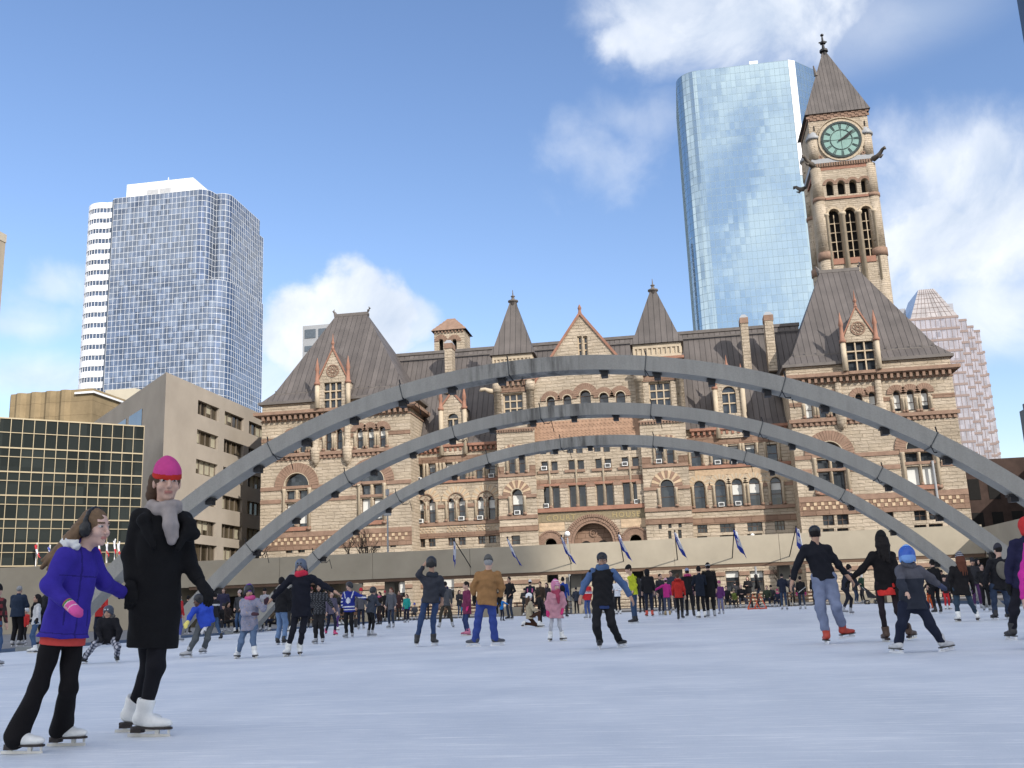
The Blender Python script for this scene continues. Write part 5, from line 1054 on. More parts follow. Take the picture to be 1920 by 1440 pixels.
for i, (x0, z0, x1, z1, dx) in enumerate(fl):
    flag('parapet_flag', x0, 69.98, z0, BLACKM, 0, 0, .75, 1.75, dx, wh[i], 'flags along the walkway parapet', [(x0, 69.98, z0), ((x0 + x1) / 2, 68.4, z0 + .86), (x1, 66.8, z0 + 1.72)], .035, [FB, FW, FR], city, i)
def maple(u, v): return 2 if (v < .3 or v > .72) else (2 if (.35 < u < .65 and .45 < v < .6) else 1)
def union(u, v): return 1 if abs(u - v) < .12 or abs(u + v - 1) < .12 else (2 if abs(u - .5) < .07 else 0)
ll = ('white pole with red and white flag behind the girl, leftmost of the row', 'white pole with blue flag crossed by white lines behind the girl', 'bare looking white flagpole right behind the girl\'s hair', 'white flagpole just left of the woman\'s shoulder', 'second white flagpole from the woman\'s shoulder', 'third white flagpole from the woman\'s shoulder', 'short white flagpole touching the concrete arch by the woman')
for i, px in enumerate((67, 92, 105, 185, 200, 214, 222)):
    p = atY(px, 1055, 80); x = p[0]; zt = 7.3 + (.25 if i in (0, 3, 5) else 0)
    flag('roof_flag', x, 80, 5., mat('pole_white', (.7, .7, .7), .4), 0, 0, .5, 1.1, .42 if i < 2 else .2, ll[i], 'flagpoles in front of the gold gridded building', [(x, 80, 5.0), (x, 80, zt - .6), (x, 80, zt)], .04, [FB, FW, FR], maple if i == 0 else (union if i == 1 else (lambda u, v: 1 if v < .6 else 2)), 20 + i)
MB().box(-57, -46, 78.5, 82, 0, 5.0).build('flag_terrace', WALKC, wk)
# ---------------------------------------------------------------- lamps, posts, rails, seats
def lamp(name, x, y, z, r, lab, white=True):
    a = empty(name, (x, y, 0), lab, 'lamp post', None)
    MB().lathe(x, y, [(0, .12), (.4, .1), (z - .3, .06)], 10).build('post', GREYP, a)
    if white:
        b = MB(); n = 8
        b.lathe(x, y, [(z + r * math.cos(math.pi * (1 - k / 10)) * 1, max(.004, r * math.sin(math.pi * k / 10))) for k in range(11)], 14); b.build('globe', mat('globe_white', (.8, .8, .78), .3, .02, 1, 0), a, True)
    else: MB().lathe(x, y, [(z - .5, .16), (z, .16)], 10).box(x - .3, x + .3, y - .1, y + .1, z - 2.2, z - 1.6).build('lamp_head', GREYP, a)
    return a
lamp('globe_lamp', -8.4, 78, 6.05, .22, 'white globe lamp post in front of the entrance arch')
p = atY(1467, 1007, 80); lamp('globe_lamp', p[0], 80, p[2], .15, 'small white globe lamp left of the man in the black cap')
p = atY(1411, 1004, 80); lamp('globe_lamp', p[0], 80, p[2], .16, 'small white globe lamp above the parapet right of the sixth flag')
lamp('mast_post', -23.6, 80, 10.6, .2, 'plain grey steel mast rising behind the far arch at left', False)
p = atY(739, 1113, 79); s_ = empty('notice_post', (p[0], 79, 0), 'white notice on a thin post behind the woman in grey', 'sign')
MB().tube([(p[0], 79, 0), (p[0], 79, 3)], .03, 6).build('post', GREYP, s_); MB().box(p[0] - .28, p[0] + .28, 78.9, 78.95, .95, 1.75).build('panel', WHITEP, s_); MB().box(p[0] + .05, p[0] + .3, 78.9, 78.95, 2.55, 2.8).build('panel', mat('orange_panel', (.6, .14, .06), .6), s_)
p = atY(1080, 1090, 74); s_ = empty('advert_column', (p[0], 74, 0), 'white panel with dark picture standing by the walkway column', 'sign')
MB().box(p[0] - .75, p[0] - .5, 74, 74.1, .4, 2.6).build('panel', WHITEP, s_); MB().box(p[0] - .45, p[0] - .1, 74, 74.1, 1.2, 2.7).build('picture', DARKIN, s_)
WOOD = mat('bench_wood', (.16, .09, .055), .8, .2, 2)
def bench(x, y, n, lab, ln=2.4, group='benches beside the ice'):
    a = empty('park_bench', (x, y, 0), lab, 'bench', group)
    for q in range(2): MB().box(x - ln / 2, x + ln / 2, y + q * .22, y + q * .22 + .18, .42, .47).build('seat_slat', WOOD, a)
    for q in range(2): MB().box(x - ln / 2, x + ln / 2, y + .45, y + .49, .58 + q * .2, .72 + q * .2).build('back_slat', WOOD, a)
    for sx__ in (-1, 1): MB().box(x + sx__ * ln * .4 - .05, x + sx__ * ln * .4 + .05, y, y + .44, 0, .419).box(x + sx__ * ln * .4 - .04, x + sx__ * ln * .4 + .04, y + .44, y + .449, 0, .92).build('leg', BLACKM, a)
    return a
bl = [(-16.9, 68.4, 'brown slatted bench behind the teal jacketed child'), (-19.8, 68.4, 'brown slatted bench right of the woman in grey and scarf'), (-13.6, 68.6, 'brown slatted bench behind the maroon coat girl'), (-10.2, 68.6, 'brown bench behind the man in the brown jacket'), (3.6, 66.9, 'bench left under the seated group near the orange frame'), (5.9, 66.9, 'bench right under the seated group near the orange frame'), (8.5, 66.9, 'bench at right of the orange frame'), (-15.6, 44.3, 'bench on the mat behind the blue jacketed skater')]
for i, (x, y, lb) in enumerate(bl): bench(x, y, i, lb)
for i, (x, y, w) in enumerate(((-22.6, 69, 1.2), (-12.2, 68.9, 1.4), (-5.6, 69.1, 1.2), (1.6, 69, 1.4), (11.2, 69, 1.3))):
    a = empty('concrete_planter', (x, y, 0), ('low concrete planter right of the stair', 'low concrete planter behind the brown jacket man', 'low concrete planter behind the black cap boy', 'low concrete planter behind the red jacket', 'low concrete planter near the jeans man')[i], 'planter', 'planters under the walkway')
    MB().box(x - w, x + w, y - .4, y - .3, 0, .62).box(x - w, x + w, y + .3, y + .4, 0, .62).box(x - w, x - w + .1, y - .299, y + .299, 0, .62).box(x + w - .1, x + w, y - .299, y + .299, 0, .62).build('box', WALKC, a)
    MB().box(x - w + .1, x + w - .1, y - .299, y + .299, 0, .55).build('soil', mat('snowy_soil', (.45, .45, .46), .9, .3, 5), a)
# low rail along the plaza behind the rink
rl = empty('plaza_railing', (-14, 73.5, 0), 'low brown rail behind the skaters under the walkway', 'railing')
b = MB()
for z in (.35, .6, .85): b.tube([(-20.5, 73.6, z), (13.5, 73.6, z)], .03, 6)
b.build('rail', WOOD, rl)
for k in range(12): MB().tube([(-20.5 + k * 3.09, 73.62, 0), (-20.5 + k * 3.09, 73.62, .95)], .04, 6).build('post', WOOD, rl)
# orange skating frames
p = gnd(1418, 1144); ox, oy = p[0], p[1]
a = empty('triangle_frame', (ox, oy, 0), 'orange tubular A shaped barrier standing on the ice', 'barrier'); OR = mat('orange_paint', (.62, .10, .035), .5, .08)
for dx, dy in ((-.12, 0), (.28, .5)): MB().tube([(ox + dx - .32, oy + dy, .08), (ox + dx, oy + dy, .82), (ox + dx + .32, oy + dy, .08), (ox + dx - .32, oy + dy, .08)], .045, 6).build('frame', OR, a)
MB().tube([(ox - .44, oy, .08), (ox - .04, oy + .5, .08)], .04, 6).tube([(ox + .2, oy, .08), (ox + .6, oy + .5, .08)], .04, 6).build('foot_bar', OR, a)
# bare trees
BARK = mat('bark', (.06, .048, .038), .95, .25, 4, .5, 15)
def tree(x, y, h, lab, seed, sp=.5):
    a = empty('bare_tree', (x, y, 0), lab, 'tree'); r_ = random.Random(seed); T = MB(); Cn = MB()
    def br_(p, d, ln, rad, lev):
        pts = [p]; q = Vector(p); d = Vector(d)
        for k in range(4):
            d = (d + Vector((r_.uniform(-.2, .2), r_.uniform(-.2, .2), r_.uniform(-.05, .15)))).normalized(); q = q + d * ln / 4; pts.append(tuple(q))
        (T if lev == 0 else Cn).tube(pts, [rad * (1 - .5 * k / 4) for k in range(5)], 6 if lev < 2 else 4, 0, lev < 2)
        if lev < 4:
            for k in range(4 if lev else 6):
                f_ = r_.uniform(.4, 1); j = min(3, int(f_ * 4)); pp = Vector(pts[j]).lerp(Vector(pts[j + 1]), f_ * 4 - j)
                dd_ = (d + Vector((r_.uniform(-1, 1), r_.uniform(-1, 1), r_.uniform(-.1, .7))) * (sp + .25)).normalized(); br_(tuple(pp), dd_, ln * r_.uniform(.45, .68), max(.008, rad * .5), lev + 1)
    br_((x, y, -.02), (0, 0, 1), h * .5, h * .022, 0); T.build('trunk', BARK, a); Cn.build('crown', BARK, a)
tree(-35.5, 82, 7.5, 'bare winter tree against the concrete block right of the woman', 3)
tree(-27.6, 84, 8.2, 'bare winter sapling behind the foot of the far arch at left', 5)
tree(7.4, 78, 4.2, 'bare tree trunk under the walkway left of the jeans man', 9)
# ---------------------------------------------------------------- people: smooth implicit bodies and clothes, meshed with surface nets
def nrm(v): v = np.asarray(v, float); return v / (np.linalg.norm(v) + 1e-12)
ZUP = np.array([0, 0, 1.])
def smin(a, b, k):
    if k <= 0: return np.minimum(a, b)
    h = np.clip(.5 + .5 * (b - a) / k, 0, 1); return b + (a - b) * h - k * h * (1 - h)
class SDF:
    def __init__(s): s.p = []; s.lo = np.full(3, 1e9); s.hi = np.full(3, -1e9); s.fold = 0; s.seed = 0; s.fs = 1.
    def _bb(s, pts, r):
        for q in pts: s.lo = np.minimum(s.lo, np.asarray(q) - r); s.hi = np.maximum(s.hi, np.asarray(q) + r)
    def rc(s, a, b, ra, rb, k=.03, op=1):
        a = np.asarray(a, float); b = np.asarray(b, float); s.p.append(('rc', a, b, ra, rb, k, op))
        if op > 0: s._bb((a, b), max(ra, rb) + .03)
        return s
    def chain(s, pts, rs, k=.03):
        for i in range(len(pts) - 1): s.rc(pts[i], pts[i + 1], rs[i], rs[i + 1], k)
        return s
    def el(s, c, r, R=None, k=.03, op=1):
        c = np.asarray(c, float); s.p.append(('el', c, np.asarray(r, float), np.eye(3) if R is None else np.asarray(R), 0, k, op))
        if op > 0: s._bb((c,), max(r) + .03)
        return s
    def tor(s, a, b, lat, prof, k=.04):
        """torso: elliptical sections between a and b; prof = (t, half width, half depth)"""
        a = np.asarray(a, float); b = np.asarray(b, float); ax = nrm(b - a); lat = nrm(np.asarray(lat) - ax * np.dot(lat, ax)); fr = np.cross(ax, lat)
        s.p.append(('to', a, b, np.stack([lat, fr, ax]), np.array(prof), k, 1)); s._bb((a, b), max(max(q[1], q[2]) for q in prof) + .05); return s
    def cut(s, p, n): s.p.append(('cu', np.asarray(p, float), nrm(n), 0, 0, 0, 1)); return s
    def ev(s, P):
        d = None
        for q in s.p:
            if q[0] == 'rc':
                a, b = q[1], q[2]; ab = b - a; L2 = ab @ ab + 1e-12; t_ = np.clip((P - a) @ ab / L2, 0, 1)
                v = np.linalg.norm(P - a - t_[:, None] * ab, axis=1) - (q[3] + (q[4] - q[3]) * t_)
            elif q[0] == 'el':
                w = (P - q[1]) @ q[3].T; k0 = np.linalg.norm(w / q[2], axis=1); k1 = np.linalg.norm(w / q[2] ** 2, axis=1) + 1e-9; v = k0 * (k0 - 1) / k1
            elif q[0] == 'to':
                w = (P - q[1]) @ q[3].T; Ln = np.linalg.norm(q[2] - q[1]); t_ = w[:, 2] / Ln; pr = q[4]
                A = np.interp(t_, pr[:, 0], pr[:, 1]); B = np.interp(t_, pr[:, 0], pr[:, 2])
                v = (np.sqrt((w[:, 0] / A) ** 2 + (w[:, 1] / B) ** 2) - 1) * np.minimum(A, B); v = np.maximum(v, np.maximum(-w[:, 2], w[:, 2] - Ln))
            elif q[0] == 'cu':
                d = np.maximum(d, (P - q[1]) @ q[2]); continue
            if d is None: d = v
            elif q[6] > 0: d = smin(d, v, q[5])
            else: d = -smin(-d, v, q[5])
        if s.fold:
            f_ = s.fs; o = s.seed * 1.7
            n = np.sin(P[:, 2] * 38 * f_ + 4 * np.sin(P[:, 0] * 11 * f_ + o) + 3 * np.sin(P[:, 1] * 9 * f_ + o * 2)) * .5 + np.sin(P[:, 0] * 25 * f_ + P[:, 2] * 13 * f_ + 3 * np.sin(P[:, 1] * 17 * f_ + o)) * .35 + np.sin(P[:, 1] * 31 * f_ - P[:, 2] * 21 * f_ + o * 3) * .3
            d = d + n * s.fold
        return d
    def mesh(s, vx):
        lo = s.lo - 2 * vx; n = np.maximum(4, np.ceil((s.hi + 2 * vx - lo) / vx).astype(int) + 1)
        B = 6; nb = (n + B - 1) // B; n = nb * B
        bc = np.stack(np.meshgrid(*[np.arange(k) for k in nb], indexing='ij'), -1).reshape(-1, 3)
        dc = s.ev(lo + (bc * B + (B - 1) / 2) * vx); act = np.abs(dc) < vx * B * 1.05 + s.fold * 1.5 + .004
        V = np.repeat(np.repeat(np.repeat(dc.reshape(nb), B, 0), B, 1), B, 2).astype(np.float32)
        o = np.stack(np.meshgrid(*[np.arange(B)] * 3, indexing='ij'), -1).reshape(-1, 3)
        idx = (bc[act][:, None, :] * B + o[None]).reshape(-1, 3)
        V[idx[:, 0], idx[:, 1], idx[:, 2]] = s.ev(lo + idx * vx)
        V[0] = V[-1] = 1; V[:, 0] = V[:, -1] = 1; V[:, :, 0] = V[:, :, -1] = 1
        I = V < 0; c = np.zeros(np.array(V.shape) - 1, np.int8)
        for dx in (0, 1):
            for dy in (0, 1):
                for dz in (0, 1): c += I[dx:c.shape[0] + dx, dy:c.shape[1] + dy, dz:c.shape[2] + dz]
        A = np.argwhere((c > 0) & (c < 8)); m = len(A)
        cid = np.full(c.shape, -1, np.int32); cid[A[:, 0], A[:, 1], A[:, 2]] = np.arange(m)
        S_ = np.zeros((m, 3)); W = np.zeros(m)
        cor = [(x, y, z) for x in (0, 1) for y in (0, 1) for z in (0, 1)]
        vv = {q: V[A[:, 0] + q[0], A[:, 1] + q[1], A[:, 2] + q[2]] for q in cor}
        for q in cor:
            for ax in range(3):
                if q[ax] == 0:
                    e = list(q); e[ax] = 1; v0, v1 = vv[q], vv[tuple(e)]; x = (v0 < 0) != (v1 < 0); t_ = np.where(x, v0 / np.where(x, v0 - v1, 1), 0)
                    p = np.array(q, float)[None].repeat(m, 0); p[:, ax] = t_; S_[x] += p[x]; W[x] += 1
        vt = lo + (A + S_ / np.maximum(W, 1)[:, None]) * vx; F_ = []
        for ax in range(3):
            sl0 = [slice(None)] * 3; sl1 = [slice(None)] * 3; sl0[ax] = slice(0, -1); sl1[ax] = slice(1, None); a0, a1 = I[tuple(sl0)], I[tuple(sl1)]
            E = np.argwhere(a0 != a1); u_, w_ = (ax + 1) % 3, (ax + 2) % 3
            E = E[(E[:, u_] > 0) & (E[:, w_] > 0) & (E[:, u_] < V.shape[u_] - 1) & (E[:, w_] < V.shape[w_] - 1)]
            ins = I[E[:, 0], E[:, 1], E[:, 2]]
            def cc_(du, dw): q = E.copy(); q[:, u_] -= du; q[:, w_] -= dw; return cid[q[:, 0], q[:, 1], q[:, 2]]
            f = np.stack([cc_(1, 1), cc_(0, 1), cc_(0, 0), cc_(1, 0)], 1); f[~ins] = f[~ins][:, ::-1]; F_.append(f)
        return vt, np.concatenate(F_)
def npmesh(name, vt, fc, mats, parent, mi=None, smooth=True):
    og = np.array(origin(parent)); me = bpy.data.meshes.new(name); me.vertices.add(len(vt)); me.vertices.foreach_set('co', (vt - og).astype(np.float32).ravel())
    n = len(fc); me.loops.add(4 * n); me.loops.foreach_set('vertex_index', fc.astype(np.int32).ravel()); me.polygons.add(n); me.polygons.foreach_set('loop_start', np.arange(n, dtype=np.int32) * 4); me.polygons.foreach_set('loop_total', np.full(n, 4, np.int32))
    for m_ in mats: me.materials.append(m_)
    if mi is not None: me.polygons.foreach_set('material_index', mi.astype(np.int32))
    me.polygons.foreach_set('use_smooth', np.ones(n, bool)); me.update(calc_edges=True); me.validate()
    o = bpy.data.objects.new(name, me); o.parent = parent; col.objects.link(o); return o
_cm = {}
def cloth(c, rough=.92, kind='c'):
    k = (tuple(round(x, 3) for x in c), rough, kind)
    if k not in _cm:
        nm = {'c': 'cloth', 's': 'skin', 'h': 'hair', 'l': 'leather', 'p': 'plastic'}[kind]
        _cm[k] = mat('%s_%d' % (nm, len(_cm)), c, rough, .16 if kind != 's' else .06, 9 if kind != 'h' else 30, .35 if kind in 'ch' else .06, 120 if kind == 'c' else 60, spec=.2 if kind in 'ch' else .4, bd=.006)
    return _cm[k]
SKIN = {'l': (.52, .33, .25), 'm': (.40, .24, .165), 'd': (.12, .065, .045), 'p': (.55, .36, .29)}
HAIR = {'br': (.075, .045, .028), 'bk': (.012, .010, .010), 'bl': (.15, .095, .055), 'gr': (.28, .28, .28), 'rb': (.10, .035, .02)}
ICEZ = .03
def hv(deg):
    """horizontal unit vector: 0 = to the right of the picture, 90 = away, 270 = towards the camera"""
    a = math.radians(deg); return r0 * math.cos(a) + hd * math.sin(a)
def head_sdf(S_, C, f, u, s):
    r_ = np.cross(f, u); q = lambda x, y, z: C + (r_ * x + f * y + u * z) * s; R = np.stack([r_, f, u])
    S_.el(q(0, -.008, .028), np.array([.074, .094, .098]) * s, R, .02).el(q(0, .022, -.05), np.array([.054, .066, .068]) * s, R, .03).el(q(0, .066, -.098), np.array([.022, .02, .018]) * s, R, .02)
    S_.el(q(0, .078, .032), np.array([.05, .016, .013]) * s, R, .015)
    for e in (-1, 1):
        S_.el(q(e * .032, .098, .008), np.array([.017, .014, .012]) * s, R, .01, -1); S_.el(q(e * .032, .075, .008), np.array([.0135, .0135, .0125]) * s, R, .003)
        S_.el(q(e * .075, -.008, -.008), np.array([.011, .022, .032]) * s, R, .008); S_.el(q(e * .042, .06, -.035), np.array([.022, .024, .022]) * s, R, .02)
    S_.rc(q(0, .088, .012), q(0, .112, -.03), .0085 * s, .0125 * s, .012); S_.el(q(0, .098, -.036), np.array([.018, .012, .009]) * s, R, .008)
    S_.el(q(0, .087, -.062), np.array([.024, .011, .006]) * s, R, .004); S_.el(q(0, .085, -.072), np.array([.021, .011, .007]) * s, R, .004)
    return dict(q=q, r=r_, R=R)
def hand_sdf(S_, w, d, s, side, k=.006, curl=.5, fat=1., pd=None):
    """palm, four fingers of different length, thumb from the side of the palm near its base"""
    d = nrm(d); pd = np.array([0, 0, -1.]) if pd is None else pd
    n = nrm(pd - d * np.dot(pd, d) + 1e-4); l = np.cross(d, n) * side; f_ = fat
    S_.rc(w, w + d * .03 * s, .022 * s * f_, .03 * s * f_, .02)
    S_.el(w + d * .065 * s, np.array([.042, .05, .02]) * s * f_, np.stack([l, d, n]), .02)
    for i, (x, ln) in enumerate(((-.03, .058), (-.010, .07), (.011, .074), (.031, .066))):
        a = w + (d * .105 + l * x) * s; c = nrm(d + n * curl * (.5 + .1 * i)); e = nrm(d * .6 + n * (curl * 1.3)); b = a + c * ln * .55 * s
        S_.rc(a, b, .0095 * s * f_, .009 * s * f_, k).rc(b, b + e * ln * .5 * s, .009 * s * f_, .0075 * s * f_, k)
    a = w + (d * .035 + l * .034) * s; b = a + nrm(d * .7 + l * .8 + n * .35) * .038 * s
    S_.rc(a, b, .0135 * s * f_, .011 * s * f_, .012).rc(b, b + nrm(d * .95 + l * .3 + n * .45) * .034 * s, .0105 * s * f_, .0085 * s * f_, k)
def skate(root, A, G, ft, s, kind, vx, kn=None):
    """A = ankle, G = contact on the ice, ft = toe direction"""
    up = nrm(A - G); ft = nrm(ft - up * np.dot(ft, up)); sd_ = np.cross(ft, up); R = np.stack([ft, sd_, up])
    bc, sc, hockey = kind
    h = .155 * s; q = lambda x, y, z: G + (ft * x + sd_ * y + up * z) * s
    S_ = SDF(); tp_ = q(0, 0, .15) + nrm(nrm(kn - q(0, 0, .15)) * 1.2 + up * .5) * .058 * s; S_.rc(tp_, q(-.006, 0, .13), .057 * s, .049 * s, .02).rc(q(-.03, 0, .105), q(.06, 0, .095), .042 * s, .038 * s, .03).el(q(.10, 0, .084), np.array([.095, .041, .034]) * s, R, .03).cut(q(0, 0, .060), -up)
    S_.cut(tp_ + nrm(kn - A) * .022 * s, nrm(kn - A))
    vt, fc = S_.mesh(vx); b = npmesh('skate', vt, fc, [cloth(bc, .45, 'l')], root)
    m_ = MB()
    def bx(x0, x1, y, z0, z1, i):
        vs = [q(*p) for p in ((x0, -y, z0), (x1, -y, z0), (x1, y, z0), (x0, y, z0), (x0, -y, z1), (x1, -y, z1), (x1, y, z1), (x0, y, z1))]
        m_.add(vs, [(3, 2, 1, 0), (4, 5, 6, 7), (0, 1, 5, 4), (1, 2, 6, 5), (2, 3, 7, 6), (3, 0, 4, 7)], i)
    def slab(pts, w0, z0, z1, i):
        vs = [q(x, y, z0) for x, y in pts] + [q(x, y, z1 + (.0)) for x, y in pts]; n = len(pts)
        m_.add(vs, [tuple(range(n - 1, -1, -1)), tuple(range(n, 2 * n))] + [(k, (k + 1) % n, (k + 1) % n + n, k + n) for k in range(n)], i)
    foot = [(-.072, -.026), (-.05, -.036), (.02, -.033), (.1, -.042), (.16, -.034), (.192, -.012), (.192, .012), (.16, .034), (.1, .042), (.02, .033), (-.05, .036), (-.072, .026)]
    slab(foot, 0, .048, .062, 0)
    if not hockey: slab([(-.07, -.03), (-.0, -.03), (.008, 0), (-.0, .03), (-.07, .03), (-.076, 0)], 0, .026, .0475, 0)
    m_.build('sole', cloth(sc, .5, 'l'), b); m_ = MB()
    st = (.72, .70, .64) if not hockey else (.75, .76, .78)
    if hockey: bx(-.07, -.03, .012, .02, .047, 0); bx(.09, .15, .012, .02, .047, 0); bx(-.085, .175, .008, .019, .026, 0)
    else:
        for x0, x1 in ((-.05, -.025), (.085, .11)): bx(x0, x1, .010, .018, .0255 if x0 < 0 else .0475, 0)
        bx(.168, .18, .006, .022, .05, 0)
    bx(-.10, .185, .004, .0, .0185, 0)
    m_.build('blade', mat('skate_steel' if not hockey else 'skate_holder', st, .35, .1, 4, 0, metal=.35 if not hockey else 0), b)
    return b
def person(label, J, s, face, torso, c, vx=.011, group=None, seed=0):
    """J: joints (numpy, world); s: size relative to a 1.75 m adult; face/torso: facing in degrees; c: clothes"""
    hs = c.get('hs', max(s, .86 + (s - .8) * .35) if s < 1 else s); kid = s < .86
    g = (J['fa'][0] + J['fb'][0]) / 2; root = empty('person', (float(g[0]), float(g[1]), ICEZ), label, 'person', group)
    skin = SKIN[c.get('skin', 'l')]; hairc = HAIR[c.get('hair', 'br')]
    f = nrm(hv(face) + ZUP * c.get('tilt', -.05)); u = nrm(ZUP - f * f[2]); u = nrm(u + np.cross(f, u) * c.get('roll', 0)); u = nrm(u - f * np.dot(u, f))
    C = J['hd']; tf = hv(torso); lat = nrm(J['sb'] - J['sa']); sm = (J['sa'] + J['sb']) / 2; pm = (J['pa'] + J['pb']) / 2; upv = nrm(sm - pm)
    # body
    S_ = SDF(); H = head_sdf(S_, C, f, u, hs)
    S_.rc(C - u * .07 * hs - f * .02 * hs, sm + upv * .03 * s, .05 * hs, .058 * s, .03).rc(J['sa'], J['sb'], .05 * s, .05 * s, .04).rc(sm, pm, .075 * s, .075 * s, .05).rc(J['pa'], J['pb'], .06 * s, .06 * s, .05)
    ank = {}; bl = s * min(1, c.get('tl', 1.)) * .9
    for a in 'ab':
        G, ft, up_ = J['f' + a]; A = G + up_ * .14 * s; ank[a] = A
        S_.chain([J['s' + a], J['e' + a], J['h' + a]], [.042 * s, .034 * s, .025 * s], .03).chain([J['p' + a], J['k' + a], A], [.068 * bl, .046 * bl, .036 * bl], .02).rc(A, A + nrm(ft) * .10 * s - up_ * .045 * s, .03 * s, .024 * s, .03)
        hd_ = nrm(J['h' + a] - J['e' + a]); hand_sdf(S_, J['h' + a], hd_, s * (.66 if c.get('mitten') else 1.0 if not kid else .95), -1 if a == 'a' else 1, curl=c.get('curl', .55))
    vt, fc = S_.mesh(vx); cen = vt[fc].mean(1); mi = np.zeros(len(fc), int); q = H['q']; loc = (cen - C) / hs; lx, ly, lz = loc @ H['r'], loc @ f, loc @ u
    for e in (-1, 1):
        mi[(np.abs(lx - e * .032) < .0135) & (np.abs(lz - .008) < .0075) & (ly > .06)] = 2; mi[(np.abs(lx - e * .033) < .0065) & (np.abs(lz - .008) < .0065) & (ly > .06)] = 3
        mi[(np.abs(lx - e * .034) < .02) & (np.abs(lz - .032) < .006) & (ly > .05)] = 4
    mi[(np.abs(lx) < .024) & (np.abs(lz + .066) < .0095) & (ly > .065)] = 1
    npmesh('body', vt, fc, [cloth(skin, .55, 's'), cloth((skin[0] * .75, skin[1] * .48, skin[2] * .5), .5, 's'), cloth((.45, .42, .40), .3, 's'), cloth((.02, .015, .012), .2, 's'), cloth(mul(hairc, .8), .8, 'h')], root, mi)
    # hair
    hr = c.get('hairstyle', 'short')
    if hr:
        S_ = SDF(); S_.el(q(0, -.016, .034), np.array([.083, .098, .103]) * hs, H['R'])
        S_.el(q(0, .098, -.035), np.array([.066, .075, .092]) * hs, H['R'], .012, -1); S_.cut(q(0, 0, -.06), -u)
        if hr in ('long', 'blown', 'bob', 'low'):
            n = 9 if hr != 'bob' else 7; Lh = {'long': .34, 'blown': .24, 'bob': .13, 'low': .13}[hr] * hs; wd = c.get('wind', np.zeros(3)); S_.p.pop()
            for k in range(n):
                th = (-1.25 + 2.5 * k / (n - 1)) if hr != 'low' else (1.15 - 1.3 * k / (n - 1)) * c.get('hside', 1); rr_ = random.Random(seed * 31 + k)
                a = q(.072 * math.sin(th), -.012 - .07 * math.cos(th), .02); m1 = a - u * .10 * hs + wd * .5 + (H['r'] * math.sin(th) * .012 - f * math.cos(th) * .03) * hs; b = m1 - u * Lh * (.6 + .3 * rr_.random()) + wd * (1 + .3 * rr_.random()) - f * .02 * hs + H['r'] * rr_.uniform(-.02, .02)
                S_.rc(a, m1, .038 * hs, .037 * hs, .022).rc(m1, b, .037 * hs, .014 * hs, .014)
        S_.fold = .0028 * hs if vx < .012 else 0; S_.fs = 3.2; vt, fc = S_.mesh(vx * .9); npmesh('hair', vt, fc, [cloth(hairc, .75, 'h')], root)
    # headwear
    for hw in c.get('hat', ()):
        kind, hc = hw[0], hw[1]; S_ = SDF(); pts = None; ml = [cloth(hc, .9 if kind in ('beanie', 'hood') else .4, 'c' if kind in ('beanie', 'hood') else 'p')]
        if kind == 'beanie':
            S_.el(q(0, -.008, .045), np.array([.089, .112, .105]) * hs, H['R']); S_.el(q(0, -.03, .115), np.array([.052, .062, .055]) * hs, H['R'], .05); S_.cut(q(0, .03, .022), -nrm(u + f * .25)); S_.fold = .0022 if vx < .012 else 0; S_.fs = 2
        elif kind == 'helmet':
            S_.el(q(0, -.012, .05), np.array([.105, .128, .112]) * hs, H['R']); S_.el(q(0, -.09, -.02), np.array([.075, .04, .055]) * hs, H['R'], .05)
            for e in (-1, 1): S_.el(q(e * .088, -.01, -.015), np.array([.016, .035, .05]) * hs, H['R'], .02)
            S_.el(q(0, .13, -.055), np.array([.072, .1, .10]) * hs, H['R'], .01, -1); S_.cut(q(0, 0, -.075), -u)
        elif kind == 'cap':
            S_.el(q(0, -.01, .05), np.array([.088, .108, .088]) * hs, H['R']); S_.cut(q(0, .0, .035), -u); b_ = hw[2] if len(hw) > 2 else 1
            S_.el(q(0, b_ * .125, .036), np.array([.078, .085, .012]) * hs, H['R'], .008)
        elif kind == 'hood':
            S_.el(q(0, -.018, .02), np.array([.112, .125, .135]) * hs, H['R']).el(q(0, -.02, -.09), np.array([.095, .09, .06]) * hs, H['R'], .05); S_.el(q(0, .125, -.01), np.array([.068, .12, .10]) * hs, H['R'], .015, -1); S_.fold = .003 if vx < .012 else 0
        elif kind == 'muffs':
            for e in (-1, 1): S_.el(q(e * .085, -.005, -.012), np.array([.03, .046, .056]) * hs, H['R'])
            P_ = [q(.094 * math.sin(t_), -.005, .005 + .128 * math.cos(t_)) for t_ in np.linspace(-1.5, 1.5, 13)]; S_.chain(P_, [.013 * hs] * 13, .008); S_.fold = .003; S_.fs = 4
        vt, fc = S_.mesh(vx * .85); mi = None
        if len(hw) > 2 and kind in ('beanie', 'helmet') and hw[2] is not None:
            l2 = (vt[fc].mean(1) - C) / hs; z2 = l2 @ u + .22 * (l2 @ f); ml.append(cloth(hw[2], .9)); mi = (z2 < (.062 if kind == 'beanie' else .0)).astype(int)
            if kind == 'beanie' and len(hw) > 3: mi = ((np.floor(z2 * 45) % 2) == 0).astype(int)
        o = npmesh({'beanie': 'knit_hat', 'helmet': 'helmet', 'cap': 'cap', 'hood': 'hood', 'muffs': 'earmuffs'}[kind], vt, fc, ml, root, mi)
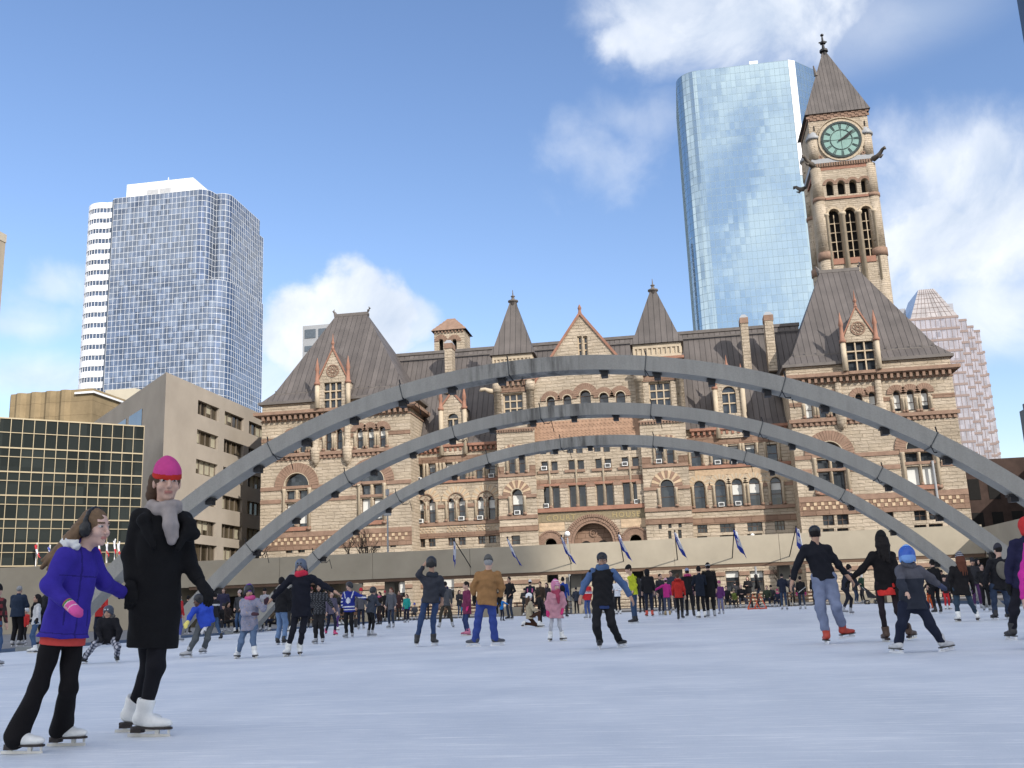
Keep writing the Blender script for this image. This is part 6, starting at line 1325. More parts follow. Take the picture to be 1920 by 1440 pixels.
        if kind == 'helmet' and len(hw) > 3:
            b_ = MB()
            for e in (-1, 1): b_.add([q(e * .03 + dx, .112, .075 + dz) for dx, dz in ((-.012, -.012), (.012, -.012), (.012, .012), (-.012, .012))] + [q(e * .03 + dx, .119, .075 + dz) for dx, dz in ((-.01, -.01), (.01, -.01), (.01, .01), (-.01, .01))], [(4, 5, 6, 7), (0, 1, 5, 4), (1, 2, 6, 5), (2, 3, 7, 6), (3, 0, 4, 7)])
            b_.build('vent', cloth(hw[3], .5, 'p'), o)
    # jacket / coat
    jc = c.get('jacket', (.1, .1, .1)); bulk = c.get('bulk', 1.) * s; hem = c.get('hem', .08) * s; fl = c.get('flare', 1.05)
    S_ = SDF(); dn = c.get('hemdir', -upv); base = pm + nrm(dn) * hem; top = sm + upv * .055 * s; Lt = np.linalg.norm(top - base); tp = lambda x: np.linalg.norm(pm - base) / Lt if x == 'p' else x
    sw = np.linalg.norm(J['sb'] - J['sa']) / 2; w = .17 * bulk; ph = np.linalg.norm(pm - base) / Lt
    body_lat = nrm(np.cross(tf, ZUP)); ll_ = c.get('lat', body_lat)
    pr = [(0, w * 1.03 * fl, .135 * bulk * fl), (max(ph, .05), w * 1.02, .135 * bulk), (ph + (1 - ph) * .4, w * .94, .122 * bulk), (ph + (1 - ph) * .75, w * 1.03, .125 * bulk), (1 - .03, w * .62, .085 * bulk), (1.0, w * .42, .07 * bulk)]
    S_.tor(base, top, ll_, pr, .03).rc(J['sa'], J['sb'], .062 * bulk, .062 * bulk, .05)
    sr = c.get('sleeve_r', 1.) * bulk
    sleeves = 'sleeve' in c
    SS = SDF() if sleeves else S_
    for a in 'ab':
        e_, h_ = J['e' + a], J['h' + a]; SS.chain([J['s' + a], e_, h_ - nrm(h_ - e_) * .04 * s], [.066 * sr, .054 * sr, .044 * sr], .035)
    S_.rc(sm + upv * .04 * s, sm + upv * .085 * s - tf * .01, .072 * s, .066 * s, .03)
    amp = c.get('amp', .0105) * s if vx < .013 else 0
    S_.fold = amp; S_.seed = seed; S_.fs = c.get('fs', 1.)
    if 'extra' in c: c['extra'](S_, sm, upv, lat, tf, s)
    if c.get('hem', .08) > -.05: S_.cut(base + upv * .005, -upv)
    vt, fc = S_.mesh(vx); ml = [cloth(jc, c.get('jrough', .92))]; mi = None
    if 'paint' in c:
        cen = vt[fc].mean(1); hh = ((cen - base) @ upv) / Lt; xx = ((cen - pm) @ ll_) / s; yy = ((cen - pm) @ tf) / s
        pal, fn = c['paint']; ml += [cloth(x) for x in pal]; mi = fn(hh, xx, yy, cen)
    npmesh(c.get('jname', 'jacket'), vt, fc, ml, root, mi)
    if sleeves:
        SS.fold = amp; SS.seed = seed + 3; vt, fc = SS.mesh(vx); cen = vt[fc].mean(1)
        da = np.linalg.norm(cen - (J['sa'] + J['ea']) / 2, axis=1); npmesh('sleeves', vt, fc, [cloth(c['sleeve'])], root)
    if 'shirt' in c:
        S_ = SDF(); b2 = base - upv * .05 * s; S_.tor(b2, b2 + upv * .16 * s, ll_, [(0, w * .97, .128 * bulk), (1, w * .93, .12 * bulk)]); vt, fc = S_.mesh(vx); npmesh('shirt', vt, fc, [cloth(c['shirt'])], root)
    if 'skirt' in c:
        S_ = SDF(); b2 = base - upv * .085 * s; S_.tor(b2, b2 + upv * .2 * s, ll_, [(0, w * 1.12, .165 * bulk), (1, w * .85, .12 * bulk)]); S_.fold = .008; S_.fs = .8; vt, fc = S_.mesh(vx); npmesh('skirt', vt, fc, [cloth(c['skirt'])], root)
    # trousers
    tc_ = c.get('pants', (.05, .05, .06)); tl = c.get('tl', 1.) * s; S_ = SDF(); fr = c.get('flare_leg', 1.)
    S_.rc(J['pa'], J['pb'], .088 * tl, .088 * tl, .04).rc(pm, pm + upv * .06 * s, .088 * tl, .088 * tl, .05)
    for a in 'ab':
        A = ank[a]; sh = A + (J['k' + a] - A) * c.get('cuff', .14)
        S_.chain([J['p' + a], J['k' + a], sh], [.084 * tl, .064 * tl, .053 * tl * fr], .03)
    S_.fold = amp * min(1, c.get('tl', 1.)) ** 2; S_.seed = seed + 7; vt, fc = S_.mesh(vx); ml = [cloth(tc_)]; mi = None
    if 'ppaint' in c:
        cen = vt[fc].mean(1); pal, fn = c['ppaint']; ml += [cloth(x) for x in pal]; mi = fn(cen)
    npmesh('trousers', vt, fc, ml, root, mi)
    # gloves
    gl = c.get('gloves')
    if gl:
        for a in 'ab':
            gc = gl if not isinstance(gl, dict) else gl.get(a)
            if gc is None: continue
            S_ = SDF(); d = nrm(J['h' + a] - J['e' + a]); w_ = J['h' + a]; cols = [gc] if not isinstance(gc, list) else gc
            if c.get('mitten'):
                n_ = nrm(np.array([0, 0, -1.]) - d * -d[2] + 1e-4); l_ = np.cross(d, n_); S_.rc(w_ - d * .035 * s, w_ + d * .02 * s, .041 * s, .036 * s, .02).el(w_ + d * .085 * s, np.array([.05, .078, .036]) * s, np.stack([l_, d, n_]), .03).rc(w_ + (d * .04 + l_ * (.035 if a == 'a' else -.035)) * s, w_ + (d * .095 + l_ * (.058 if a == 'a' else -.058)) * s, .019 * s, .016 * s, .015)
            else: S_.rc(w_ - d * .03 * s, w_ + d * .01 * s, .036 * s, .034 * s, .02); hand_sdf(S_, w_, d, s * 1.03, -1 if a == 'a' else 1, curl=c.get('curl', .55), fat=1.22)
            vt, fc = S_.mesh(min(vx, .008)); mi = None
            if len(cols) > 1: t_ = ((vt[fc].mean(1) - w_) @ d) / s; mi = np.digitize(t_, c['bands'])
            npmesh('mitten' if c.get('mitten') else 'glove', vt, fc, [cloth(x) for x in cols], root, mi)
    # skates
    for a in 'ab':
        G, ft, up_ = J['f' + a]; skate(root, ank[a], G, ft, s * (1.05 if not kid else 1.12), c.get('skate', ((.03, .03, .03), (.02, .02, .02), True)), vx, J['k' + a])
    if 'scarf' in c:
        S_ = SDF(); nk = sm + upv * c.get('scarf_z', .08) * s
        P_ = [nk + (lat * math.cos(t_) * .082 + tf * math.sin(t_) * .078) * s + upv * (.012 * math.sin(t_ * 2) - .012) for t_ in np.linspace(0, 2 * math.pi, 12)]
        S_.chain(P_, [.039 * s] * 12, .015).chain([p_ + upv * .03 * s + tf * .012 * s for p_ in P_], [.036 * s] * 12, .01)
        if c.get('tail'):
            k0 = nk + tf * .10 * s - upv * .03; k1 = sm + tf * .15 * s - upv * .05 * s; S_.el(k0, np.array([.04, .034, .042]) * s, None, .02).chain([k0, k1, k1 - upv * c['tail'] * s + lat * .03 * s], [.036 * s, .038 * s, .032 * s], .02).chain([k0 + lat * .03 * s, k1 + lat * .045 * s - tf * .02 * s, k1 - upv * c['tail'] * .7 * s + lat * .05 * s], [.032 * s, .028 * s, .024 * s], .012)
        S_.fold = .0035 if vx < .013 else 0; S_.fs = 1.3; vt, fc = S_.mesh(vx * .9); npmesh('scarf', vt, fc, [cloth(c['scarf'])], root)
    if 'fur' in c:
        S_ = SDF(); nk = sm + upv * .10 * s; P_ = [nk + (lat * math.cos(t_) * .10 - tf * (.02 + math.sin(t_) * .095)) * s + upv * .02 * math.sin(t_) for t_ in np.linspace(-.5, math.pi + .5, 10)]
        S_.chain(P_, [.042 * s] * 10, .02); S_.fold = .009; S_.fs = 3.4; vt, fc = S_.mesh(vx * .8); npmesh('fur_collar', vt, fc, [cloth(c['fur'])], root)
    if 'pack' in c:
        S_ = SDF(); p0 = sm - tf * .19 * s - upv * .03 * s; S_.el(p0 - upv * .16 * s, np.array([.14, .09, .2]) * s, np.stack([body_lat, tf, upv])); vt, fc = S_.mesh(vx); npmesh('backpack', vt, fc, [cloth(c['pack'])], root)
    return root
def wp(px, py, D, dz=0.):
    """point seen at a photo pixel, standing in the upright plane at distance D (+dz) along the view"""
    d = ray(px, py); return d * ((D + dz) / (d @ hd)) + CP
def main(label, px, feet, s, face, torso, c, vx=.010, D=None, seed=1):
    """joints read off the photo: px = name -> (x, y[, depth]); feet = name -> (x, lift, depth, toe direction, lean x)"""
    J = {}
    for k, v in px.items(): J[k] = wp(v[0], v[1], D, v[2] if len(v) > 2 else 0)
    for a in 'ab':
        x, lift, dz, td, ln = feet[a]; q = wp(x, 1150, D, dz); G = np.array([q[0], q[1], ICEZ + lift]); J['f' + a] = (G, hv(td), nrm(ZUP + r0 * ln))
    return person(label, J, s, face, torso, c, vx, None, seed)
WS = ((.74, .74, .71), (.03, .022, .02), False); BS = ((.025, .025, .027), (.03, .03, .03), True); GS = ((.35, .36, .38), (.05, .05, .05), True)
# the woman in front
def lapels(S_, sm, upv, lat, tf, s):
    for sg in (-1, 1):
        a = sm + lat * sg * .075 * s + upv * .07 * s - tf * .01 * s; b = sm + lat * sg * .15 * s - upv * .02 * s + tf * .10 * s; d = sm + lat * sg * .08 * s - upv * .2 * s + tf * .15 * s
        S_.rc(a, b, .028 * s, .04 * s, .02).rc(b, d, .04 * s, .018 * s, .02)
    S_.el(sm + lat * .17 * s - upv * .09 * s + tf * .08 * s, np.array([.07, .06, .05]) * s, None, .03)
    S_.rc(sm + upv * .09 * s - tf * .07 * s - lat * .05 * s, sm + upv * .09 * s - tf * .07 * s + lat * .05 * s, .035 * s, .035 * s, .03)
main('woman in long black coat with pink knit hat and grey scarf, white figure skates',
    dict(hd=(313, 905), sa=(265, 972, -.04), sb=(343, 978, .06), ea=(245, 1040, -.02), eb=(352, 1054, .1), ha=(246, 1094, -.1), hb=(377, 1094, .02), pa=(268, 1140, -.02), pb=(300, 1140, .04), ka=(281, 1246, .12), kb=(292, 1250, -.06)),
    dict(a=(255, 0, .25, 8, .02), b=(277, 0, -.06, 352, .03)), .985, 298, 308,
    dict(hair='br', hairstyle='low', hat=[('beanie', (.50, .055, .22), (.45, .03, .02))], jacket=(.008, .008, .009), hem=.27, hemdir=-ZUP + r0 * .06, amp=.0035, flare=1.0, bulk=.98, jname='coat', pants=(.010, .010, .013), gloves=(.009, .009, .01), scarf=(.30, .265, .25), tail=.10, scarf_z=.075, skate=WS, skin='l', cuff=.05, flare_leg=.8, sleeve_r=1.08, tl=.92, tilt=-.04, hs=1.1, curl=.9, extra=lapels), .0060, 6.8, 1)
# the girl holding her hand
main('girl in bright blue jacket with black earmuffs and pink mittens, holding the woman\'s hand',
    dict(hd=(178, 990), sa=(122, 1046, -.13), sb=(168, 1040, .12), ea=(93, 1098, -.2), eb=(194, 1092, .22), ha=(127, 1131, -.24), hb=(236, 1113, .5), pa=(104, 1186, -.06), pb=(137, 1186, .06), ka=(72, 1288, -.05), kb=(129, 1290, .02)),
    dict(a=(47, 0, -.08, 356, .03), b=(128, 0, .22, 352, 0)), .80, 342, 330,
    dict(hair='bl', hairstyle='blown', wind=-r0 * .10 + ZUP * .01, hat=[('muffs', (.008, .008, .009))], amp=.006, jacket=(.038, .025, .265), paint=([(.022, .015, .15)], lambda h, x, y, c: (((np.abs(x - .01) < .007) & (y > 0)) | ((np.abs(h - .70) < .007) & (np.abs(x) < .2)) | ((np.abs(h - .06) < .006) & (np.abs(x) < .2)) | ((np.abs(np.abs(x) - .10) < .005) & (np.abs(h - .24) < .09) & (y > 0))).astype(int)), hem=.04, bulk=1.06, flare=1.1, shirt=(.5, .06, .05), pants=(.008, .007, .008), tl=.98, flare_leg=1.65, cuff=-.06, gloves={'a': [(.5, .07, .05), (.10, .22, .08), (.62, .5, .52), (.60, .09, .30), (.66, .52, .58), (.60, .09, .30)], 'b': (.60, .09, .30)}, bands=[-.004, .014, .022, .06, .067], mitten=True, skate=WS, skin='p', fur=(.62, .62, .60), tilt=-.06, hs=.93, sleeve_r=1.06), .0055, 6.2, 2)
main('woman in dark navy coat with grey helmet and red scarf, arms held wide',
    dict(hd=(564, 1064), sa=(546, 1085), sb=(584, 1084), ea=(525, 1106, -.05), eb=(610, 1099), ha=(509, 1124, -.1), hb=(627, 1109), pa=(556, 1140), pb=(574, 1140), ka=(549, 1183, -.08), kb=(567, 1183, -.05)),
    dict(a=(540, 0, 0, 262, .06), b=(563, 0, .1, 285, -.02)), 1.0, 268, 270, dict(hair='bk', hairstyle='long', hat=[('helmet', (.10, .12, .16), None, (.01, .01, .01))], jacket=(.010, .011, .018), jname='coat', hem=.16, flare=1.1, pants=(.012, .013, .02), tl=.85, scarf=(.5, .03, .06), skate=WS, skin='m', cuff=.14), .0105, 18.15, 3)
def flower(h, x, y, c): return np.where(np.sin(c[:, 0] * 60 + 3 * np.sin(c[:, 2] * 47)) * np.sin(c[:, 2] * 55 + 2 * np.sin(c[:, 0] * 40)) > .35, 1, 0) + np.where((np.sin(c[:, 0] * 33 + 2) * np.sin(c[:, 2] * 29) > .6), 1, 0)
main('child in pale patterned grey lilac coat with black helmet over purple hat',
    dict(hd=(467, 1110), sa=(455, 1129), sb=(482, 1128), ea=(458, 1150, -.15), eb=(494, 1142, -.1), ha=(474, 1151, -.22), hb=(498, 1131, -.16), pa=(460, 1176), pb=(476, 1176), ka=(452, 1203, -.1), kb=(474, 1200, -.08)),
    dict(a=(448, 0, .1, 265, .03), b=(479, 0, -.1, 300, -.03)), .80, 292, 292, dict(hair='bk', hairstyle='long', hat=[('beanie', (.12, .04, .28)), ('helmet', (.02, .02, .025))], jacket=(.26, .25, .31), jname='coat', hem=.08, bulk=1.1, paint=([(.20, .22, .30), (.34, .26, .22)], flower), pants=(.10, .15, .24), gloves=(.06, .03, .04), mitten=True, skate=WS, skin='m', scarf=(.5, .08, .22), cuff=.18), .0105, 18.0, 4)
main('skater in royal blue jacket with orange cuffs and helmet, leaning left',
    dict(hd=(373, 1127), sa=(364, 1144, -.1), sb=(394, 1140, .1), ea=(356, 1158, -.15), eb=(398, 1163, 0), ha=(352, 1166, -.25), hb=(386, 1176, -.1), pa=(376, 1172), pb=(393, 1172), ka=(366, 1198, -.12), kb=(389, 1196, -.1)),
    dict(a=(356, 0, -.1, 215, .05), b=(385, .05, .1, 255, .02)), .86, 215, 235, dict(hair='bk', hat=[('helmet', (.02, .02, .022), None)], jacket=(.03, .07, .42), hem=.06, paint=([(.5, .12, .06)], lambda h, x, y, c: np.zeros(len(h), int)), pants=(.09, .10, .105), gloves={'a': (.72, .62, .18), 'b': (.55, .55, .56)}, skate=((.45, .45, .45), (.02, .02, .02), True), skin='d', cuff=.1, tl=1.05), .0105, 19.3, 5)
plaid = lambda c: np.where(np.sin((c[:, 0] + c[:, 2]) * 62) > .35, 1, 0) + np.where(np.sin((c[:, 0] - c[:, 2]) * 62) > .35, 1, 0)
main('small crouching child in black jacket and grey plaid trousers, knees wide',
    dict(hd=(203, 1149), sa=(189, 1164), sb=(217, 1164), ea=(184, 1182, -.1), eb=(224, 1184, -.1), ha=(188, 1196, -.2), hb=(220, 1201, -.15), pa=(194, 1200), pb=(212, 1200), ka=(178, 1208, -.22), kb=(221, 1212, -.22)),
    dict(a=(162, 0, 0, 225, .12), b=(224, 0, 0, 300, -.1)), .74, 272, 270, dict(hair='bk', hat=[('helmet', (.05, .06, .08), None, (.6, .6, .6)), ], fur=(.10, .09, .085), jacket=(.011, .011, .014), bulk=1.18, hem=.1, pants=(.42, .42, .46), ppaint=([(.12, .13, .17), (.035, .04, .06)], plaid), tl=1.15, skate=BS, skin='m', gloves=(.012, .012, .014), mitten=True, cuff=.1), .0105, 18.2, 6)
main('teenager seen from behind in dark grey hoodie, hand raised to black helmet',
    dict(hd=(809, 1058), sa=(795, 1086), sb=(825, 1086), ea=(785, 1078, -.05), eb=(830, 1106), ha=(794, 1062, .05), hb=(829, 1120, .05), pa=(798, 1124), pb=(818, 1124), ka=(789, 1164, -.03), kb=(812, 1164, .05)),
    dict(a=(780, 0, 0, 100, .06), b=(812, 0, .1, 70, 0)), 1.02, 88, 90, dict(hair='bk', hat=[('helmet', (.02, .02, .022), (.035, .035, .035))], scarf=(.03, .035, .045), jacket=(.035, .038, .048), jname='hoodie', hem=.07, bulk=1.03, pants=(.035, .06, .13), tl=.86, skate=((.03, .03, .03), (.55, .55, .55), True), skin='m', cuff=.2), .0105, 20.3, 7)
main('man in tan brown work jacket and blue trousers seen from behind',
    dict(hd=(916, 1056), sa=(898, 1079), sb=(933, 1079), ea=(887, 1101), eb=(941, 1102), ha=(889, 1118, .03), hb=(938, 1119, .03), pa=(902, 1130), pb=(922, 1130), ka=(896, 1166, -.02), kb=(924, 1166, -.02)),
    dict(a=(890, 0, 0, 160, .02), b=(927, 0, 0, 25, -.02)), 1.02, 82, 90, dict(hair='gr', hat=[('beanie', (.10, .10, .095), (.07, .07, .065))], jacket=(.27, .145, .06), hem=.05, bulk=1.14, pants=(.035, .06, .23), tl=1.08, gloves=(.012, .012, .012), skate=((.06, .065, .08), (.5, .5, .5), True), cuff=.02, flare_leg=1.25), .0105, 19.4, 8)
main('small girl in dusty pink puffer coat with striped pink hat and grey tights',
    dict(hd=(1042, 1099), sa=(1031, 1116), sb=(1053, 1115), ea=(1026, 1132), eb=(1058, 1131), ha=(1027, 1146, -.04), hb=(1055, 1142, -.04), pa=(1036, 1152), pb=(1048, 1152), ka=(1033, 1174, -.03), kb=(1049, 1173, -.03)),
    dict(a=(1030, 0, 0, 255, .01), b=(1052, 0, .05, 300, -.02)), .78, 292, 285, dict(hair='bl', hat=[('hood', (.52, .20, .32)), ('beanie', (.55, .12, .3), (.65, .45, .52), 1)], jacket=(.46, .23, .27), jname='coat', hem=.1, bulk=1.1, flare=1.12, scarf=(.30, .05, .09), tail=.15, pants=(.42, .43, .46), tl=.72, gloves=(.55, .04, .16), mitten=True, skate=WS, skin='p', cuff=.12, fs=1.4), .0105, 20.6, 9)
main('boy skating forward in black vest over blue denim sleeves, black cap and dark jeans',
    dict(hd=(1129, 1051), sa=(1111, 1073), sb=(1148, 1073), ea=(1096, 1096, .05), eb=(1170, 1096, .05), ha=(1090, 1117), hb=(1182, 1119), pa=(1120, 1132), pb=(1141, 1132), ka=(1118, 1174, -.18), kb=(1147, 1170, -.12)),
    dict(a=(1122, 0, -.1, 262, -.06), b=(1161, 0, .15, 300, -.2)), .93, 268, 270, dict(hair='bk', hat=[('cap', (.012, .012, .014))], scarf=(.07, .12, .22), jacket=(.013, .013, .015), jname='vest', hem=.04, bulk=1.08, sleeve=(.07, .12, .24), shirt=(.03, .05, .14), pants=(.014, .014, .016), tl=1.14, skate=((.02, .02, .021), (.5, .5, .5), True), skin='m', cuff=.0, fs=1.3, sleeve_r=1.05, hs=1.02), .0105, 16.6, 10)
main('tall man in acid yellow jacket and black beanie standing side on',
    dict(hd=(1178, 1068), sa=(1180, 1084, -.15), sb=(1190, 1084, .17), ea=(1192, 1097, -.18), eb=(1196, 1097, .2), ha=(1187, 1108, -.18), hb=(1190, 1108, .2), pa=(1186, 1112, -.08), pb=(1190, 1112, .08), ka=(1186, 1137, -.06), kb=(1190, 1137, .08)),
    dict(a=(1188, 0, -.06, 182, 0), b=(1192, 0, .12, 180, 0)), 1.02, 195, 190, dict(hair='br', hat=[('beanie', (.012, .012, .012))], jacket=(.42, .46, .03), pack=(.03, .03, .03), hem=.06, pants=(.04, .07, .13), skate=BS, cuff=.18), .013, 33.5, 11)
main('man in black jacket and cap with loose pale jeans and red skates, seen from behind',
    dict(hd=(1528, 1002), sa=(1509, 1030), sb=(1550, 1029), ea=(1494, 1060), eb=(1572, 1060), ha=(1486, 1089), hb=(1590, 1081), pa=(1535, 1084), pb=(1555, 1083), ka=(1539, 1141, -.05), kb=(1568, 1138, -.12)),
    dict(a=(1545, 0, 0, 85, .04), b=(1579, .07, .1, 20, -.08)), 1.02, 75, 92, dict(hair='bk', hat=[('cap', (.012, .012, .012), 1)], jacket=(.011, .012, .017), hem=.03, bulk=1.02, sleeve_r=.95, pants=(.17, .20, .29), tl=1.22, gloves=None, skate=((.42, .05, .03), (.02, .02, .02), True), skin='m', cuff=.26, fs=1.), .0095, 15.3, 12)
main('woman in black coat over bright red skirt with long black hair, seen from behind',
    dict(hd=(1652, 1014), sa=(1637, 1042), sb=(1671, 1042), ea=(1617, 1067), eb=(1682, 1072, -.1), ha=(1597, 1085), hb=(1684, 1100, -.15), pa=(1648, 1094), pb=(1674, 1094), ka=(1654, 1148, -.06), kb=(1682, 1146, -.1)),
    dict(a=(1657, 0, 0, 90, 0), b=(1702, .02, .1, 40, -.1)), .95, 88, 90, dict(hair='bk', hairstyle='long', hat=[('beanie', (.012, .012, .012))], jacket=(.010, .009, .010), jname='coat', hem=.1, flare=1.12, skirt=(.55, .035, .03), pants=(.02, .015, .018), tl=.74, skate=((.07, .04, .025), (.03, .02, .02), False), cuff=.14, gloves=(.012, .012, .012)), .0095, 15.35, 13)
main('child in two tone grey and navy snowsuit with blue patterned hat, legs spread',
    dict(hd=(1701, 1046), sa=(1688, 1069), sb=(1722, 1070), ea=(1690, 1098, -.25), eb=(1746, 1086), ha=(1700, 1112, -.35), hb=(1760, 1096, .03), pa=(1697, 1136), pb=(1728, 1136), ka=(1690, 1174, -.06), kb=(1744, 1170, -.06)),
    dict(a=(1676, 0, 0, 110, .09), b=(1762, 0, .05, 20, -.1)), .80, 75, 80, dict(hair='br', scarf=(.085, .085, .10), hat=[('helmet', (.03, .10, .42), (.16, .30, .60)), ('beanie', (.03, .10, .42), (.25, .42, .70), 1)], jacket=(.026, .03, .042), hem=.06, bulk=1.14, paint=([(.085, .085, .10)], lambda h, x, y, c: ((h > .72) | (x > .2)).astype(int)), pants=(.014, .018, .035), tl=1.15, gloves={'b': (.06, .07, .12)}, mitten=True, skate=((.5, .5, .5), (.04, .04, .04), True), cuff=.08, hs=.95), .0095, 12.5, 14)
main('woman in long black coat with brown hair and white skates seen from behind at right',
    dict(hd=(1799, 1048), sa=(1786, 1068), sb=(1813, 1068), ea=(1782, 1085), eb=(1820, 1084), ha=(1784, 1100, .05), hb=(1824, 1099), pa=(1793, 1104), pb=(1811, 1104), ka=(1794, 1132), kb=(1820, 1130)),
    dict(a=(1796, 0, 0, 90, 0), b=(1832, 0, .1, 60, -.04)), .98, 90, 90, dict(hair='rb', hairstyle='long', hat=[('beanie', (.015, .015, .015), (.3, .3, .34), 1)], jacket=(.012, .011, .012), jname='coat', hem=.15, bulk=1.1, pants=(.03, .05, .075), tl=.9, skate=WS, gloves=(.01, .01, .01)), .0125, 23, 15)
main('dark clad skater with striped backpack seen from behind near the right edge',
    dict(hd=(1871, 1032), sa=(1857, 1054), sb=(1888, 1054), ea=(1848, 1078), eb=(1893, 1078), ha=(1850, 1095), hb=(1890, 1098), pa=(1862, 1100), pb=(1884, 1100), ka=(1864, 1130), kb=(1889, 1130, -.1)),
    dict(a=(1866, 0, 0, 95, 0), b=(1890, 0, .3, 80, 0)), 1.02, 95, 90, dict(hair='bk', hat=[('beanie', (.035, .035, .045))], jacket=(.014, .014, .017), pack=(.13, .12, .10), hem=.08, bulk=1.08, pants=(.03, .045, .08), skate=BS, gloves=(.01, .01, .01)), .0125, 23.3, 16)
main('skater in navy jacket with bright red hood at the right edge',
    dict(hd=(1924, 988), sa=(1903, 1020), sb=(1946, 1020), ea=(1892, 1060), eb=(1958, 1060), ha=(1892, 1095), hb=(1955, 1095), pa=(1908, 1098), pb=(1936, 1098), ka=(1901, 1145, -.05), kb=(1938, 1145)),
    dict(a=(1893, 0, 0, 95, .03), b=(1940, 0, .2, 80, 0)), 1.0, 95, 90, dict(hair='bk', hat=[('hood', (.5, .035, .035))], jacket=(.016, .016, .045), hem=.07, bulk=1.1, pants=(.012, .012, .018), skate=BS, gloves=(.01, .01, .01)), .0105, 14.5, 17)
main('person in magenta coat cut off by the right edge',
    dict(hd=(1958, 985), sa=(1932, 1026), sb=(1984, 1026), ea=(1920, 1080), eb=(1998, 1080), ha=(1921, 1124), hb=(1995, 1124), pa=(1942, 1130), pb=(1975, 1130), ka=(1937, 1180), kb=(1978, 1180)),
    dict(a=(1934, 0, 0, 95, .02), b=(1980, 0, .1, 80, 0)), .93, 100, 95, dict(hair='br', hat=[('beanie', (.3, .03, .2))], jacket=(.50, .03, .27), jname='coat', hem=.1, bulk=1.16, pants=(.012, .012, .016), skate=BS), .0105, 12.2, 18)
# ---------------------------------------------------------------- the crowd along the far side of the rink
def crowd(label, x, hy, fy, face, pose, arms, c, D=None, s=None, lean=0., seed=0, torso=None, group='skaters and onlookers at the far side of the rink'):
    if D is None: D = float(np.clip(gnd(x, fy, ICEZ) @ hd, 14, 78))
    if s is None: s = (fy - hy) * D / F / (1.86 if pose in ('stand', 'stride', 'spread', 'walk') else {'bend': 1.62, 'sit': 1.36, 'kneel': 1.18}[pose])
    q = wp(x, 1150, D); B = np.array([q[0], q[1], 0]); f = hv(face if torso is None else torso); r_ = np.cross(f, ZUP); P = lambda a, b, z: B + r_ * a * s + f * b * s + ZUP * (z * s + ICEZ)
    hs = max(s, .84 + (s - .8) * .4) if s < 1 else s; ky = -1
    hp, sh, lf = (0, 0, .99), 1.50, 0
    fa, fb = (-.11, 0, 0), (.11, 0, 0); da = db = 0
    kn = .09
    if pose in ('stride', 'walk'): fa, fb = (-.09, .2, 0), (.12, -.30, .05 if pose == 'stride' else 0); hp = (0, 0, .96)
    if pose == 'spread': fa, fb = (-.30, .02, 0), (.30, 0, 0); hp = (0, -.04, .93)
    if pose == 'bend': hp = (0, -.16, .95); lf = .42
    if pose == 'sit': hp = (0, -.2, .52); fa, fb = (-.15, .28, 0), (.17, .33, 0); lf = -.02
    if pose == 'kneel': hp = (0, -.12, .42); fa, fb = (-.1, -.42, .0), (.14, .22, 0)
    lf += lean; T = .53
    px_, py_, pz = hp; cx, cy, cz = px_, py_ + T * math.sin(lf), pz + T * math.cos(lf)
    J = dict(pa=P(px_ - .085, py_, pz), pb=P(px_ + .085, py_, pz), sa=P(cx - .175, cy, cz), sb=P(cx + .175, cy, cz))
    J['hd'] = P(cx, cy + .23 * math.sin(lf * .8) + .02, cz + .06) + ZUP * (.17 * hs)
    for k, ft, sg in (('a', fa, -1), ('b', fb, 1)):
        G = P(*ft); A = G + ZUP * .155 * s; hpv = J['p' + k]; mid = (A + hpv) / 2; bend = kn + (0 if pose != 'stride' else (.1 if k == 'a' else .04))
        if pose == 'sit': mid = P(ft[0], .26, .56)
        if pose == 'kneel': mid = P(ft[0], .18, .10) if k == 'a' else P(ft[0], .24, .56)
        else: mid = mid + f * bend * s * (0 if pose == 'sit' else 1)
        J['k' + k] = mid; up_ = nrm(ZUP + (r_ * (-.35 * sg) if pose == 'spread' else 0) * 1.)
        if pose == 'kneel' and k == 'a': G = P(-.1, -.36, .05)
        J['f' + k] = (G, nrm(f + r_ * sg * .3), up_)
    AR = dict(down=((.06, .0, -.28), (.07, .08, -.52)), pocket=((.10, -.04, -.27), (.0, .13, -.42)), front=((.07, .08, -.26), (-.02, .3, -.28)), out=((.17, .02, -.22), (.30, .06, -.42)), wide=((.24, .02, -.12), (.46, .05, -.22)), up=((.12, .12, -.16), (.02, .16, .14)), cross=((.08, .04, -.26), (-.16, .17, -.22)), lap=((.08, .08, -.26), (.0, .28, -.42)))
    aa, ab_ = (arms, arms) if isinstance(arms, str) else arms
    for k, ar, sg in (('a', aa, -1), ('b', ab_, 1)):
        e_, h_ = AR[ar]; w = lambda v: r_ * v[0] * sg * s + f * v[1] * s + ZUP * v[2] * s
        J['e' + k] = J['s' + k] + w(e_); J['h' + k] = J['s' + k] + w(h_)
    vx = float(np.clip(D * .00042, .011, .023))
    return person(label, J, s, face, face if torso is None else torso, c, vx, group, seed or int(x))
def o(j, p, k=BS, hat=(), hair='bk', skin='l', **kw): d = dict(jacket=j, pants=p, skate=k, hat=hat, hair=hair, skin=skin); d.update(kw); return d
BK = (.012, .012, .014); NV = (.016, .02, .035); JN = (.05, .09, .17); JL = (.12, .19, .32); GY = (.06, .065, .075); RD = (.42, .03, .03); DG = (.03, .03, .034)
WSK = WS
crowd('person at the left edge in dark red plaid jacket and jeans', -8, 1108, 1250, 80, 'stand', 'down', o((.16, .03, .035), JN, GS, [('beanie', BK)], paint=([(.03, .02, .02)], lambda h, x, y, c: ((np.sin(c[:, 2] * 50) > .3) | (np.sin(c[:, 0] * 50) > .4)).astype(int))))
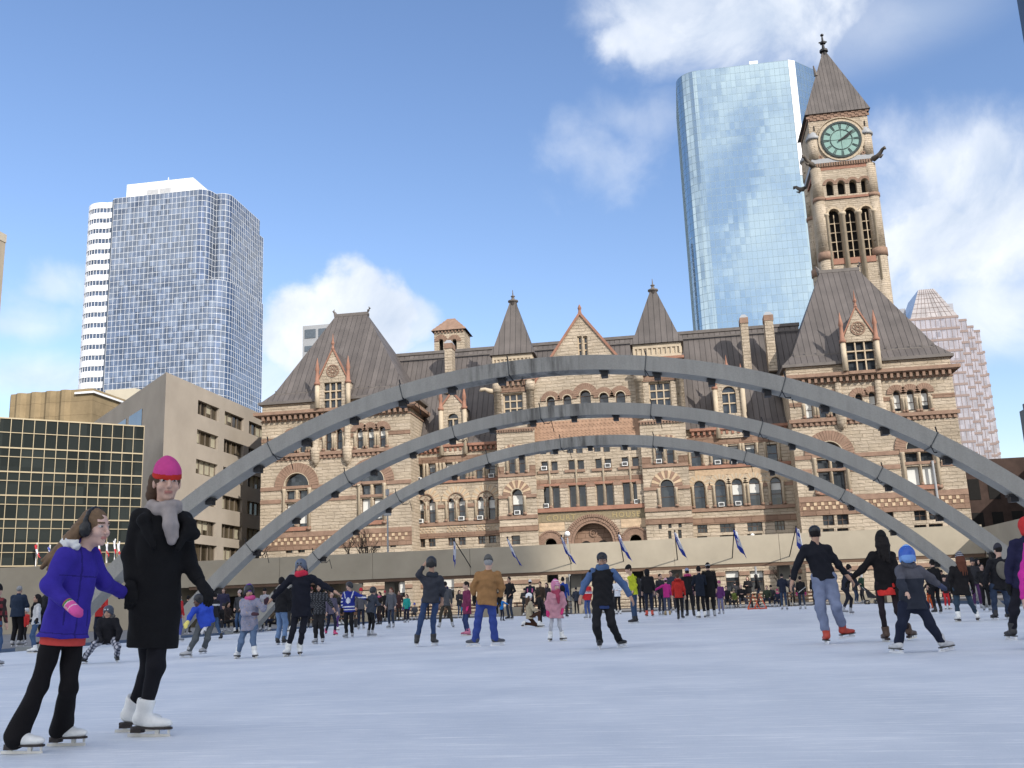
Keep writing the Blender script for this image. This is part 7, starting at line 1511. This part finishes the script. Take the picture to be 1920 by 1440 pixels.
crowd('broad grey haired man in navy jacket seen from behind at the far left', 33, 1105, 1212, 85, 'stand', 'front', o((.022, .034, .06), BK, GS, hair='gr', bulk=1.3, tl=1.25))
crowd('woman in white jacket with black scarf and jeans behind the girl', 69, 1122, 1224, 215, 'stand', 'out', o((.48, .48, .48), JN, WSK, hairstyle='long', scarf=BK, tail=.3, skin='m', gloves=BK))
crowd('little child in red jacket and white helmet behind the woman in white', 49, 1146, 1208, 250, 'stand', 'down', o(RD, BK, GS, [('helmet', (.6, .6, .6), None)]))
crowd('person in dark coat and cap hidden behind the girl\'s sleeve', 84, 1106, 1210, 190, 'stand', 'down', o(DG, BK, BS, [('beanie', BK, (.5, .5, .5))]))
crowd('child in red jacket behind the crouching child in plaid', 188, 1108, 1208, 265, 'stand', 'front', o(RD, NV, BS, [('beanie', RD)]))
crowd('skater in red jacket with white hood just right of the woman\'s coat', 334, 1118, 1203, 60, 'stand', 'down', o((.40, .03, .035), (.08, .10, .3), GS, [('beanie', BK)], fur=(.5, .5, .5), pack=BK))
crowd('skater in black and white top with jeans behind the blue jacket', 402, 1116, 1200, 150, 'walk', 'down', o((.02, .02, .025), JN, BS, hair='bk', paint=([(.5, .5, .5)], lambda h, x, y, c: (np.abs(h - .75) < .06).astype(int))))
crowd('dark haired person in brown coat sitting on the bench by the mat', 434, 1130, 1196, 340, 'sit', 'lap', o((.03, .022, .02), BK, WSK, hairstyle='long', skin='m'), D=44, s=.95)
crowd('second person in dark coat sitting further along the bench', 421, 1140, 1196, 300, 'sit', 'lap', o(BK, DG, GS, [('beanie', DG)]), D=45, s=.9)
crowd('person in charcoal coat and jeans standing left of the lilac coat child', 449, 1112, 1188, 250, 'stand', 'pocket', o((.045, .047, .052), JN, BS, [('beanie', (.4, .32, .3))], hairstyle='long'))
crowd('man in black beanie and pale top right of the lilac coat child', 496, 1108, 1180, 255, 'stand', 'front', o((.30, .31, .34), BK, BS, [('beanie', BK)], pack=BK))
crowd('child with white helmet sitting low to tie skates', 514, 1146, 1184, 200, 'sit', 'front', o((.05, .05, .06), BK, WSK, [('helmet', (.55, .5, .52), None)]), D=46, s=.62)
crowd('person in dark brown jacket sitting behind the lilac coat child', 503, 1138, 1186, 240, 'sit', 'lap', o((.07, .05, .03), NV, GS, hair='br'), D=45.5, s=.9)
crowd('man in black jacket and pale jeans half hidden by the navy coat woman', 527, 1092, 1209, 70, 'stand', 'cross', o(BK, JL, BS, [('beanie', BK)], bulk=1.12, tl=1.15, flare_leg=1.2))
crowd('child in black snowsuit with speckled jacket right of the navy coat woman', 599, 1101, 1207, 262, 'stand', 'out', o((.020, .021, .024), (.016, .016, .018), GS, [('hood', BK)], bulk=1.2, tl=1.25, skin='m', paint=([(.09, .095, .105)], lambda h, x, y, c: (np.sin(c[:, 0] * 80 + 2 * np.sin(c[:, 2] * 70)) * np.sin(c[:, 2] * 75) > .4).astype(int))))
crowd('person in patterned black and white jacket behind the speckled snowsuit', 621, 1112, 1192, 300, 'stride', 'down', o((.10, .09, .13), NV, ((.5, .05, .15), (.1, .02, .04), False), hairstyle='long', hair='br'))
crowd('small child in purple trousers beside the hockey jersey', 634, 1135, 1182, 200, 'stand', 'front', o((.16, .15, .2), (.09, .04, .16), WSK, [('beanie', BK)]))
def jersey(h, x, y, c):
    m = np.zeros(len(h), int); side = np.abs(x) > .215
    for a, b in ((.10, .15), (.24, .29)): m[(h > a) & (h < b) & ~side] = 1
    m[(np.abs(x) < .085) & (h > .40) & (h < .74) & (y > .03) & (np.abs(x) < .085 * np.sin(np.clip((h - .40) / .34, 0, 1) * np.pi) * (1 + .25 * np.cos(h * 80)))] = 1
    m[(np.abs(np.abs(x) - .13 - (h - .8) * .2) < .018) & (h > .68) & (y > .02)] = 1
    m[side & (np.sin(c[:, 2] * 62) > .45) & (h < .8)] = 1
    return m
crowd('man in blue and white hockey jersey with black helmet', 655, 1099, 1196, 225, 'stand', ('wide', 'down'), o((.018, .03, .20), BK, GS, [('helmet', DG, None)], bulk=1.15, tl=1.15, hem=.12, paint=([(.55, .56, .6)], jersey), gloves=BK), torso=262)
crowd('person in grey jacket with bright red cap behind the hockey jersey', 677, 1108, 1180, 280, 'stand', 'down', o((.09, .09, .10), NV, GS, [('beanie', (.5, .03, .04))]))
crowd('stooping skater in slate jacket and black helmet right of the hockey jersey', 694, 1108, 1194, 50, 'stand', 'front', o((.05, .058, .075), BK, GS, [('helmet', DG, None)], bulk=1.1), lean=.22)
crowd('dark haired woman in black coat with pink scarf under the walkway', 712, 1113, 1172, 230, 'stand', 'out', o((.02, .017, .016), (.03, .02, .02), BS, hairstyle='bob', scarf=(.5, .1, .2), jname='coat', hem=.2))
crowd('woman in grey coat with thick beige scarf and auburn hair', 734, 1106, 1178, 250, 'stand', 'down', o((.09, .095, .11), (.025, .035, .06), GS, hairstyle='bob', hair='rb', scarf=(.30, .25, .22), jname='coat', hem=.14))
crowd('child in turquoise jacket beside the woman in grey', 763, 1117, 1168, 250, 'stand', 'down', o((.02, .26, .23), NV, GS, hairstyle='bob', hair='br', gloves=(.03, .03, .15)))
crowd('small seated figure in blue hat right of the turquoise child', 777, 1126, 1160, 270, 'sit', 'lap', o(GY, DG, GS, [('beanie', (.06, .09, .36))]), D=66, s=.75)
crowd('skater in grey jacket and brown trousers striding behind the teenager', 836, 1092, 1178, 100, 'spread', 'down', o((.075, .078, .085), (.05, .045, .035), GS, hair='bk'), lean=.15)
crowd('child in purple hooded jacket near the window', 839, 1103, 1158, 80, 'stand', 'down', o((.05, .04, .26), BK, BS, [('hood', (.05, .04, .28))]))
crowd('girl in maroon padded coat left of the brown jacket', 876, 1098, 1192, 205, 'stand', 'down', o((.15, .028, .07), (.03, .045, .12), ((.5, .16, .25), (.3, .1, .15), False), hair='bk', jname='coat', hem=.24, bulk=1.1, gloves={'a': (.5, .03, .14), 'b': (.05, .2, .3)}, mitten=True))
crowd('tall man in black jacket right of the brown jacket', 957, 1086, 1162, 230, 'stand', 'pocket', o(BK, (.03, .04, .06), BS, hair='bk', skin='m'))
crowd('child in bright blue jacket with dark helmet right of the brown jacket', 941, 1123, 1165, 60, 'stand', 'wide', o((.02, .16, .45), NV, BS, [('helmet', BK, None)]))
crowd('crouching girl in beige coat and white helmet kneeling on the ice', 998, 1126, 1177, 20, 'kneel', 'front', o((.38, .32, .22), (.06, .03, .02), WSK, [('helmet', (.75, .75, .75), None)], hairstyle='long', hair='br'), s=.82)
crowd('person in dark hood with fur trim bending over the kneeling girl', 1013, 1118, 1176, 195, 'bend', 'front', o((.02, .018, .018), BK, WSK, [('hood', (.03, .025, .02))], fur=(.14, .08, .05)))
crowd('person in navy jacket with pink trim and white hat behind the kneeling girl', 996, 1092, 1160, 75, 'stand', 'front', o(NV, BK, BS, [('beanie', (.6, .6, .6))], paint=([(.55, .12, .25)], lambda h, x, y, c: ((np.abs(np.abs(x) - .12) < .03) & (h > .55) & (h < .85)).astype(int))))
crowd('young man in brown jacket in the group left of the pink coat', 1015, 1094, 1158, 250, 'stand', 'down', o((.045, .03, .022), BK, BS, hair='bk', skin='m'))
crowd('companion with dark hair close behind the young man in brown', 1027, 1096, 1157, 240, 'stand', 'down', o((.03, .025, .03), NV, BS, hairstyle='bob', hair='bk'))
crowd('person in royal blue jacket with black backpack right of the pink coat', 1058, 1087, 1158, 75, 'stand', 'down', o((.02, .05, .24), DG, BS, [('beanie', BK)], pack=BK))
crowd('skater in red and white hockey jersey half hidden by the boy in the vest', 1103, 1093, 1160, 120, 'stand', 'down', o((.50, .03, .035), (.06, .10, .26), GS, hair='br', bulk=1.15, paint=([(.6, .6, .6), (.03, .05, .2)], lambda h, x, y, c: np.where((h > .5) & (h < .58), 1, np.where((h > .58) & (h < .63), 2, np.where((h > .66) & (h < .7), 1, 0))))))
crowd('woman in white jacket and black leggings right of the boy in the vest', 1160, 1087, 1152, 240, 'stand', 'front', o((.62, .64, .68), BK, WSK, hairstyle='long', hair='br'))
crowd('hooded figure in black with red skates right of the yellow jacket', 1218, 1072, 1156, 85, 'stand', 'down', o(BK, NV, ((.5, .07, .04), (.1, .03, .02), False), [('hood', BK)], bulk=1.1))
crowd('person in black leaning towards the pink child', 1240, 1080, 1154, 300, 'stand', 'down', o(DG, (.03, .035, .05), GS, hair='bk'), lean=.1)
crowd('child in hot pink jacket and pale pink hat from behind', 1252, 1089, 1154, 90, 'stand', ('wide', 'down'), o((.44, .03, .20), (.06, .07, .11), ((.4, .3, .15), (.2, .15, .08), False), [('beanie', (.6, .35, .42))]))
crowd('person in dark blue jacket behind the pink child', 1263, 1074, 1150, 250, 'stand', 'down', o((.03, .035, .05), DG, GS, hair='bk', skin='m'))
crowd('young skater in red hooded jacket and black trousers from behind', 1275, 1079, 1163, 75, 'stride', 'down', o((.40, .028, .022), BK, BS, hair='br', fur=(.38, .03, .025)))
crowd('person in black with pale blue knit hat right of the red jacket', 1294, 1070, 1157, 85, 'walk', 'down', o(BK, BK, BS, [('beanie', (.24, .28, .40))], fur=(.4, .05, .15)))
crowd('slim person in navy coat and white skates seen from behind', 1316, 1068, 1159, 95, 'stand', 'front', o((.012, .016, .026), BK, WSK, [('beanie', BK)], jname='coat', hem=.2))
crowd('tall person in long black coat and beanie with a pale band', 1334, 1062, 1158, 90, 'stand', 'down', o((.010, .010, .011), BK, GS, [('beanie', BK, (.45, .45, .45))], jname='coat', hem=.3, bulk=1.15))
crowd('child in purple coat standing against the black coat', 1353, 1094, 1152, 250, 'stand', 'down', o((.10, .03, .12), (.15, .15, .25), GS, [('beanie', (.3, .06, .14))]))
crowd('seated man in black jacket with bag, first on the benches right of the black coat', 1366, 1085, 1136, 265, 'sit', 'lap', o(BK, DG, GS, hair='bk'), D=63, s=1.)
crowd('seated person in olive jacket leaning beside the seated man', 1377, 1094, 1136, 230, 'sit', 'lap', o((.14, .17, .04), DG, GS, [('beanie', (.2, .18, .12))]), D=63.3, s=.85)
crowd('seated bald man in black jacket with arms folded', 1394, 1083, 1136, 265, 'sit', 'cross', o(BK, (.05, .05, .06), GS, hairstyle=None), D=63, s=1.05)
crowd('standing person in black jacket behind the orange frame', 1426, 1079, 1134, 180, 'stand', 'down', o(BK, (.03, .045, .09), WSK, [('hood', DG)]), lean=.12)
crowd('seated figure in dark green behind the orange frame', 1441, 1096, 1136, 250, 'sit', 'lap', o((.03, .04, .025), NV, GS, hair='br'), D=62.6, s=.95)
crowd('seated child with pink scarf right of the orange frame', 1460, 1106, 1138, 240, 'sit', 'lap', o(NV, NV, GS, [('beanie', (.3, .05, .1))], scarf=(.5, .1, .2)), D=61, s=.75)
crowd('seated person in black coat between the frame and the navy jacket', 1450, 1098, 1136, 260, 'sit', 'lap', o(DG, BK, GS, [('beanie', BK)]), D=63, s=.95)
crowd('person in navy jacket and jeans left of the man in the black cap', 1472, 1079, 1144, 75, 'stand', 'front', o(NV, (.03, .05, .09), GS, hair='bk'))
crowd('person in black jacket with white stripe and pink mitten', 1506, 1084, 1143, 80, 'walk', 'down', o(BK, (.03, .04, .06), GS, [('beanie', BK)], gloves=(.5, .06, .2), paint=([(.5, .5, .5)], lambda h, x, y, c: (np.abs(h - .3 - x) < .03).astype(int))))
crowd('dark clad skater leaning far forward between the couple', 1590, 1062, 1152, 20, 'stride', 'out', o((.018, .02, .03), (.016, .018, .026), GS, [('beanie', BK)]), lean=.35)
crowd('person with pale hood and pushchair under the walkway', 1622, 1079, 1136, 200, 'stand', 'front', o((.02, .045, .03), DG, GS, [('hood', (.55, .56, .56))]), D=64, s=1.)
crowd('child in red snow trousers behind the snowsuit child', 1778, 1084, 1143, 270, 'stand', 'down', o((.02, .02, .025), (.5, .03, .035), WSK, [('beanie', BK)]))
crowd('child in orange outfit half hidden behind the snowsuit child', 1747, 1090, 1142, 100, 'stand', 'out', o((.02, .02, .024), (.55, .10, .03), ((.5, .1, .03), (.3, .05, .02), True), [('helmet', BK, None)], gloves=(.55, .12, .03)))
crowd('person in black coat behind the snowsuit child\'s shoulder', 1760, 1056, 1150, 100, 'stand', 'down', o(BK, BK, BS, [('beanie', BK)], bulk=1.15))
crowd('person in black hat standing near the ramp at right', 1836, 1052, 1142, 250, 'stand', 'down', o(DG, (.07, .03, .09), GS, [('beanie', DG)], skin='m'))
crowd('onlooker in dark coat between the ramp column and the backpack skater', 1852, 1062, 1146, 260, 'stand', 'pocket', o((.02, .02, .022), BK, GS, hair='bk'))
crowd('onlooker in black standing behind the white skates woman', 1775, 1052, 1128, 260, 'stand', 'down', o((.018, .017, .02), DG, GS, [('beanie', BK)]), D=66, s=1.02)
for i, (x, c1, ht, lab) in enumerate(((560, DG, [('beanie', BK)], 'onlooker in charcoal standing behind the navy coat woman\'s elbow'), (645, (.05, .03, .02), [], 'onlooker in brown under the stair'), (722, BK, [('beanie', (.3, .05, .06))], 'onlooker in black with dark red hat left of the woman in grey'),
      (1140, NV, [('beanie', BK)], 'onlooker in navy behind the black cap boy'), (1228, (.04, .04, .05), [], 'bareheaded onlooker behind the hooded figure'), (1306, (.05, .02, .05), [('beanie', (.12, .1, .1))], 'onlooker in plum behind the slim navy coat'), (1345, DG, [('beanie', DG)], 'onlooker in grey behind the long black coat'), (930, (.02, .02, .03), [('hood', BK)], 'hooded onlooker behind the brown jacket man\'s elbow'))):
    crowd(lab, x, 1090, 1150, 265 + (i * 37) % 40 - 20, 'stand', ('pocket', 'down', 'front')[i % 3], o(c1, BK, GS, ht, hair=('bk', 'br')[i % 2], hairstyle='bob' if i % 3 == 1 else 'short'), D=67, s=.98 + .03 * (i % 3), seed=90 + i)
for i, (x, c1, ht, lab, D_) in enumerate(((352, DG, [('beanie', BK)], 'onlooker in charcoal right of the red and white jacket, by the arch foot', 47),
      (418, (.03, .03, .06), [], 'onlooker in dark blue standing over the seated pair on the bench', 46),
      (541, BK, [('hood', BK)], 'black hooded onlooker tight behind the pale jeans man', 42),
      (583, (.05, .05, .055), [('beanie', (.2, .05, .05))], 'onlooker in grey with maroon hat left of the speckled snowsuit', 48),
      (612, BK, [], 'dark haired onlooker in black just right of the speckled snowsuit', 52),
      (640, DG, [('helmet', BK, None)], 'helmeted onlooker in charcoal left of the hockey jersey', 55),
      (668, (.025, .02, .02), [], 'onlooker in dark brown coat between jersey and red cap', 60),
      (703, (.02, .025, .04), [('beanie', BK)], 'onlooker in dark navy behind the stooping skater', 62),
      (748, (.06, .03, .03), [], 'onlooker in maroon fleece between the woman in grey and turquoise child', 68),
      (800, BK, [('beanie', DG)], "onlooker in black left of the teenager's jeans", 66),
      (862, DG, [], 'bareheaded onlooker in charcoal between teenager and maroon coat', 66),
      (985, (.03, .03, .03), [('beanie', BK)], 'onlooker in black beanie left of the pink trimmed jacket', 66),
      (1082, (.03, .035, .05), [('beanie', DG)], 'onlooker in slate left of the red hockey jersey', 65),
      (1128, BK, [], 'dark haired onlooker directly behind the boy in the vest', 64),
      (1150, (.04, .04, .045), [('hood', DG)], 'hooded onlooker between the boy in the vest and white jacket', 66),
      (1205, (.02, .02, .03), [('beanie', (.1, .1, .12))], 'onlooker in ink blue right of the yellow jacket', 58),
      (1285, BK, [], 'dark haired onlooker between the red jacket and pale blue hat', 56),
      (1325, (.03, .02, .03), [('beanie', BK)], 'onlooker in aubergine between navy coat and long black coat', 57),
      (1382, DG, [('beanie', (.05, .05, .05))], 'onlooker in charcoal standing behind the benches', 67),
      (1407, BK, [], 'onlooker in black behind the seated bald man', 67),
      (1488, (.02, .022, .03), [('beanie', BK)], 'onlooker in dark blue by the column left of the pink mitten', 66),
      (1532, BK, [], 'dark haired onlooker between the jeans man and his left arm', 64),
      (1608, DG, [('beanie', BK)], 'onlooker in charcoal under the joined hands of the couple', 62),
      (1725, BK, [], 'dark haired onlooker just right of the red skirt', 58),
      (1790, (.03, .025, .03), [], "bareheaded onlooker behind the white skates woman's left side", 50),
      (1845, BK, [('hood', BK)], 'black hooded onlooker left of the backpack skater', 46))):
    crowd(lab, x, 1090, 1150, 265 + (i * 53) % 90 - 45 if i % 3 else 90, 'stand', ('pocket', 'down', 'front', 'cross')[i % 4], o(c1, ((.012, .012, .015), (.03, .045, .08), (.03, .03, .032))[i % 3], (BS, GS, WSK)[i % 3], ht, hair=('bk', 'br')[i % 2], hairstyle='bob' if i % 3 == 1 else 'short', bulk=1.05 + .05 * (i % 4), hem=.06 + .07 * (i % 3)), D=D_, s=.9 + .035 * ((i * 5) % 6), seed=200 + i)
# bits held or left about: yellow pad, pushchair
p = atY(1636, 1118, 63); pc_ = empty('pushchair', (p[0], p[1], 0), 'dark pushchair beside the person with the pale hood', 'pushchair')
MB().add([(p[0] - .25, p[1] - .2, .4), (p[0] + .3, p[1] - .2, .35), (p[0] + .3, p[1] + .2, .35), (p[0] - .25, p[1] + .2, .4), (p[0] - .4, p[1] - .2, 1.0), (p[0] - .4, p[1] + .2, 1.0)], [(0, 1, 2, 3), (0, 3, 5, 4), (0, 4, 1), (3, 2, 5)]).build('seat', cloth(DG), pc_)
MB().tube([(p[0] - .55, p[1], 1.05), (p[0] + .2, p[1], .15)], .02, 6).tube([(p[0] - .35, p[1], .15), (p[0] + .25, p[1], .6)], .02, 6).build('frame', GREYP, pc_)
for dx in (-.35, .2):
    for dy in (-.22, .22): MB().ring(p[0] + dx, .14, .09, .14, p[1] + dy - .02, p[1] + dy + .02, 0, 360, 12, 0).build('wheel', BLACKM, pc_)
